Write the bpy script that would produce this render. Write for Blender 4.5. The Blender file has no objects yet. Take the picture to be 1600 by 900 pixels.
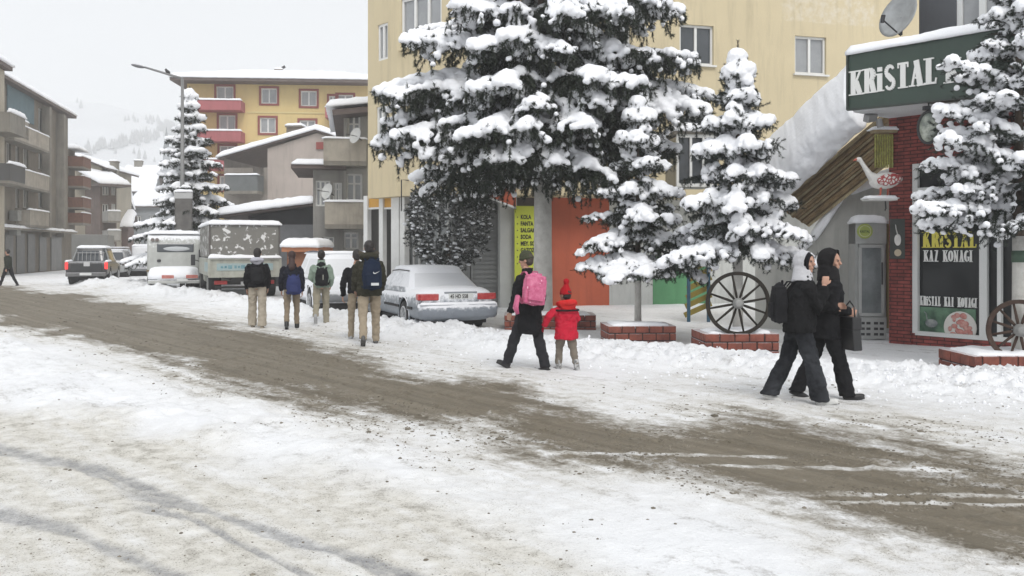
import bpy, bmesh, math, random
import numpy as np
from mathutils import Vector, Matrix
R=math.radians; PI=math.pi
S=bpy.context.scene; COL=S.collection
# ---------------------------------------------------------------- camera, sky, sun, exposure
F=1400.0; HY=390.0; CH=1.65
cd=bpy.data.cameras.new('camera'); cam=bpy.data.objects.new('camera',cd); COL.objects.link(cam)
cam.location=(0,0,CH); cam.rotation_euler=(PI/2,0,0)
cd.sensor_width=36; cd.lens=36*F/1600; cd.shift_y=-60/1600; cd.clip_end=6000; cd.clip_start=.05
S.camera=cam
wd=bpy.data.worlds.new('World'); S.world=wd; wd.use_nodes=True
nt=wd.node_tree; N=nt.nodes; Lk=nt.links
bg=N['Background']; sky=N.new('ShaderNodeTexSky'); sky.sky_type='NISHITA'; sky.sun_disc=False
sky.sun_elevation=R(48); sky.sun_rotation=R(200); sky.air_density=1.0; sky.dust_density=3; sky.altitude=1500
hs=N.new('ShaderNodeHueSaturation'); hs.inputs['Saturation'].default_value=.12
mx=N.new('ShaderNodeMix'); mx.data_type='RGBA'; mx.inputs[0].default_value=.8
mx.inputs[7].default_value=(8.0,8.25,8.5,1)      # the cloud deck: an even pale grey
Lk.new(sky.outputs[0],hs.inputs['Color']); Lk.new(hs.outputs[0],mx.inputs[6]); Lk.new(mx.outputs[2],bg.inputs['Color'])
bg.inputs['Strength'].default_value=.088
sd=bpy.data.lights.new('sun','SUN'); sd.energy=1.5; sd.angle=R(25); sd.color=(1,.97,.93)
sun=bpy.data.objects.new('sun',sd); COL.objects.link(sun)
sun.rotation_euler=(R(42),0,R(20))
V=S.view_settings; V.view_transform='Standard'; V.look='None'; V.exposure=0.38; V.gamma=1; V.use_curve_mapping=False
S.cycles.max_bounces=6; S.cycles.diffuse_bounces=3; S.cycles.glossy_bounces=3; S.cycles.transmission_bounces=4
S.cycles.volume_bounces=3; S.cycles.transparent_max_bounces=8
S.cycles.use_denoising=True
# ---------------------------------------------------------------- noise
def _h(i,j,s):
    n=(i*374761393+j*668265263+s*1442695041)&0xffffffff
    n=((n^(n>>13))*1274126177)&0xffffffff
    return ((n^(n>>16))&0xffff)/65535.0
def vnoise(x,y,s=0):
    x=np.asarray(x,float); y=np.asarray(y,float)
    i=np.floor(x).astype(np.int64); j=np.floor(y).astype(np.int64)
    u=x-i; v=y-j; u=u*u*(3-2*u); v=v*v*(3-2*v)
    a=_h(i,j,s); b=_h(i+1,j,s); c=_h(i,j+1,s); d=_h(i+1,j+1,s)
    return (a*(1-u)+b*u)*(1-v)+(c*(1-u)+d*u)*v
def fbm(x,y,o=4,s=0):
    t=0; a=.5; tot=0
    for k in range(o):
        t=t+a*vnoise(x*2**k+k*17.3,y*2**k-k*9.1,s+k); tot+=a; a*=.5
    return t/tot
def sstep(a,b,x): 
    t=np.clip((x-a)/(b-a),0,1); return t*t*(3-2*t)
# ---------------------------------------------------------------- projection of photograph points to the world
def W(px,py,Y): return Vector(((px-800)/F*Y,Y,CH-(py-HY)/F*Y))
# ---------------------------------------------------------------- materials
MATS={}
def mat(name,col=(.5,.5,.5),rough=.7,metal=0,noise=0,nscale=5,bump=0,bscale=20,col2=None,snow=0,snow_lo=.35,emit=None,spec=.5,coat=0,stain=0,sss=0):
    """procedural material: base colour broken by noise towards col2, bump, optional snow settled on upward faces"""
    if name in MATS: return MATS[name]
    m=bpy.data.materials.new(name); m.use_nodes=True; MATS[name]=m
    t=m.node_tree; n=t.nodes; l=t.links; b=n['Principled BSDF']
    b.inputs['Roughness'].default_value=rough; b.inputs['Metallic'].default_value=metal
    b.inputs['Specular IOR Level'].default_value=spec
    if coat: b.inputs['Coat Weight'].default_value=coat
    tc=n.new('ShaderNodeTexCoord').outputs['Object']
    cur=None
    rgb=n.new('ShaderNodeRGB'); rgb.outputs[0].default_value=(*col,1); cur=rgb.outputs[0]
    def mixc(fac,c2,A):
        q=n.new('ShaderNodeMix'); q.data_type='RGBA'
        l.new(fac,q.inputs[0]); l.new(A,q.inputs[6])
        if isinstance(c2,tuple): q.inputs[7].default_value=(*c2,1)
        else: l.new(c2,q.inputs[7])
        return q.outputs[2]
    def tex(scale,det=5,rough=.6,dist=0,vec=tc):
        q=n.new('ShaderNodeTexNoise'); q.inputs['Scale'].default_value=scale; q.inputs['Detail'].default_value=det
        q.inputs['Roughness'].default_value=rough; q.inputs['Distortion'].default_value=dist; l.new(vec,q.inputs['Vector']); return q.outputs[0]
    def ramp(v,a,bb):
        q=n.new('ShaderNodeMapRange'); q.inputs[1].default_value=a; q.inputs[2].default_value=bb; q.clamp=True; l.new(v,q.inputs[0]); return q.outputs[0]
    def mul(a,bv):
        q=n.new('ShaderNodeMath'); q.operation='MULTIPLY'; l.new(a,q.inputs[0])
        if isinstance(bv,float) or isinstance(bv,int): q.inputs[1].default_value=bv
        else: l.new(bv,q.inputs[1])
        return q.outputs[0]
    if noise:
        c2=col2 or tuple(c*.55 for c in col)
        cur=mixc(mul(ramp(tex(nscale,6,.65),.38,.68),float(noise)),c2,cur)
    if stain:
        mp=n.new('ShaderNodeMapping'); mp.inputs['Scale'].default_value=(2.2,2.2,.22); l.new(tc,mp.inputs[0])
        cur=mixc(mul(ramp(tex(1.6,6,.7,.2,mp.outputs[0]),.5,.72),float(stain)),tuple(c*.42 for c in col),cur)
        cur=mixc(mul(ramp(tex(.35,3,.5),.45,.7),float(stain)*.5),tuple(c*.7 for c in col),cur)
    if snow:
        g=n.new('ShaderNodeNewGeometry'); sp=n.new('ShaderNodeSeparateXYZ'); l.new(g.outputs['Normal'],sp.inputs[0])
        a=n.new('ShaderNodeMath'); a.operation='ADD'; l.new(sp.outputs[2],a.inputs[0]); l.new(mul(tex(9,6,.75),1.2),a.inputs[1])
        f=mul(ramp(a.outputs[0],.6+snow_lo,.6+snow_lo+.25),float(snow))
        cur=mixc(f,(.86,.87,.9),cur)
        mr=n.new('ShaderNodeMapRange'); l.new(f,mr.inputs[0]); mr.inputs[3].default_value=rough; mr.inputs[4].default_value=.9; l.new(mr.outputs[0],b.inputs['Roughness'])
    l.new(cur,b.inputs['Base Color'])
    if bump:
        bp=n.new('ShaderNodeBump'); bp.inputs['Strength'].default_value=1; bp.inputs['Distance'].default_value=bump
        l.new(tex(bscale,6,.65),bp.inputs['Height']); l.new(bp.outputs[0],b.inputs['Normal'])
    if emit: b.inputs['Emission Color'].default_value=(*emit[0],1); b.inputs['Emission Strength'].default_value=emit[1]
    if sss: b.inputs['Subsurface Weight'].default_value=sss; b.inputs['Subsurface Radius'].default_value=(.05,.05,.06); b.inputs['Subsurface Scale'].default_value=.3
    return m
SNOW=mat('snow',(.88,.89,.92),.85,bump=.012,bscale=11,noise=.25,nscale=3,col2=(.82,.84,.88))
SNOWT=mat('snow_on_trees',(.9,.91,.94),.85,bump=.012,bscale=16)
DARKMETAL=mat('dark_metal',(.03,.03,.033),.5)
BLACKRUB=mat('rubber',(.02,.02,.021),.8)
WHITEPAINT=mat('white_paint',(.75,.75,.73),.5,noise=.25,nscale=3)
GLASS=mat('window_glass',(.035,.042,.05),.08,spec=.8,noise=.4,nscale=1.2,col2=(.1,.11,.12))
CURTAIN=mat('curtained_glass',(.32,.33,.34),.12,spec=.8,noise=.5,nscale=2,col2=(.2,.21,.22))
# ---------------------------------------------------------------- mesh builder
class MB:
    def __init__(s): s.v=[]; s.f=[]
    def add(s,vs,fs):
        o=len(s.v); s.v+= [tuple(v) for v in vs]; s.f+=[tuple(i+o for i in f) for f in fs]; return s
    def box(s,c,d,rz=0,M=None):
        x,y,z=d[0]/2,d[1]/2,d[2]/2
        vs=[Vector((a*x,b*y,e*z)) for e in(-1,1) for b in(-1,1) for a in(-1,1)]
        m=M or Matrix.Rotation(rz,3,'Z'); c=Vector(c)
        return s.add([c+m@v for v in vs],[(0,2,3,1),(4,5,7,6),(0,1,5,4),(2,6,7,3),(0,4,6,2),(1,3,7,5)])
    def bar(s,a,b,w,h=None,roll=0):
        a=Vector(a); b=Vector(b); h=h or w; d=b-a; L=d.length
        q=d.to_track_quat('Y','Z').to_matrix()@Matrix.Rotation(roll,3,'Y')
        return s.box((a+b)/2,(w,L,h),M=q)
    def tube(s,pts,rad,n=8,caps=True,flat=1.0):
        pts=[Vector(p) for p in pts]; 
        if not hasattr(rad,'__len__'): rad=[rad]*len(pts)
        vs=[];fs=[]; prev=None
        for i,p in enumerate(pts):
            d=(pts[min(i+1,len(pts)-1)]-pts[max(i-1,0)]).normalized()
            if prev is None:
                u=d.cross(Vector((0,0,1))); 
                if u.length<.1: u=d.cross(Vector((0,1,0)))
            else: u=prev-d*prev.dot(d)
            u.normalize(); prev=u; w=d.cross(u)
            for k in range(n):
                a=2*PI*k/n; vs.append(p+u*math.cos(a)*rad[i]+w*math.sin(a)*rad[i]*flat)
        for i in range(len(pts)-1):
            for k in range(n):
                a=i*n+k; b=i*n+(k+1)%n; fs.append((a,b,b+n,a+n))
        if caps: fs.append(tuple(range(n))[::-1]); fs.append(tuple(range(len(vs)-n,len(vs))))
        return s.add(vs,fs)
    def loft(s,secs,n=16):
        """secs: (centre, half-x, half-y, rotation matrix or None) rings joined into a closed form"""
        vs=[];fs=[]
        for c,a,b,M in secs:
            c=Vector(c)
            for k in range(n):
                t=2*PI*k/n; v=Vector((math.cos(t)*a,math.sin(t)*b,0)); vs.append(c+(M@v if M else v))
        for i in range(len(secs)-1):
            for k in range(n):
                a=i*n+k; b=i*n+(k+1)%n; fs.append((a,b,b+n,a+n))
        fs.append(tuple(range(n))[::-1]); fs.append(tuple(range(len(vs)-n,len(vs))))
        return s.add(vs,fs)
    def ell(s,c,r,M=None,nu=12,nv=8):
        c=Vector(c); vs=[];fs=[]
        r=(r,r,r) if not hasattr(r,'__len__') else r
        vs.append(Vector((0,0,-r[2])))
        for j in range(1,nv):
            p=-PI/2+PI*j/nv
            for i in range(nu):
                a=2*PI*i/nu; vs.append(Vector((r[0]*math.cos(p)*math.cos(a),r[1]*math.cos(p)*math.sin(a),r[2]*math.sin(p))))
        vs.append(Vector((0,0,r[2])))
        for i in range(nu): fs.append((0,1+(i+1)%nu,1+i))
        for j in range(nv-2):
            for i in range(nu):
                a=1+j*nu+i; b=1+j*nu+(i+1)%nu; fs.append((a,b,b+nu,a+nu))
        T=len(vs)-1
        for i in range(nu): fs.append((T,1+(nv-2)*nu+i,1+(nv-2)*nu+(i+1)%nu))
        return s.add([c+(M@v if M else v) for v in vs],fs)
    def prism(s,poly,a,b,axis='y'):
        """poly of (u,w) extruded between a and b along axis; y: (u,w)=(x,z); x:(y,z); z:(x,y)"""
        def P(u,w,t): return {'y':(u,t,w),'x':(t,u,w),'z':(u,w,t)}[axis]
        n=len(poly); vs=[P(u,w,a) for u,w in poly]+[P(u,w,b) for u,w in poly]
        return s.add(vs,[tuple(range(n))[::-1],tuple(range(n,2*n))]+[(i,(i+1)%n,(i+1)%n+n,i+n) for i in range(n)])
    def hexa(s,p8): return s.add(p8,[(0,2,3,1),(4,5,7,6),(0,1,5,4),(2,6,7,3),(0,4,6,2),(1,3,7,5)])
    def build(s,name,m,parent=None,smooth=False,bevel=0,remesh=0,sub=0,smoothit=0,disp=None,loc=None,rz=0,recalc=True):
        me=bpy.data.meshes.new(name); me.from_pydata(s.v,[],s.f); 
        if recalc and len(s.f)<60000:
            b=bmesh.new(); b.from_mesh(me); bmesh.ops.recalc_face_normals(b,faces=b.faces); b.to_mesh(me); b.free()
        return link(name,me,m,parent,smooth,bevel,remesh,sub,smoothit,disp,loc,rz)
TOBAKE=[]
def link(name,me,m,parent=None,smooth=False,bevel=0,remesh=0,sub=0,smoothit=0,disp=None,loc=None,rz=0):
    o=bpy.data.objects.new(name,me); COL.objects.link(o)
    if m: me.materials.append(m)
    if parent: o.parent=parent
    if loc is not None: o.location=loc
    if rz: o.rotation_euler=(0,0,rz)
    if smooth: me.polygons.foreach_set('use_smooth',[True]*len(me.polygons))
    if bevel:
        q=o.modifiers.new('bevel','BEVEL'); q.width=bevel; q.segments=2; q.limit_method='ANGLE'
    if remesh:
        q=o.modifiers.new('r','REMESH'); q.mode='VOXEL'; q.voxel_size=remesh; q.use_smooth_shade=True
    if smoothit:
        q=o.modifiers.new('s','SMOOTH'); q.iterations=smoothit; q.factor=.5
    if sub:
        q=o.modifiers.new('u','SUBSURF'); q.levels=sub; q.render_levels=sub
    if disp:
        tx=bpy.data.textures.new('t','CLOUDS'); tx.noise_scale=disp[1]; tx.noise_depth=2
        q=o.modifiers.new('d','DISPLACE'); q.texture=tx; q.strength=disp[0]; q.mid_level=.5; q.texture_coords='LOCAL'
    if bevel or remesh or smoothit or sub or disp: TOBAKE.append(o)
    return o
def npmesh(name,V_,Fc,m,parent=None,k=3,smooth=False):
    me=bpy.data.meshes.new(name); V_=np.asarray(V_,np.float32); Fc=np.asarray(Fc,np.int32)
    me.vertices.add(len(V_)); me.vertices.foreach_set('co',V_.ravel())
    me.loops.add(Fc.size); me.loops.foreach_set('vertex_index',Fc.ravel())
    me.polygons.add(len(Fc)); me.polygons.foreach_set('loop_start',np.arange(0,Fc.size,k,dtype=np.int32))
    me.update(calc_edges=True)
    if smooth: me.polygons.foreach_set('use_smooth',np.ones(len(Fc),bool))
    o=bpy.data.objects.new(name,me); COL.objects.link(o)
    if m: me.materials.append(m)
    if parent: o.parent=parent
    return o
def thing(name,label,cat,loc=(0,0,0),rz=0,group=None):
    o=bpy.data.objects.new(name,None); COL.objects.link(o); o.location=loc; o.rotation_euler=(0,0,rz); o.empty_display_size=.2
    return tag(o,label,cat,group)
def tag(o,label,cat,group=None):
    o['label']=label; o['category']=cat
    if group: o['group']=group
    return o
def struct(o): o['kind']='structure'; return o
def bake():
    bpy.context.view_layer.update()
    dg=bpy.context.evaluated_depsgraph_get(); res=[]
    for o in TOBAKE: res.append((o,bpy.data.meshes.new_from_object(o.evaluated_get(dg))))
    for o,me in res:
        old=o.data; nm=old.name; o.modifiers.clear(); mm=[x for x in old.materials]; o.data=me
        if len(me.materials)==0:
            for x in mm: me.materials.append(x)
    TOBAKE.clear()
# local frame of a facade: origin, x along the wall (left to right), y into the building
class Frame:
    def __init__(s,x,y,ang): s.o=Vector((x,y,0)); s.a=ang; s.ux=Vector((math.cos(ang),math.sin(ang),0)); s.uy=Vector((-math.sin(ang),math.cos(ang),0))
    def loc(s,px,py,yo=0):
        """where the sight line through photo point (px,py) meets the plane at depth yo: local (x,z)"""
        d=Vector(((px-800)/F,1,-(py-HY)/F)); c=Vector((0,0,CH)); o=s.o+s.uy*yo
        t=(o-c).dot(s.uy)/d.dot(s.uy); p=c+d*t; return ((p-s.o).dot(s.ux),p.z)
    def rect(s,x0,y0,x1,y1,yo=0):
        xm=(x0+x1)/2; ym=(y0+y1)/2
        a=s.loc(x0,ym,yo)[0]; b=s.loc(x1,ym,yo)[0]; c=s.loc(xm,y1,yo)[1]; d=s.loc(xm,y0,yo)[1]
        return (a,c,b,d)
def wall_holes(mb,x0,x1,z0,z1,holes,y=0,th=.25,flip=False):
    """front wall at y with openings (x0,z0,x1,z1) and their reveals"""
    xs=sorted({x0,x1,*[min(max(h[i],x0),x1) for h in holes for i in(0,2)]}); zs=sorted({z0,z1,*[min(max(h[i],z0),z1) for h in holes for i in(1,3)]})
    for i in range(len(xs)-1):
        for j in range(len(zs)-1):
            cx=(xs[i]+xs[i+1])/2; cz=(zs[j]+zs[j+1])/2
            if any(h[0]<cx<h[2] and h[1]<cz<h[3] for h in holes): continue
            mb.add([(xs[i],y,zs[j]),(xs[i+1],y,zs[j]),(xs[i+1],y,zs[j+1]),(xs[i],y,zs[j+1])],[(0,1,2,3)])
    for a,b,c,d in holes:
        e=y+th
        mb.add([(a,y,b),(c,y,b),(c,y,d),(a,y,d),(a,e,b),(c,e,b),(c,e,d),(a,e,d)],[(0,4,5,1),(1,5,6,2),(2,6,7,3),(3,7,4,0)])
def window(parent,h,y,fm,gm,sill=None,bars=1,fw=.06,depth=.14,name='window',hbar=False,snow=0):
    a,b,c,d=h; yy=y+depth; m=MB(); t=.05
    m.box(((a+c)/2,yy,b+fw/2),(c-a,t,fw)); m.box(((a+c)/2,yy,d-fw/2),(c-a,t,fw))
    m.box((a+fw/2,yy,(b+d)/2),(fw,t,d-b-2*fw)); m.box((c-fw/2,yy,(b+d)/2),(fw,t,d-b-2*fw))
    for k in range(bars):
        x=a+(c-a)*(k+1)/(bars+1); m.box((x,yy+.002,(b+d)/2),(fw*1.2,t,d-b-2*fw))
    if hbar: m.box(((a+c)/2,yy+.004,b+(d-b)*.68),(c-a-2*fw,t,fw*.8))
    w=m.build(name,fm,parent)
    g=MB().box(((a+c)/2,yy+.035,(b+d)/2),(c-a-.01,.01,d-b-.01)).build('pane',gm,w)
    if sill: MB().box(((a+c)/2,y-.02,b-.03),(c-a+.12,.14,.05)).build('sill',sill,w)
    if snow: snowpad(MB(),a-.05,c+.05,y-.08,y+.1,b-.004,snow,3).build('sill_snow',SNOW,w,smooth=True)
    return w
def snowpad(mb,x0,x1,y0,y1,z,h,seed=0,res=.12,zf=None,over=.04,rag=.5):
    """closed pillow of snow on a rectangle; zf(x,y) gives the surface it lies on"""
    nx=max(4,min(160,int((x1-x0)/res))); ny=max(4,min(90,int((y1-y0)/res)))
    u=np.linspace(0,1,nx+1); v=np.linspace(0,1,ny+1); U,Vv=np.meshgrid(u,v)
    ex=min(.5,h*1.2/(x1-x0)); ey=min(.5,h*1.2/(y1-y0))
    X=x0+(x1-x0)*U; Y=y0+(y1-y0)*Vv
    e=np.minimum(np.minimum(U,1-U)/ex,np.minimum(Vv,1-Vv)/ey); e=np.clip(e,0,1); e=np.sqrt(1-(1-e)**2)
    nz=fbm(X*1.3+seed,Y*1.3,3,seed); nz2=fbm(X*5+seed,Y*5+3,2,seed+3)
    H=h*(.25+.75*e)*(1-rag*.5+rag*nz)+h*.25*(nz2-.5)*e
    edge=(U==0)|(U==1)|(Vv==0)|(Vv==1)
    jx=(fbm(X*3+seed,Y*3,2,seed+9)-.4)*over*2
    X=X+np.where(U==0,-jx,0)+np.where(U==1,jx,0); Y=Y+np.where(Vv==0,-jx,0)+np.where(Vv==1,jx,0)
    B=np.full_like(X,z) if zf is None else zf(X,Y)+z
    top=np.stack([X,Y,B+H],-1).reshape(-1,3); bot=np.stack([X,Y,B-np.where(edge,h*.12*(nz2),0)],-1).reshape(-1,3)
    n=(nx+1)*(ny+1); fs=[]
    idx=lambda i,j:j*(nx+1)+i
    for j in range(ny):
        for i in range(nx):
            a,b,c,d=idx(i,j),idx(i+1,j),idx(i+1,j+1),idx(i,j+1); fs.append((a,b,c,d)); fs.append((a+n,d+n,c+n,b+n))
    for i in range(nx): fs.append((idx(i,0),idx(i,0)+n,idx(i+1,0)+n,idx(i+1,0))); fs.append((idx(i,ny),idx(i+1,ny),idx(i+1,ny)+n,idx(i,ny)+n))
    for j in range(ny): fs.append((idx(0,j),idx(0,j+1),idx(0,j+1)+n,idx(0,j)+n)); fs.append((idx(nx,j),idx(nx,j)+n,idx(nx,j+1)+n,idx(nx,j+1)))
    mb.add([tuple(p) for p in top]+[tuple(p) for p in bot],fs); return mb
# ---------------------------------------------------------------- ground
def curve(pts):
    xs=np.array([p[0] for p in pts],float); ys=np.array([p[1] for p in pts],float)
    return lambda x:np.interp(x,xs,ys)
# lines of the street, read off the photograph and laid on the ground
UP=curve([(-400,449),(0,451),(104,459),(209,478),(313,503),(418,529),(522,553),(627,574),(731,596),(800,609),(904,628),(1009,648),(1113,664),(1217,679),(1322,695),(1426,713),(1531,726),(1600,738),(2200,810)])
LO=curve([(-400,470),(0,498),(104,514),(209,543),(313,572),(418,598),(522,623),(627,647),(731,668),(800,684),(904,709),(1009,733),(1113,758),(1217,782),(1322,815),(1426,845),(1531,872),(1600,888),(2200,1010)])
BK=curve([(-400,420),(60,424),(130,443),(240,453),(330,466),(440,484),(600,513),(700,524),(800,538),(930,552),(1080,566),(1240,582),(1400,594),(1600,611),(2200,650)])   # middle of the ploughed bank
R1=curve([(-400,480),(0,522),(130,572),(260,605),(420,640),(600,690),(800,740),(1100,800),(1600,930)])
R2=curve([(-400,600),(0,628),(209,660),(418,706),(600,748),(800,800),(1000,860),(1200,930),(1600,1080)])
def toPX(X,Y):
    Y=np.maximum(Y,.3); return 800+F*X/Y, HY+CH*F/Y
def fields(X,Y):
    px,py=toPX(X,Y)
    wx=(fbm(X*.5,Y*.5,3,5)-.5)*1.2
    k=np.clip((py-HY)/160,.15,3)          # photo rows per metre grow towards the camera
    w=lambda a:a*k
    n1=(fbm(X*.8,Y*.35,4,1)-.5); n2=fbm(X*3,Y*1.6,4,2)
    up=UP(px); lo=LO(px)
    slush=sstep(-w(24),w(16),py-up+n1*w(50))*sstep(-w(26),w(14),lo-py+n1*w(56))
    halo=sstep(-w(75),w(0),py-up+n1*w(70))*sstep(-w(52),w(-4),lo-py+n1*w(70))
    bk=BK(px)
    # white ridges left between the wheel tracks at the right
    for yc,a,b,hh in ((774,1240,1700,5),(787,1265,1700,4.5),(733,1080,1520,4),(716,830,1240,3.5)):
        yy=yc+(px-1400)*.018+(n1*10); slush=slush*(1-(.35+.5*n2)*sstep(a-40,a+60,px)*sstep(b+60,b-60,px)*sstep(hh,hh*.3,np.abs(py-yy)+6*(n2-.5)))
    fore=sstep(-w(4),w(26),py-R2(px)+n1*w(60))
    ridge=sstep(-w(6),w(8),py-R1(px)+n1*w(26))*sstep(-w(10),w(14),R2(px)-py+n1*w(40))*sstep(1000,400,px)
    ice=np.zeros_like(px)
    for pts,wd_ in (([(-300,655),(0,702),(157,733),(298,790),(418,832),(522,860),(700,915)],7),([(180,765),(365,811),(522,860),(700,930)],6),([(-100,770),(100,830),(230,880),(420,960)],11),([(200,790),(300,812),(420,870),(520,920)],5),([(-200,675),(100,720),(220,770)],4)):
        c=curve(pts)(px); a,b=pts[0][0],pts[-1][0]
        ice=np.maximum(ice,sstep(wd_*1.6,wd_*.3,np.abs(py-c)+14*(n2-.5))*sstep(a-20,a+60,px)*sstep(b+20,b-60,px))
    far=sstep(60,30,Y)
    behind=sstep(bk-w(1),bk-w(5),py)    # beyond the bank: the pavement
    left=sstep(440,425,py)*sstep(260,120,px)
    return px,py,slush,halo,fore,ridge,ice,n1,n2,bk,k
def bank_mask(px,py,bk,k,n1):
    wdt=np.where(px<260,14,11)*k
    return sstep(wdt*1.7,wdt*.25,np.abs(py-bk+n1*k*12))*sstep(70,150,px)
def ground_h(X,Y,detail=True):
    X=np.asarray(X,float); Y=np.asarray(Y,float)
    px,py,slush,halo,fore,ridge,ice,n1,n2,bk,k=fields(X,Y)
    b=bank_mask(px,py,bk,k,n1)
    lump=fbm(X*2.2,Y*2.2,3,21)
    hb=np.interp(px,[100,180,260,420,640,800,1200,1600],[.34,.34,.24,.17,.17,.15,.10,.13])
    beh=sstep(0,1,(bk-py)/(k*9))*sstep(70,150,px)
    h=b*hb*(.35+1.1*lump)+beh*.02
    near=sstep(60,35,Y)
    if detail:
        bil=1-np.abs(2*fbm(X*4.5,Y*4.5,3,31)-1)
        h=h+b*.22*(bil-.6)*near+ b*.10*(fbm(X*7,Y*7,3,33)-.5)
        h=h+ridge*(.05+.10*(fbm(X*1.6,Y*1.6,3,8)-.35)+.06*(bil-.6))*near
        h=h+(1-slush)*(.035*(fbm(X*1.8,Y*1.1,4,11)-.5)+.022*(fbm(X*7,Y*6,3,12)-.5)*(1-.6*beh))*near
        cl=fbm(X*9,Y*9,3,14)
        h=h+(.3*halo+.7*slush)*(.030*np.maximum(cl-.56,0)*6*fbm(X*1.2,Y*1.2,2,15)-.012)*near
        h=h+halo*(1-slush)*.02*(fbm(X*6,Y*6,3,17)-.5)*near
        h=h-ice*.009*near
        # tread ribs pressed by a tyre in the foreground
        c=curve([(200,790),(300,812),(420,870),(520,920)])(px)
        h=h+.006*sstep(9,5,np.abs(py-c))*np.sin(Y*60+X*85)*sstep(180,260,px)*sstep(700,560,px)
    else: h=h+b*.03
    return h
def GZ(X,Y): return float(ground_h(np.array([X]),np.array([Y]))[0])
def G(px,py):
    """ground point seen at photo point (px,py)"""
    z=0
    for _ in range(6):
        Y=(CH-z)*F/(py-HY); X=(px-800)/F*Y; z=GZ(X,Y)
    return Vector((X,Y,z))
def make_ground():
    ny,nx=820,900
    t=np.linspace(0,1,ny); Y=1/np.interp(t,[0,.93,1],[1/3.0,1/70,1/240]); s=np.linspace(-1,1,nx)*.95
    YY,SS=np.meshgrid(Y,s,indexing='ij'); XX=SS*(YY+2.5)
    Z=ground_h(XX,YY)
    px,py,slush,halo,fore,ridge,ice,n1,n2,bk,k=fields(XX,YY)
    Vv=np.stack([XX,YY,Z],-1).reshape(-1,3)
    i=np.arange(ny-1)[:,None]*nx+np.arange(nx-1)[None]; i=i.ravel()
    Fc=np.stack([i,i+1,i+nx+1,i+nx],-1)
    b=bank_mask(px,py,bk,k,n1)
    reg=np.where(b>.12,1,np.where((py<bk)&(px>100),2,0)); reg=reg[:-1,:-1].ravel()
    side=(px<96)&(py<432)&(YY>30); reg=np.where(side[:-1,:-1].ravel(),2,reg)
    near=sstep(90,60,YY)
    A=np.stack([slush,np.clip(halo,0,1),fore,ice],-1).reshape(-1,4)
    B=np.stack([ridge,b,sstep(0,1,(bk-py)/(k*9))*sstep(70,150,px),n2*0],-1).reshape(-1,4)
    for r,name in ((0,'road'),(1,'snow_bank'),(2,'pavement')):
        f=Fc[reg==r]; u,inv=np.unique(f,return_inverse=True); f=inv.reshape(f.shape)
        o=npmesh(name,Vv[u],f,GROUND,k=4,smooth=True); struct(o)
        for nm,arr in (('ga',A),('gb',B)):
            at=o.data.attributes.new(nm,'FLOAT_COLOR','POINT'); at.data.foreach_set('color',arr[u].astype(np.float32).ravel())
    m=MB().add([(-4000,-4000,-.35),(4000,-4000,-.35),(4000,4000,-.35),(-4000,4000,-.35)],[(0,1,2,3)])
    struct(m.build('ground',SNOW))
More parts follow.
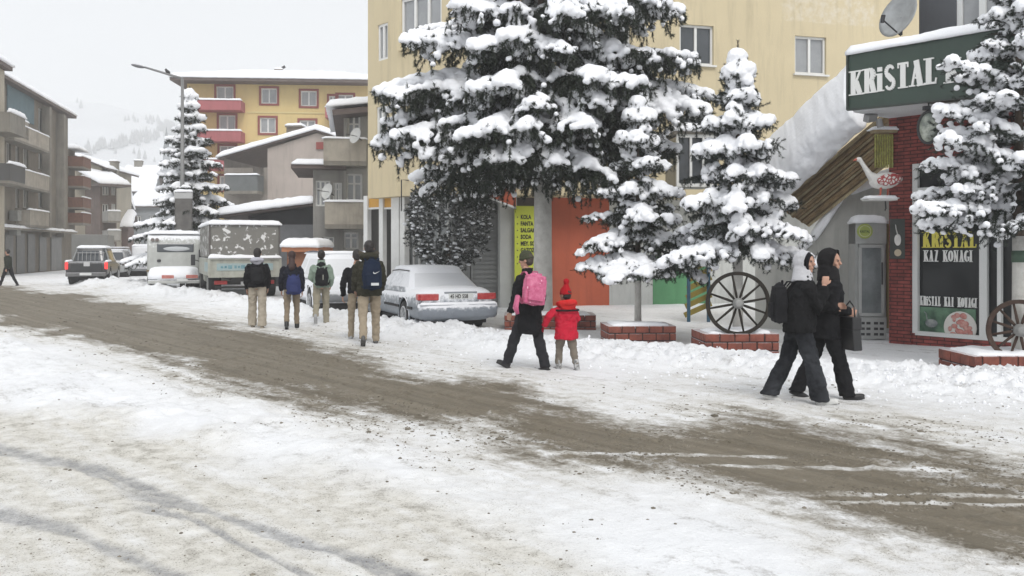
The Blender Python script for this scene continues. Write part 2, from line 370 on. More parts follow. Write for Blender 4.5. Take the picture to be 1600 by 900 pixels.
def ground_mat():
    m=bpy.data.materials.new('street_snow'); m.use_nodes=True; t=m.node_tree; n=t.nodes; l=t.links; b=n['Principled BSDF']
    tc=n.new('ShaderNodeTexCoord').outputs['Object']
    def attr(a):
        q=n.new('ShaderNodeAttribute'); q.attribute_name=a; s=n.new('ShaderNodeSeparateColor'); l.new(q.outputs['Color'],s.inputs[0]); return s.outputs[0],s.outputs[1],s.outputs[2],q.outputs['Alpha']
    def tex(sc,det=6,ro=.6,vec=tc,dist=0):
        q=n.new('ShaderNodeTexNoise'); q.inputs['Scale'].default_value=sc; q.inputs['Detail'].default_value=det; q.inputs['Roughness'].default_value=ro; q.inputs['Distortion'].default_value=dist; l.new(vec,q.inputs['Vector']); return q.outputs[0]
    def mr(v,a,c,d=0,e=1):
        q=n.new('ShaderNodeMapRange'); q.inputs[1].default_value=a; q.inputs[2].default_value=c; q.inputs[3].default_value=d; q.inputs[4].default_value=e; l.new(v,q.inputs[0]); return q.outputs[0]
    def ma(op,a,c):
        q=n.new('ShaderNodeMath'); q.operation=op
        for i,v in enumerate((a,c)):
            if isinstance(v,(int,float)): q.inputs[i].default_value=v
            else: l.new(v,q.inputs[i])
        return q.outputs[0]
    def mix(f,A,Bc):
        q=n.new('ShaderNodeMix'); q.data_type='RGBA'; l.new(f,q.inputs[0])
        for i,v in ((6,A),(7,Bc)):
            if isinstance(v,tuple): q.inputs[i].default_value=(*v,1)
            else: l.new(v,q.inputs[i])
        return q.outputs[2]
    sl,ha,fo,ic=attr('ga'); ri,ba,be,_=attr('gb')
    
    # dirt drawn out along the street
    mp=n.new('ShaderNodeMapping'); mp.inputs['Rotation'].default_value=(0,0,R(50)); l.new(tc,mp.inputs[0]); 
    mp2=n.new('ShaderNodeMapping'); mp2.inputs['Scale'].default_value=(.35,2.2,1); l.new(mp.outputs[0],mp2.inputs[0])
    streak=tex(1.6,6,.65,mp2.outputs[0])
    big=tex(.8,5,.6); mid=tex(6,6,.7); fine=tex(38,5,.75); grit=tex(85,3,.7)
    snow=mix(mr(big,.35,.7),(.87,.88,.90),(.80,.81,.83))
    cream=mix(mr(mid,.35,.7),(.74,.72,.67),(.56,.54,.49))
    c=mix(ma('MULTIPLY',fo,mr(ma('ADD',ma('MULTIPLY',streak,.7),ma('MULTIPLY',mid,.35)),.36,.55,.35,1)),snow,cream)
    # dirty thrown snow either side of the wheel lane
    c=mix(ma('MULTIPLY',ha,mr(ma('ADD',ma('MULTIPLY',streak,.6),ma('MULTIPLY',mid,.45)),.40,.64,.12,.95)),c,(.56,.53,.465))
    brown=mix(mr(mid,.3,.7),(.190,.160,.115),(.115,.096,.066)); brown=mix(mr(fine,.5,.72),brown,(.075,.064,.046))
    brown=mix(ma('MULTIPLY',mr(ma('ADD',ma('MULTIPLY',fine,.5),ma('MULTIPLY',mid,.5)),.55,.68),.55),brown,(.5,.47,.41))
    rut=n.new('ShaderNodeMapping'); rut.inputs['Scale'].default_value=(.12,5,1); l.new(mp.outputs[0],rut.inputs[0]); ruts=tex(1.4,4,.6,rut.outputs[0])
    brown=mix(mr(ruts,.38,.62,.0,.6),brown,(.25,.22,.17)); brown=mix(mr(streak,.52,.66,0,.5),brown,(.10,.086,.062))
    c=mix(mr(ma('ADD',sl,ma('MULTIPLY',ma('SUBTRACT',ma('ADD',ma('ADD',ma('MULTIPLY',mid,.6),ma('MULTIPLY',fine,.45)),ma('MULTIPLY',streak,.7)),.87),1.9)),.12,.72),c,brown)
    c=mix(ma('MULTIPLY',ic,mr(ma('ADD',ma('MULTIPLY',fine,.5),ma('MULTIPLY',mid,.5)),.36,.60,.25,.95)),c,(.30,.305,.32))
    # grit
    sp=ma('MULTIPLY',mr(grit,.57,.64),mr(mid,.36,.58)); w=ma('MINIMUM',ma('ADD',ma('ADD',ma('MULTIPLY',fo,.95),ma('MULTIPLY',ha,.9)),.10),1)
    w=ma('MULTIPLY',w,ma('SUBTRACT',1,ma('MULTIPLY',be,.85)))
    c=mix(ma('MULTIPLY',sp,w),c,(.15,.13,.10))
    l.new(c,b.inputs['Base Color'])
    l.new(mr(sl,0,1,.85,.6),b.inputs['Roughness']); b.inputs['Specular IOR Level'].default_value=.35
    bp=n.new('ShaderNodeBump'); bp.inputs['Distance'].default_value=.045; l.new(ma('ADD',ma('MULTIPLY',mid,.8),ma('MULTIPLY',fine,.45)),bp.inputs['Height']); bp.inputs['Strength'].default_value=.7; l.new(bp.outputs[0],b.inputs['Normal'])
    return m
GROUND=ground_mat()
make_ground()
def clods():
    rng=np.random.default_rng(4); Vs=[];Fs=[]
    b=bmesh.new(); bmesh.ops.create_icosphere(b,subdivisions=1,radius=1); bv=np.array([v.co[:] for v in b.verts]); bf=np.array([[v.index for v in f.verts] for f in b.faces]); b.free()
    n=60000; t=rng.random(n); Y=1/(1/4.2+(1/32-1/4.2)*t); X=(rng.random(n)*1.4-.7)*(Y+1)
    px,py,slush,halo,fore,ridge,ice,n1,n2,bk,k=fields(X,Y)
    cl=fbm(X*1.5,Y*1.5,3,77)
    keep=rng.random(n)<np.clip((halo*.5+slush*.6)*np.clip((cl-.42)*5,0,1)+.012*fore+.003,0,1)*(py>bk)
    X,Y=X[keep],Y[keep]; sl=slush[keep]; Z=ground_h(X,Y); m=len(X)
    s=.0035+.008*rng.random(m)**3; s=s*(1+.07*Y)
    big=(rng.random(m)<.006)&(Y>7); s=np.where(big,s+.025,s)
    o=0
    P=bv[None]*np.array([1,1,.6])*(s[:,None,None]*(.7+.6*rng.random((m,1,3))))*(.8+.4*rng.random((m,len(bv),1)))+np.stack([X,Y,Z],-1)[:,None]
    Fc=bf[None]+np.arange(m)[:,None,None]*len(bv)
    ob=npmesh('slush_lumps',P.reshape(-1,3),Fc.reshape(-1,3),mat('slush_lump',(.11,.095,.07),.8,noise=.8,nscale=3,col2=(.30,.27,.22)))
    ob['kind']='stuff'; ob['label']='small brown lumps of slush scattered over the road'
    # white crumbs broken off the ploughed bank
    n=3600; t=rng.random(n); px=rng.random(n)*1500+110; py=BK(px)+rng.normal(4,10,n)*np.interp(px,[0,600,1600],[.4,1,1.6])
    Y=CH*F/(py-HY); X=(px-800)/F*Y; Z=ground_h(X,Y); s=.005+.022*rng.random(n)**5
    P=bv[None]*(s[:,None,None]*(.7+.6*rng.random((n,1,3))))*(.75+.5*rng.random((n,len(bv),1)))+np.stack([X,Y,Z],-1)[:,None]
    Fc=bf[None]+np.arange(n)[:,None,None]*len(bv)
    ob=npmesh('snow_crumbs',P.reshape(-1,3),Fc.reshape(-1,3),SNOW); ob['kind']='stuff'; ob['label']='loose white snow crumbs along the ploughed bank'
clods()
# ---------------------------------------------------------------- conifers under snow
_b=bmesh.new(); bmesh.ops.create_icosphere(_b,subdivisions=2,radius=1); ICV=np.array([v.co[:] for v in _b.verts]); ICF=np.array([[v.index for v in f.verts] for f in _b.faces]); _b.free()
def needle_mat(name,a,b_,snow=.3):
    m=mat(name,a,.7,spec=.15,noise=.8,nscale=6,col2=b_,snow=snow,snow_lo=.62); return m
NEED=needle_mat('spruce_needles',(.018,.026,.018),(.038,.046,.028),.12)
NEEDB=needle_mat('blue_spruce_needles',(.024,.032,.027),(.046,.055,.042),.25)
BARK=mat('bark',(.10,.075,.055),.9,noise=.6,nscale=8,bump=.02,bscale=25)
LIME=mat('limewashed_bark',(.66,.65,.61),.9,noise=.5,nscale=5,col2=(.33,.31,.28),bump=.02,bscale=22)
def needles(segs,rng,per_m,ln,wd,spread=.9,down=0):
    """thin needle clumps around twig segments (p0,p1)"""
    P0=np.array([s[0] for s in segs]); P1=np.array([s[1] for s in segs]); D=P1-P0; L=np.linalg.norm(D,axis=1)
    cnt=np.maximum(1,(L*per_m*(.7+.6*rng.random(len(L)))).astype(int)); idx=np.repeat(np.arange(len(L)),cnt); n=len(idx)
    t=rng.random(n)[:,None]; base=P0[idx]+D[idx]*t; d=D[idx]/np.maximum(L[idx],1e-6)[:,None]
    r=rng.normal(size=(n,3)); r-= (r*d).sum(1)[:,None]*d; r/=np.linalg.norm(r,axis=1)[:,None]+1e-9
    v=d*.75+r*spread; v[:,2]-=down*rng.random(n); v/=np.linalg.norm(v,axis=1)[:,None]
    l=(ln*(.6+.8*rng.random(n)))[:,None]; s=np.cross(v,r+rng.normal(size=(n,3))*.3); s/=np.linalg.norm(s,axis=1)[:,None]+1e-9
    w=wd*(.7+.6*rng.random(n))[:,None]
    a=base-s*w*.5; b=base+s*w*.5; c=base+v*l
    V_=np.stack([a,b,c],1).reshape(-1,3); return V_,np.arange(n*3).reshape(-1,3)
def conifer(name,label,base,H,cb,prof,seed,nbr,needle=(150,.05,.011),snow_r=.07,cover=.75,extra=(),droop=.28,rise=.1,twig=.12,hang=0,trunk_r=.1,vox=.03,group=None,lime=0,band=False,nm=NEED,up_top=.5,fan=.36,cat='spruce tree',spire=0,snow_per=1.0,bare=.12,whorls=0,tall=1.35):
    rng=np.random.default_rng(seed); rd=random.Random(seed)
    T=thing(name,label,cat,base,0,group)
    br=[]
    ga=rd.random()*6
    for i in range(nbr):
        f=(i+.5)/nbr; z=cb+(H-cb)*(1-(1-f)**1.15)*.985; zr=(z-cb)/(H-cb)
        a=ga+i*2.39996+rd.uniform(-.3,.3)
        L=prof(zr)*rd.uniform(.80,1.12)
        if whorls:
            if i%5<3:
                zr=(min(whorls-.5,math.floor(zr*whorls)+.25))/whorls; z=cb+(H-cb)*zr+rd.uniform(-.04,.04)*(H-cb)/whorls; L=prof(zr)*rd.uniform(.85,1.14); br.append((z,a,L,'tier'))
            else: br.append((z,a,L*rd.uniform(.55,.85),'fill'))
            continue
        br.append((z,a,L,None))
    for e in extra: br.append(e)
    segs=[];sn=[];wood=MB()
    for z,a,L,o in br:
        zr=(z-cb)/(H-cb); L=max(L,.08)
        dr=droop*(1-zr*.7)*rd.uniform(.6,1.3); ri=rise+up_top*max(0,zr-.35)*rd.uniform(.7,1.2)
        kind=o if isinstance(o,str) else None
        if kind: o=None
        if o: ri,dr=o
        u=np.array([math.cos(a),math.sin(a),0]); sd_=np.array([-u[1],u[0],0])
        kk=rd.uniform(-.12,.12); P=lambda t:np.array([0,0,z])+u*L*t+sd_*kk*L*t*t+np.array([0,0,L*(ri*t-dr*t*t*1.3)])
        nst=max(4,int(L/.14)); pts=[P(t) for t in np.linspace(0,1,nst)]
        wood.tube([tuple(p) for p in pts],[max(.004,.012+.022*L*.4*(1-t)) for t in np.linspace(0,1,nst)],5,False)
        hg=hang
        if o: cov=.78; R_=snow_r*rd.uniform(.95,1.2); hg=hang*.9
        else: cov={'tier':1.0 if rd.random()<cover+.2 else .3,'fill':.12}[kind] if kind else (1.0 if rd.random()<cover else .15); R_=snow_r*rd.uniform(.8,1.25)
        ph=rd.random()*50
        k=int(L*(1-.12)/twig)+2
        for q in range(k):
            t=.1+.9*(q+rd.random()*.7)/k
            if t>1: continue
            p=P(t)
            for sgn in(-1,1):
                ll=L*fan*(1.3 if o else 1)*((1-t)**.7)*rd.uniform(.55,1.15)+.07*rd.uniform(.7,1.4)
                if t>.93: ll*=.8
                ang=R(rd.uniform(38,62)); dv=u*math.cos(ang)+sd_*sgn*math.sin(ang); dd=rd.uniform(.15,.5)*(1+hg)
                m=max(2,int(ll/.12)); prev=p
                for j in range(1,m+1):
                    tt=j/m; c=p+dv*ll*tt+np.array([0,0,-dd*ll*tt*tt+.02])
                    segs.append((prev,c)); prev=c
                    if hg and rd.random()<.8:
                        hl=rd.uniform(.08,.3)*hg; segs.append((c,c+np.array([rd.uniform(-.05,.05),rd.uniform(-.05,.05),-hl])))
                    if rd.random()<.4:
                        e=c+(dv*.5+rng.normal(size=3)*.5)*.10; segs.append((c,e))
                # snow along the twig
                if math.sin(ph+t*7+sgn)*.5+.5<cov or (t>.75 and cov>.5):
                    for j in range(1,m+1):
                        tt=(j-.4)/m
                        if tt>(.95 if rd.random()>bare else .5): continue
                        if tt<.95 and rd.random()<.02: continue
                        c=p+dv*ll*tt+np.array([0,0,-dd*ll*tt*tt]); r=R_*rd.uniform(.65,1.1)*(1-.40*tt)
                        sn.append((c+np.array([0,0,r*.55]),(r*1.35,r*1.35,r*rd.uniform(.8,1.0)*tall)))
        for j in range(nst-1):
            segs.append((pts[j],pts[j+1]))
            t=(j+.5)/nst; c=(pts[j]+pts[j+1])/2
            if t>.12 and (math.sin(ph+t*7)*.5+.5<cov or (t>.8 and cov>.5)) and not (t>.93 and rd.random()<.5+bare):
                r=R_*rd.uniform(.9,1.5)*(1.1-.5*t)
                sn.append((c+np.array([0,0,r*.6]),(r*1.5,r*1.5,r*tall)))
    # leader
    segs.append((np.array([0,0,H-.3]),np.array([0,0,H+spire])))
    for j in range(4): sn.append((np.array([rd.uniform(-.02,.02),rd.uniform(-.02,.02),H-.12*j]),(.05,.05,.06)))
    lz=max(cb*.98,.3)
    mb=MB(); mb.tube([(0,0,-.2),(0,0,lz*.5),(0,0,lz)],[trunk_r*1.15,trunk_r,trunk_r*.95],14)
    tr=mb.build('trunk',LIME if lime else BARK,T,smooth=True)
    if band: MB().tube([(0,0,lz*.80),(0,0,lz*.80+.16)],trunk_r*1.02+.004,14).build('painted_band',mat('green_band',(.05,.09,.06),.7),tr,smooth=True)
    wood.tube([(0,0,lz-.05),(0,0,(lz+H)/2),(0,0,H+spire)],[trunk_r*.93,trunk_r*.5,.008],8)
    wood.build('limbs',BARK,tr,smooth=True,recalc=False)
    V_,Fc=needles(segs,rng,*needle); npmesh('crown',V_,Fc,nm,T)
    # snow pillows fused into one skin
    n=len(sn); 
    if snow_per<1: n=int(n*snow_per)
    C=np.array([s[0] for s in sn]); Rr=np.array([s[1] for s in sn]); nb=len(ICV)
    P=ICV[None]*Rr[:,None,:]+C[:,None]; Fc=ICF[None]+np.arange(len(C))[:,None,None]*nb
    o=npmesh('snow_load',P.reshape(-1,3),Fc.reshape(-1,3),SNOWT,T)
    q=o.modifiers.new('r','REMESH'); q.mode='VOXEL'; q.voxel_size=vox; q.use_smooth_shade=True
    q=o.modifiers.new('s','SMOOTH'); q.iterations=3; q.factor=.5
    for st_,sc_ in ((snow_r*.45,snow_r*1.8),(snow_r*.35,snow_r*.55)):
        tx=bpy.data.textures.new('t','CLOUDS'); tx.noise_scale=sc_; tx.noise_depth=1
        q=o.modifiers.new('d','DISPLACE'); q.texture=tx; q.strength=st_; q.mid_level=.52; q.texture_coords='LOCAL'
    TOBAKE.append(o)
    return T
def ext(base,px,py,z_at=None,tip=True): pass
def branch_to(base,px,py,dz,off,ri=.1,dr=.25):
    """a limb whose tip shows at (px,py); off = metres nearer (-) or farther (+) than the trunk"""
    Y=base[1]+off; p=W(px,py,Y); dx=p.x-base[0]; dy=off; dr=dr*.45; L=math.hypot(dx,dy); z=p.z-base[2]-L*(ri-dr*1.3)
    return (z+dz,math.atan2(dy,dx),L,(ri,dr))
# the tall spruce in the middle
b=G(848,497); b=Vector((.65,18.9,.05))
EX=[branch_to(b,*a) for a in (
 (628,68,0,-.6,.1,.2),(640,52,0,.5,.1,.2),(583,140,0,.0,.12,.28),(598,150,0,-1.0,.1,.25),(600,195,0,-.3,.1,.3),(584,226,0,.2,.05,.22),(610,215,0,-1.0,.1,.3),(660,245,0,-1.3,.0,.3),(700,215,0,-2.6,.1,.35),(690,200,0,1.2,.1,.3),
 (745,205,0,-2.9,.1,.38),(840,200,0,-3.0,.15,.36),(900,195,0,-2.9,.12,.36),(935,190,0,-2.2,.1,.3),(870,255,0,-2.5,.0,.35),(925,262,0,-2.2,.0,.35),(800,245,0,-2.6,.0,.35),
 (1090,100,0,.3,.12,.24),(1085,85,0,-.8,.1,.2),(1120,150,0,.4,.12,.26),(1110,170,0,-.6,.1,.3),(1068,20,0,.2,.12,.22),(1050,8,0,-.8,.1,.25),(1000,130,0,-2.2,.12,.3),(970,130,0,-2.6,.1,.3),(940,120,0,-2.8,.1,.3),
 (740,140,0,-2.2,.1,.38),(755,70,0,-2.0,.2,.42),(800,60,0,-2.2,.2,.5),(1060,235,0,.3,.05,.25),(1030,225,0,1.2,.05,.28),(980,240,0,1.8,.0,.3),(700,255,0,1.8,.0,.3),(780,130,0,-2.6,.1,.4),(845,165,0,-2.7,.1,.4),
 (745,250,0,-2.4,.0,.35),(985,20,0,-1.8,.15,.35),(905,20,0,-2.3,.2,.45),(700,12,0,-1.4,.2,.35),(960,165,0,-2.4,.05,.4))]
conifer('spruce_tree','tallest spruce, wide snow-laden branches spreading over whitewashed trunk behind the man',b,11.5,3.25,
 lambda z:2.6*(1-z)**.8+.2,11,95,needle=(210,.075,.017),snow_r=.098,cover=.15,extra=EX,droop=.2,rise=.08,whorls=11,twig=.14,hang=1.0,trunk_r=.19,vox=.035,lime=1,fan=.36,up_top=.3,bare=.2)
GRP='young snow-covered spruces in the brick planters'
b=G(1001,530); b.y+=.35; P3=Vector(b)
conifer('young_spruce','young spruce on thin whitewashed stem, right beside the tall spruce, growing from small square planter',(b.x,b.y,.12),4.25,1.22,
 lambda z:1.22*(1-z)**.95+.10,23,85,needle=(330,.045,.0095),snow_r=.074,cover=.58,droop=.2,rise=.02,whorls=7,twig=.09,hang=.3,trunk_r=.062,vox=.022,lime=1,band=True,nm=NEED,group=GRP,up_top=.5,fan=.46,spire=.12,bare=.2)
b=G(1160,545); b.y+=.3; P4=Vector(b)
conifer('young_spruce','bushy young spruce standing above the planter with the full cart wheel',(b.x,b.y,.12),4.75,1.46,
 lambda z:1.30*(1-z)**1.0+.10,37,95,needle=(360,.045,.009),snow_r=.080,cover=.55,droop=.2,rise=.02,whorls=8,twig=.09,hang=.35,trunk_r=.085,vox=.022,lime=1,nm=NEEDB,group=GRP,up_top=.6,fan=.46,spire=.30,bare=.25)
b=Vector((6.93,12.25,.05)); P5=b
conifer('young_spruce','nearest spruce at the right edge, bristly twigs reaching in front of the shop sign',(b.x,b.y,b.z),6.6,1.82,
 lambda z:1.24*(1-z)**1.2+.10,41,130,needle=(460,.038,.0066),snow_r=.058,cover=.42,whorls=12,droop=.1,rise=.15,twig=.10,hang=.1,trunk_r=.085,vox=.016,lime=1,band=True,nm=NEEDB,group=GRP,up_top=.5,fan=.42,bare=.4,
 extra=[branch_to(b,*a) for a in ((1424,325,0,-.3,.1,.1),(1480,95,0,-.3,.35,.1),(1466,170,0,-.1,.3,.1),(1452,255,0,-.2,.25,.12),(1440,350,0,.2,.1,.16),(1475,215,0,-.5,.3,.12))])
# the spruce by the street lamp
b=Vector((-14.2,39.5,0))
conifer('spruce_tree','tall conical snowy spruce behind the street lamp and truck',b,8.7,1.3,
 lambda z:2.4*(1-z)**.95+.1,51,170,needle=(90,.11,.03),snow_r=.115,cover=.7,whorls=15,tall=1.0,droop=.22,rise=.1,twig=.22,hang=.3,trunk_r=.16,vox=.05,up_top=.4,fan=.4,spire=.1,bare=.3)
# the round bush behind the silver car: many small leafy sprays
def bush():
    b=Vector((-1.55,21.6,.1)); rng=np.random.default_rng(8); rd=random.Random(8)
    T=thing('evergreen_bush','egg-shaped dark bush with frosted leaves behind the silver saloon car','bush',b)
    MB().tube([(0,0,-.1),(.02,0,.9),(0,0,1.8)],[.09,.08,.05],8).build('trunk',BARK,T,smooth=True)
    segs=[];sn=[]
    for i in range(1500):
        u=rng.normal(size=3); u/=np.linalg.norm(u); r=rd.uniform(.55,1)**.5
        zc=2.35+u[2]*1.28*r; wz=1.02*(1-.28*max(0,u[2])) 
        lump=.86+.3*float(fbm(u[0]*2.2+9,u[1]*2.2+u[2]*2.5,2,4)); p=np.array([u[0]*wz*r*lump,u[1]*wz*r*lump,zc])
        d=u*.8+rng.normal(size=3)*.4; d[2]+=.35; d/=np.linalg.norm(d); l=rd.uniform(.08,.2); segs.append((p,p+d*l))
        if rd.random()<.30+.3*max(0,u[2]): sn.append((p+d*l*.8,rd.uniform(.015,.045)))
    V_,Fc=needles(segs,rng,170,.062,.03,1.0); npmesh('crown',V_,Fc,mat('bush_leaves',(.028,.034,.028),.7,noise=.8,nscale=9,col2=(.09,.095,.09),snow=.75,snow_lo=.5),T)
    m=MB()
    for c,r in sn: m.ell(c,(r*1.5,r*1.5,r*.8),nu=7,nv=5)
    for c in ((-.62,-.2,3.35),(-.75,0,3.3),(-.5,-.1,3.42)): m.ell(c,(.22,.2,.13),nu=10,nv=7)
    m.build('snow_load',SNOWT,T,smooth=True,recalc=False)['kind']='stuff'
bush()
# ---------------------------------------------------------------- buildings
YEL=mat('yellow_render',(.62,.53,.35),.9,noise=.4,nscale=.8,col2=(.53,.45,.30),stain=.32,bump=.006,bscale=30)
YEL2=mat('yellow_render_clean',(.70,.54,.25),.9,noise=.2,nscale=1,stain=.2)
ROSE=mat('rose_render',(.42,.13,.14),.9,noise=.3,nscale=1,stain=.3)
MAROON=mat('maroon_frame',(.25,.06,.05),.7)
# a belt of flaked, half-repaired plaster high on the wall
t_=YEL.node_tree; n_=t_.nodes; l_=t_.links; g_=n_.new('ShaderNodeTexCoord'); sp_=n_.new('ShaderNodeSeparateXYZ'); l_.new(g_.outputs['Object'],sp_.inputs[0])
def _m(op,a,b=None):
    q=n_.new('ShaderNodeMath'); q.operation=op
    for i,v in enumerate((a,b)):
        if v is None: continue
        if isinstance(v,(int,float)): q.inputs[i].default_value=v
        else: l_.new(v,q.inputs[i])
    return q.outputs[0]
nz_=n_.new('ShaderNodeTexNoise'); nz_.inputs['Scale'].default_value=5; nz_.inputs['Detail'].default_value=8; nz_.inputs['Roughness'].default_value=.75; l_.new(g_.outputs['Object'],nz_.inputs[0])
band_=_m('SUBTRACT',1,_m('DIVIDE',_m('ABSOLUTE',_m('SUBTRACT',sp_.outputs[2],8.85)),.55)); fx_=_m('SUBTRACT',1,_m('DIVIDE',_m('ABSOLUTE',_m('SUBTRACT',sp_.outputs[0],11.3)),2.2))
k_=_m('MULTIPLY',_m('MINIMUM',_m('MAXIMUM',band_,0),_m('MAXIMUM',fx_,0)),3); k_=_m('MINIMUM',k_,1)
mr_=n_.new('ShaderNodeMapRange'); l_.new(_m('MULTIPLY',nz_.outputs[0],k_),mr_.inputs[0]); mr_.inputs[1].default_value=.44; mr_.inputs[2].default_value=.60; mr_.inputs[4].default_value=.6
mm_=n_.new('ShaderNodeMix'); mm_.data_type='RGBA'; l_.new(mr_.outputs[0],mm_.inputs[0]); b0_=n_['Principled BSDF'].inputs['Base Color']; l_.new(b0_.links[0].from_socket,mm_.inputs[6]); mm_.inputs[7].default_value=(.68,.63,.54,1); l_.new(mm_.outputs[2],b0_)
GREYC=mat('weathered_concrete',(.27,.25,.215),.95,noise=.7,nscale=1.1,col2=(.17,.155,.135),stain=.6,bump=.01,bscale=12)
GREYD=mat('dark_brown_render',(.235,.205,.17),.95,noise=.8,nscale=.7,col2=(.16,.145,.12),stain=.7,bump=.01,bscale=10)
GREYL=mat('light_grey_render',(.42,.41,.385),.95,noise=.4,nscale=1,stain=.45,bump=.006,bscale=20)
CREAM=mat('cream_render',(.50,.45,.36),.9,noise=.4,nscale=1,stain=.5,bump=.005,bscale=20)
PINKW=mat('pinkish_render',(.47,.41,.37),.9,noise=.35,nscale=.8,stain=.4)
SHUT=mat('steel_shutter',(.23,.235,.23),.55,noise=.4,nscale=3,stain=.5)
BRKR=mat('dark_brick',(.20,.09,.06),.9,noise=.6,nscale=6)
TILE=mat('roof_sheet',(.14,.11,.10),.8,noise=.5,nscale=3)
def block(fr,name,label,cat,w,d,h,z0,holes,wm,th=.25,x0=0,extra=None):
    """thing with a front wall at local y=0 with openings and plain other sides"""
    T=thing(name,label,cat,fr.o,fr.a); m=MB(); wall_holes(m,x0,x0+w,z0,h,holes,0,th)
    x1=x0+w
    m.add([(x0,0,z0),(x0,d,z0),(x0,d,h),(x0,0,h),(x1,0,z0),(x1,d,z0),(x1,d,h),(x1,0,h)],[(0,3,2,1),(4,5,6,7),(1,2,6,5),(3,7,6,2),(0,1,5,4)])
    m.build('wall',wm,T,recalc=False); return T
# ---- yellow apartment block: three facets of wall on an overhanging first floor
OV=3.15
TB=thing('apartment_block','large pale yellow apartment block with overhanging upper floors behind the tall spruce','building',(-1.71,24,0))
fC=Frame(-1.71,24,math.atan(.27)); fB=Frame(-3.25,25.2,math.atan2(24-25.2,-1.71+3.25)); fA=Frame(-4.23,26.3,math.atan2(25.2-26.3,-3.25+4.23))
def world_part(fr,mb,name,m,par,**k):
    """local-frame mesh moved under a thing whose empty stands elsewhere"""
    base=Vector(par.location); mm=Matrix.Rotation(fr.a,3,'Z'); off=fr.o-Vector((base.x,base.y,base.z))
    mb.v=[tuple(mm@Vector(v)+off) for v in mb.v]; return mb.build(name,m,par,**k)
def holesC(): 
    L=[]
    for r in ((1062,39,1115,101),(1242,57,1291,116),(1060,181,1113,240),(945,34,985,95),(1246,-110,1294,-48),(1064,-130,1118,-70),(820,-20,870,45)):
        L.append(fC.rect(*r))
    return L
HC=holesC(); LC=18.6; TOP=13.5
m=MB(); wall_holes(m,0,LC,OV,TOP,HC,0,.22)
for a,b in (((0,0),(LC,0)),): m.add([(a[0],0,OV),(b[0],0,OV),(b[0],1.2,OV),(a[0],1.2,OV)],[(0,1,2,3)])
m.add([(LC,0,OV),(LC,11,OV),(LC,11,TOP),(LC,0,TOP),(0,0,TOP),(0,11,TOP)],[(0,1,2,3),(4,3,2,5)])
world_part(fC,m,'wall',YEL,TB,recalc=False)
lb=fB.loc(700,100)[0]
HB=[fB.rect(627,-8,690,71),fB.rect(641,158,668,196)]
m=MB(); wall_holes(m,0,lb+.02,OV,TOP,HB,0,.22); m.add([(0,0,OV),(lb,0,OV),(lb,1.5,OV),(0,1.5,OV)],[(0,1,2,3)]); world_part(fB,m,'wall',YEL,TB,recalc=False)
la=fA.loc(619,100)[0]
HA=[fA.rect(590,37,606,94),fA.rect(588,166,604,226)]
m=MB(); wall_holes(m,0,la+.02,OV,TOP,HA,0,.22); m.add([(0,0,OV),(la,0,OV),(la,1.5,OV),(0,1.5,OV),(0,0,TOP),(0,9,OV),(0,9,TOP)],[(0,1,2,3),(0,4,6,5)]); world_part(fA,m,'wall',YEL,TB,recalc=False)
TB2=TB
def win_world(fr,h,par,**k):
    # window children need the frame: a pivot-free build in world offset
    n0=len(COL.objects); w=window(None,h,0,WHITEPAINT,k.pop('gm',GLASS),**k)
    objs=[w]+[c for c in COL.objects if c.parent==w]
    base=Vector(par.location); M=Matrix.Translation(fr.o-base)@Matrix.Rotation(fr.a,4,'Z')
    for o in objs: o.data.transform(M)
    w.parent=par; return w
for i,h in enumerate(HC): win_world(fC,h,TB,gm=(CURTAIN if i in(1,4) else GLASS),sill=WHITEPAINT,fw=.065,depth=.10)
win_world(fB,HB[0],TB,gm=CURTAIN,bars=2,fw=.07,depth=.06,sill=YEL); win_world(fB,HB[1],TB,bars=0)
for h in HA: win_world(fA,h,TB,gm=CURTAIN,fw=.07,depth=.06)
# patch of bare plaster under the roof line
# parapet
world_part(fC,MB().box((LC/2,.1,TOP+.1),(LC+.3,.5,.2)),'cornice',WHITEPAINT,TB)
# ground floor, set back under the overhang
GB=1.0
def gpanel(p0,p1,m,name,top=OV-.003,zb=-.1,y=GB,t=.15):
    a=fC.loc(p0,430,y)[0]; b=fC.loc(p1,430,y)[0]
    o=MB().box(((a+b)/2,y+t/2,(top+zb)/2),(b-a-.006,t,top-zb)); return world_part(fC,o,name,m,TB)
ORNG=mat('orange_red_render',(.47,.11,.055),.9,noise=.4,nscale=1.2,col2=(.30,.075,.04),stain=.35,bump=.005,bscale=20)
GRN=mat('green_render',(.10,.27,.13),.9,noise=.4,nscale=1.5,stain=.4)
WHW=mat('dirty_white_render',(.55,.56,.54),.9,noise=.4,nscale=1,stain=.5)
w=gpanel(855,952,ORNG,'orange_wall'); w=gpanel(952,1020,WHW,'white_wall'); gpanel(1020,1108,GRN,'green_wall',top=1.45); gpanel(1020,1108,WHW,'white_wall',zb=1.46); gpanel(1108,1470,WHW,'rear_wall')
gpanel(781,808,WHW,'white_pillar',y=.75,t=.3)
for a,b in ((697,735),(736,781)):
    o=gpanel(a,b,SHUT,'roller_shutter',y=GB)
    x0=fC.loc(a,430,GB)[0]; x1=fC.loc(b,430,GB)[0]; mb=MB()
    for k in range(22): mb.box(((x0+x1)/2,GB-.012,.1+k*.13),(x1-x0-.05,.02,.07))
    mb.box((x0+.02,GB-.03,1.5),(.05,.06,3.1)); world_part(fC,mb,'shutter_slats',SHUT,TB)
gpanel(808,855,mat('dark_shopfront',(.12,.10,.09),.8),'recess_wall',y=GB+.25)  # recess wall in one even dark brown
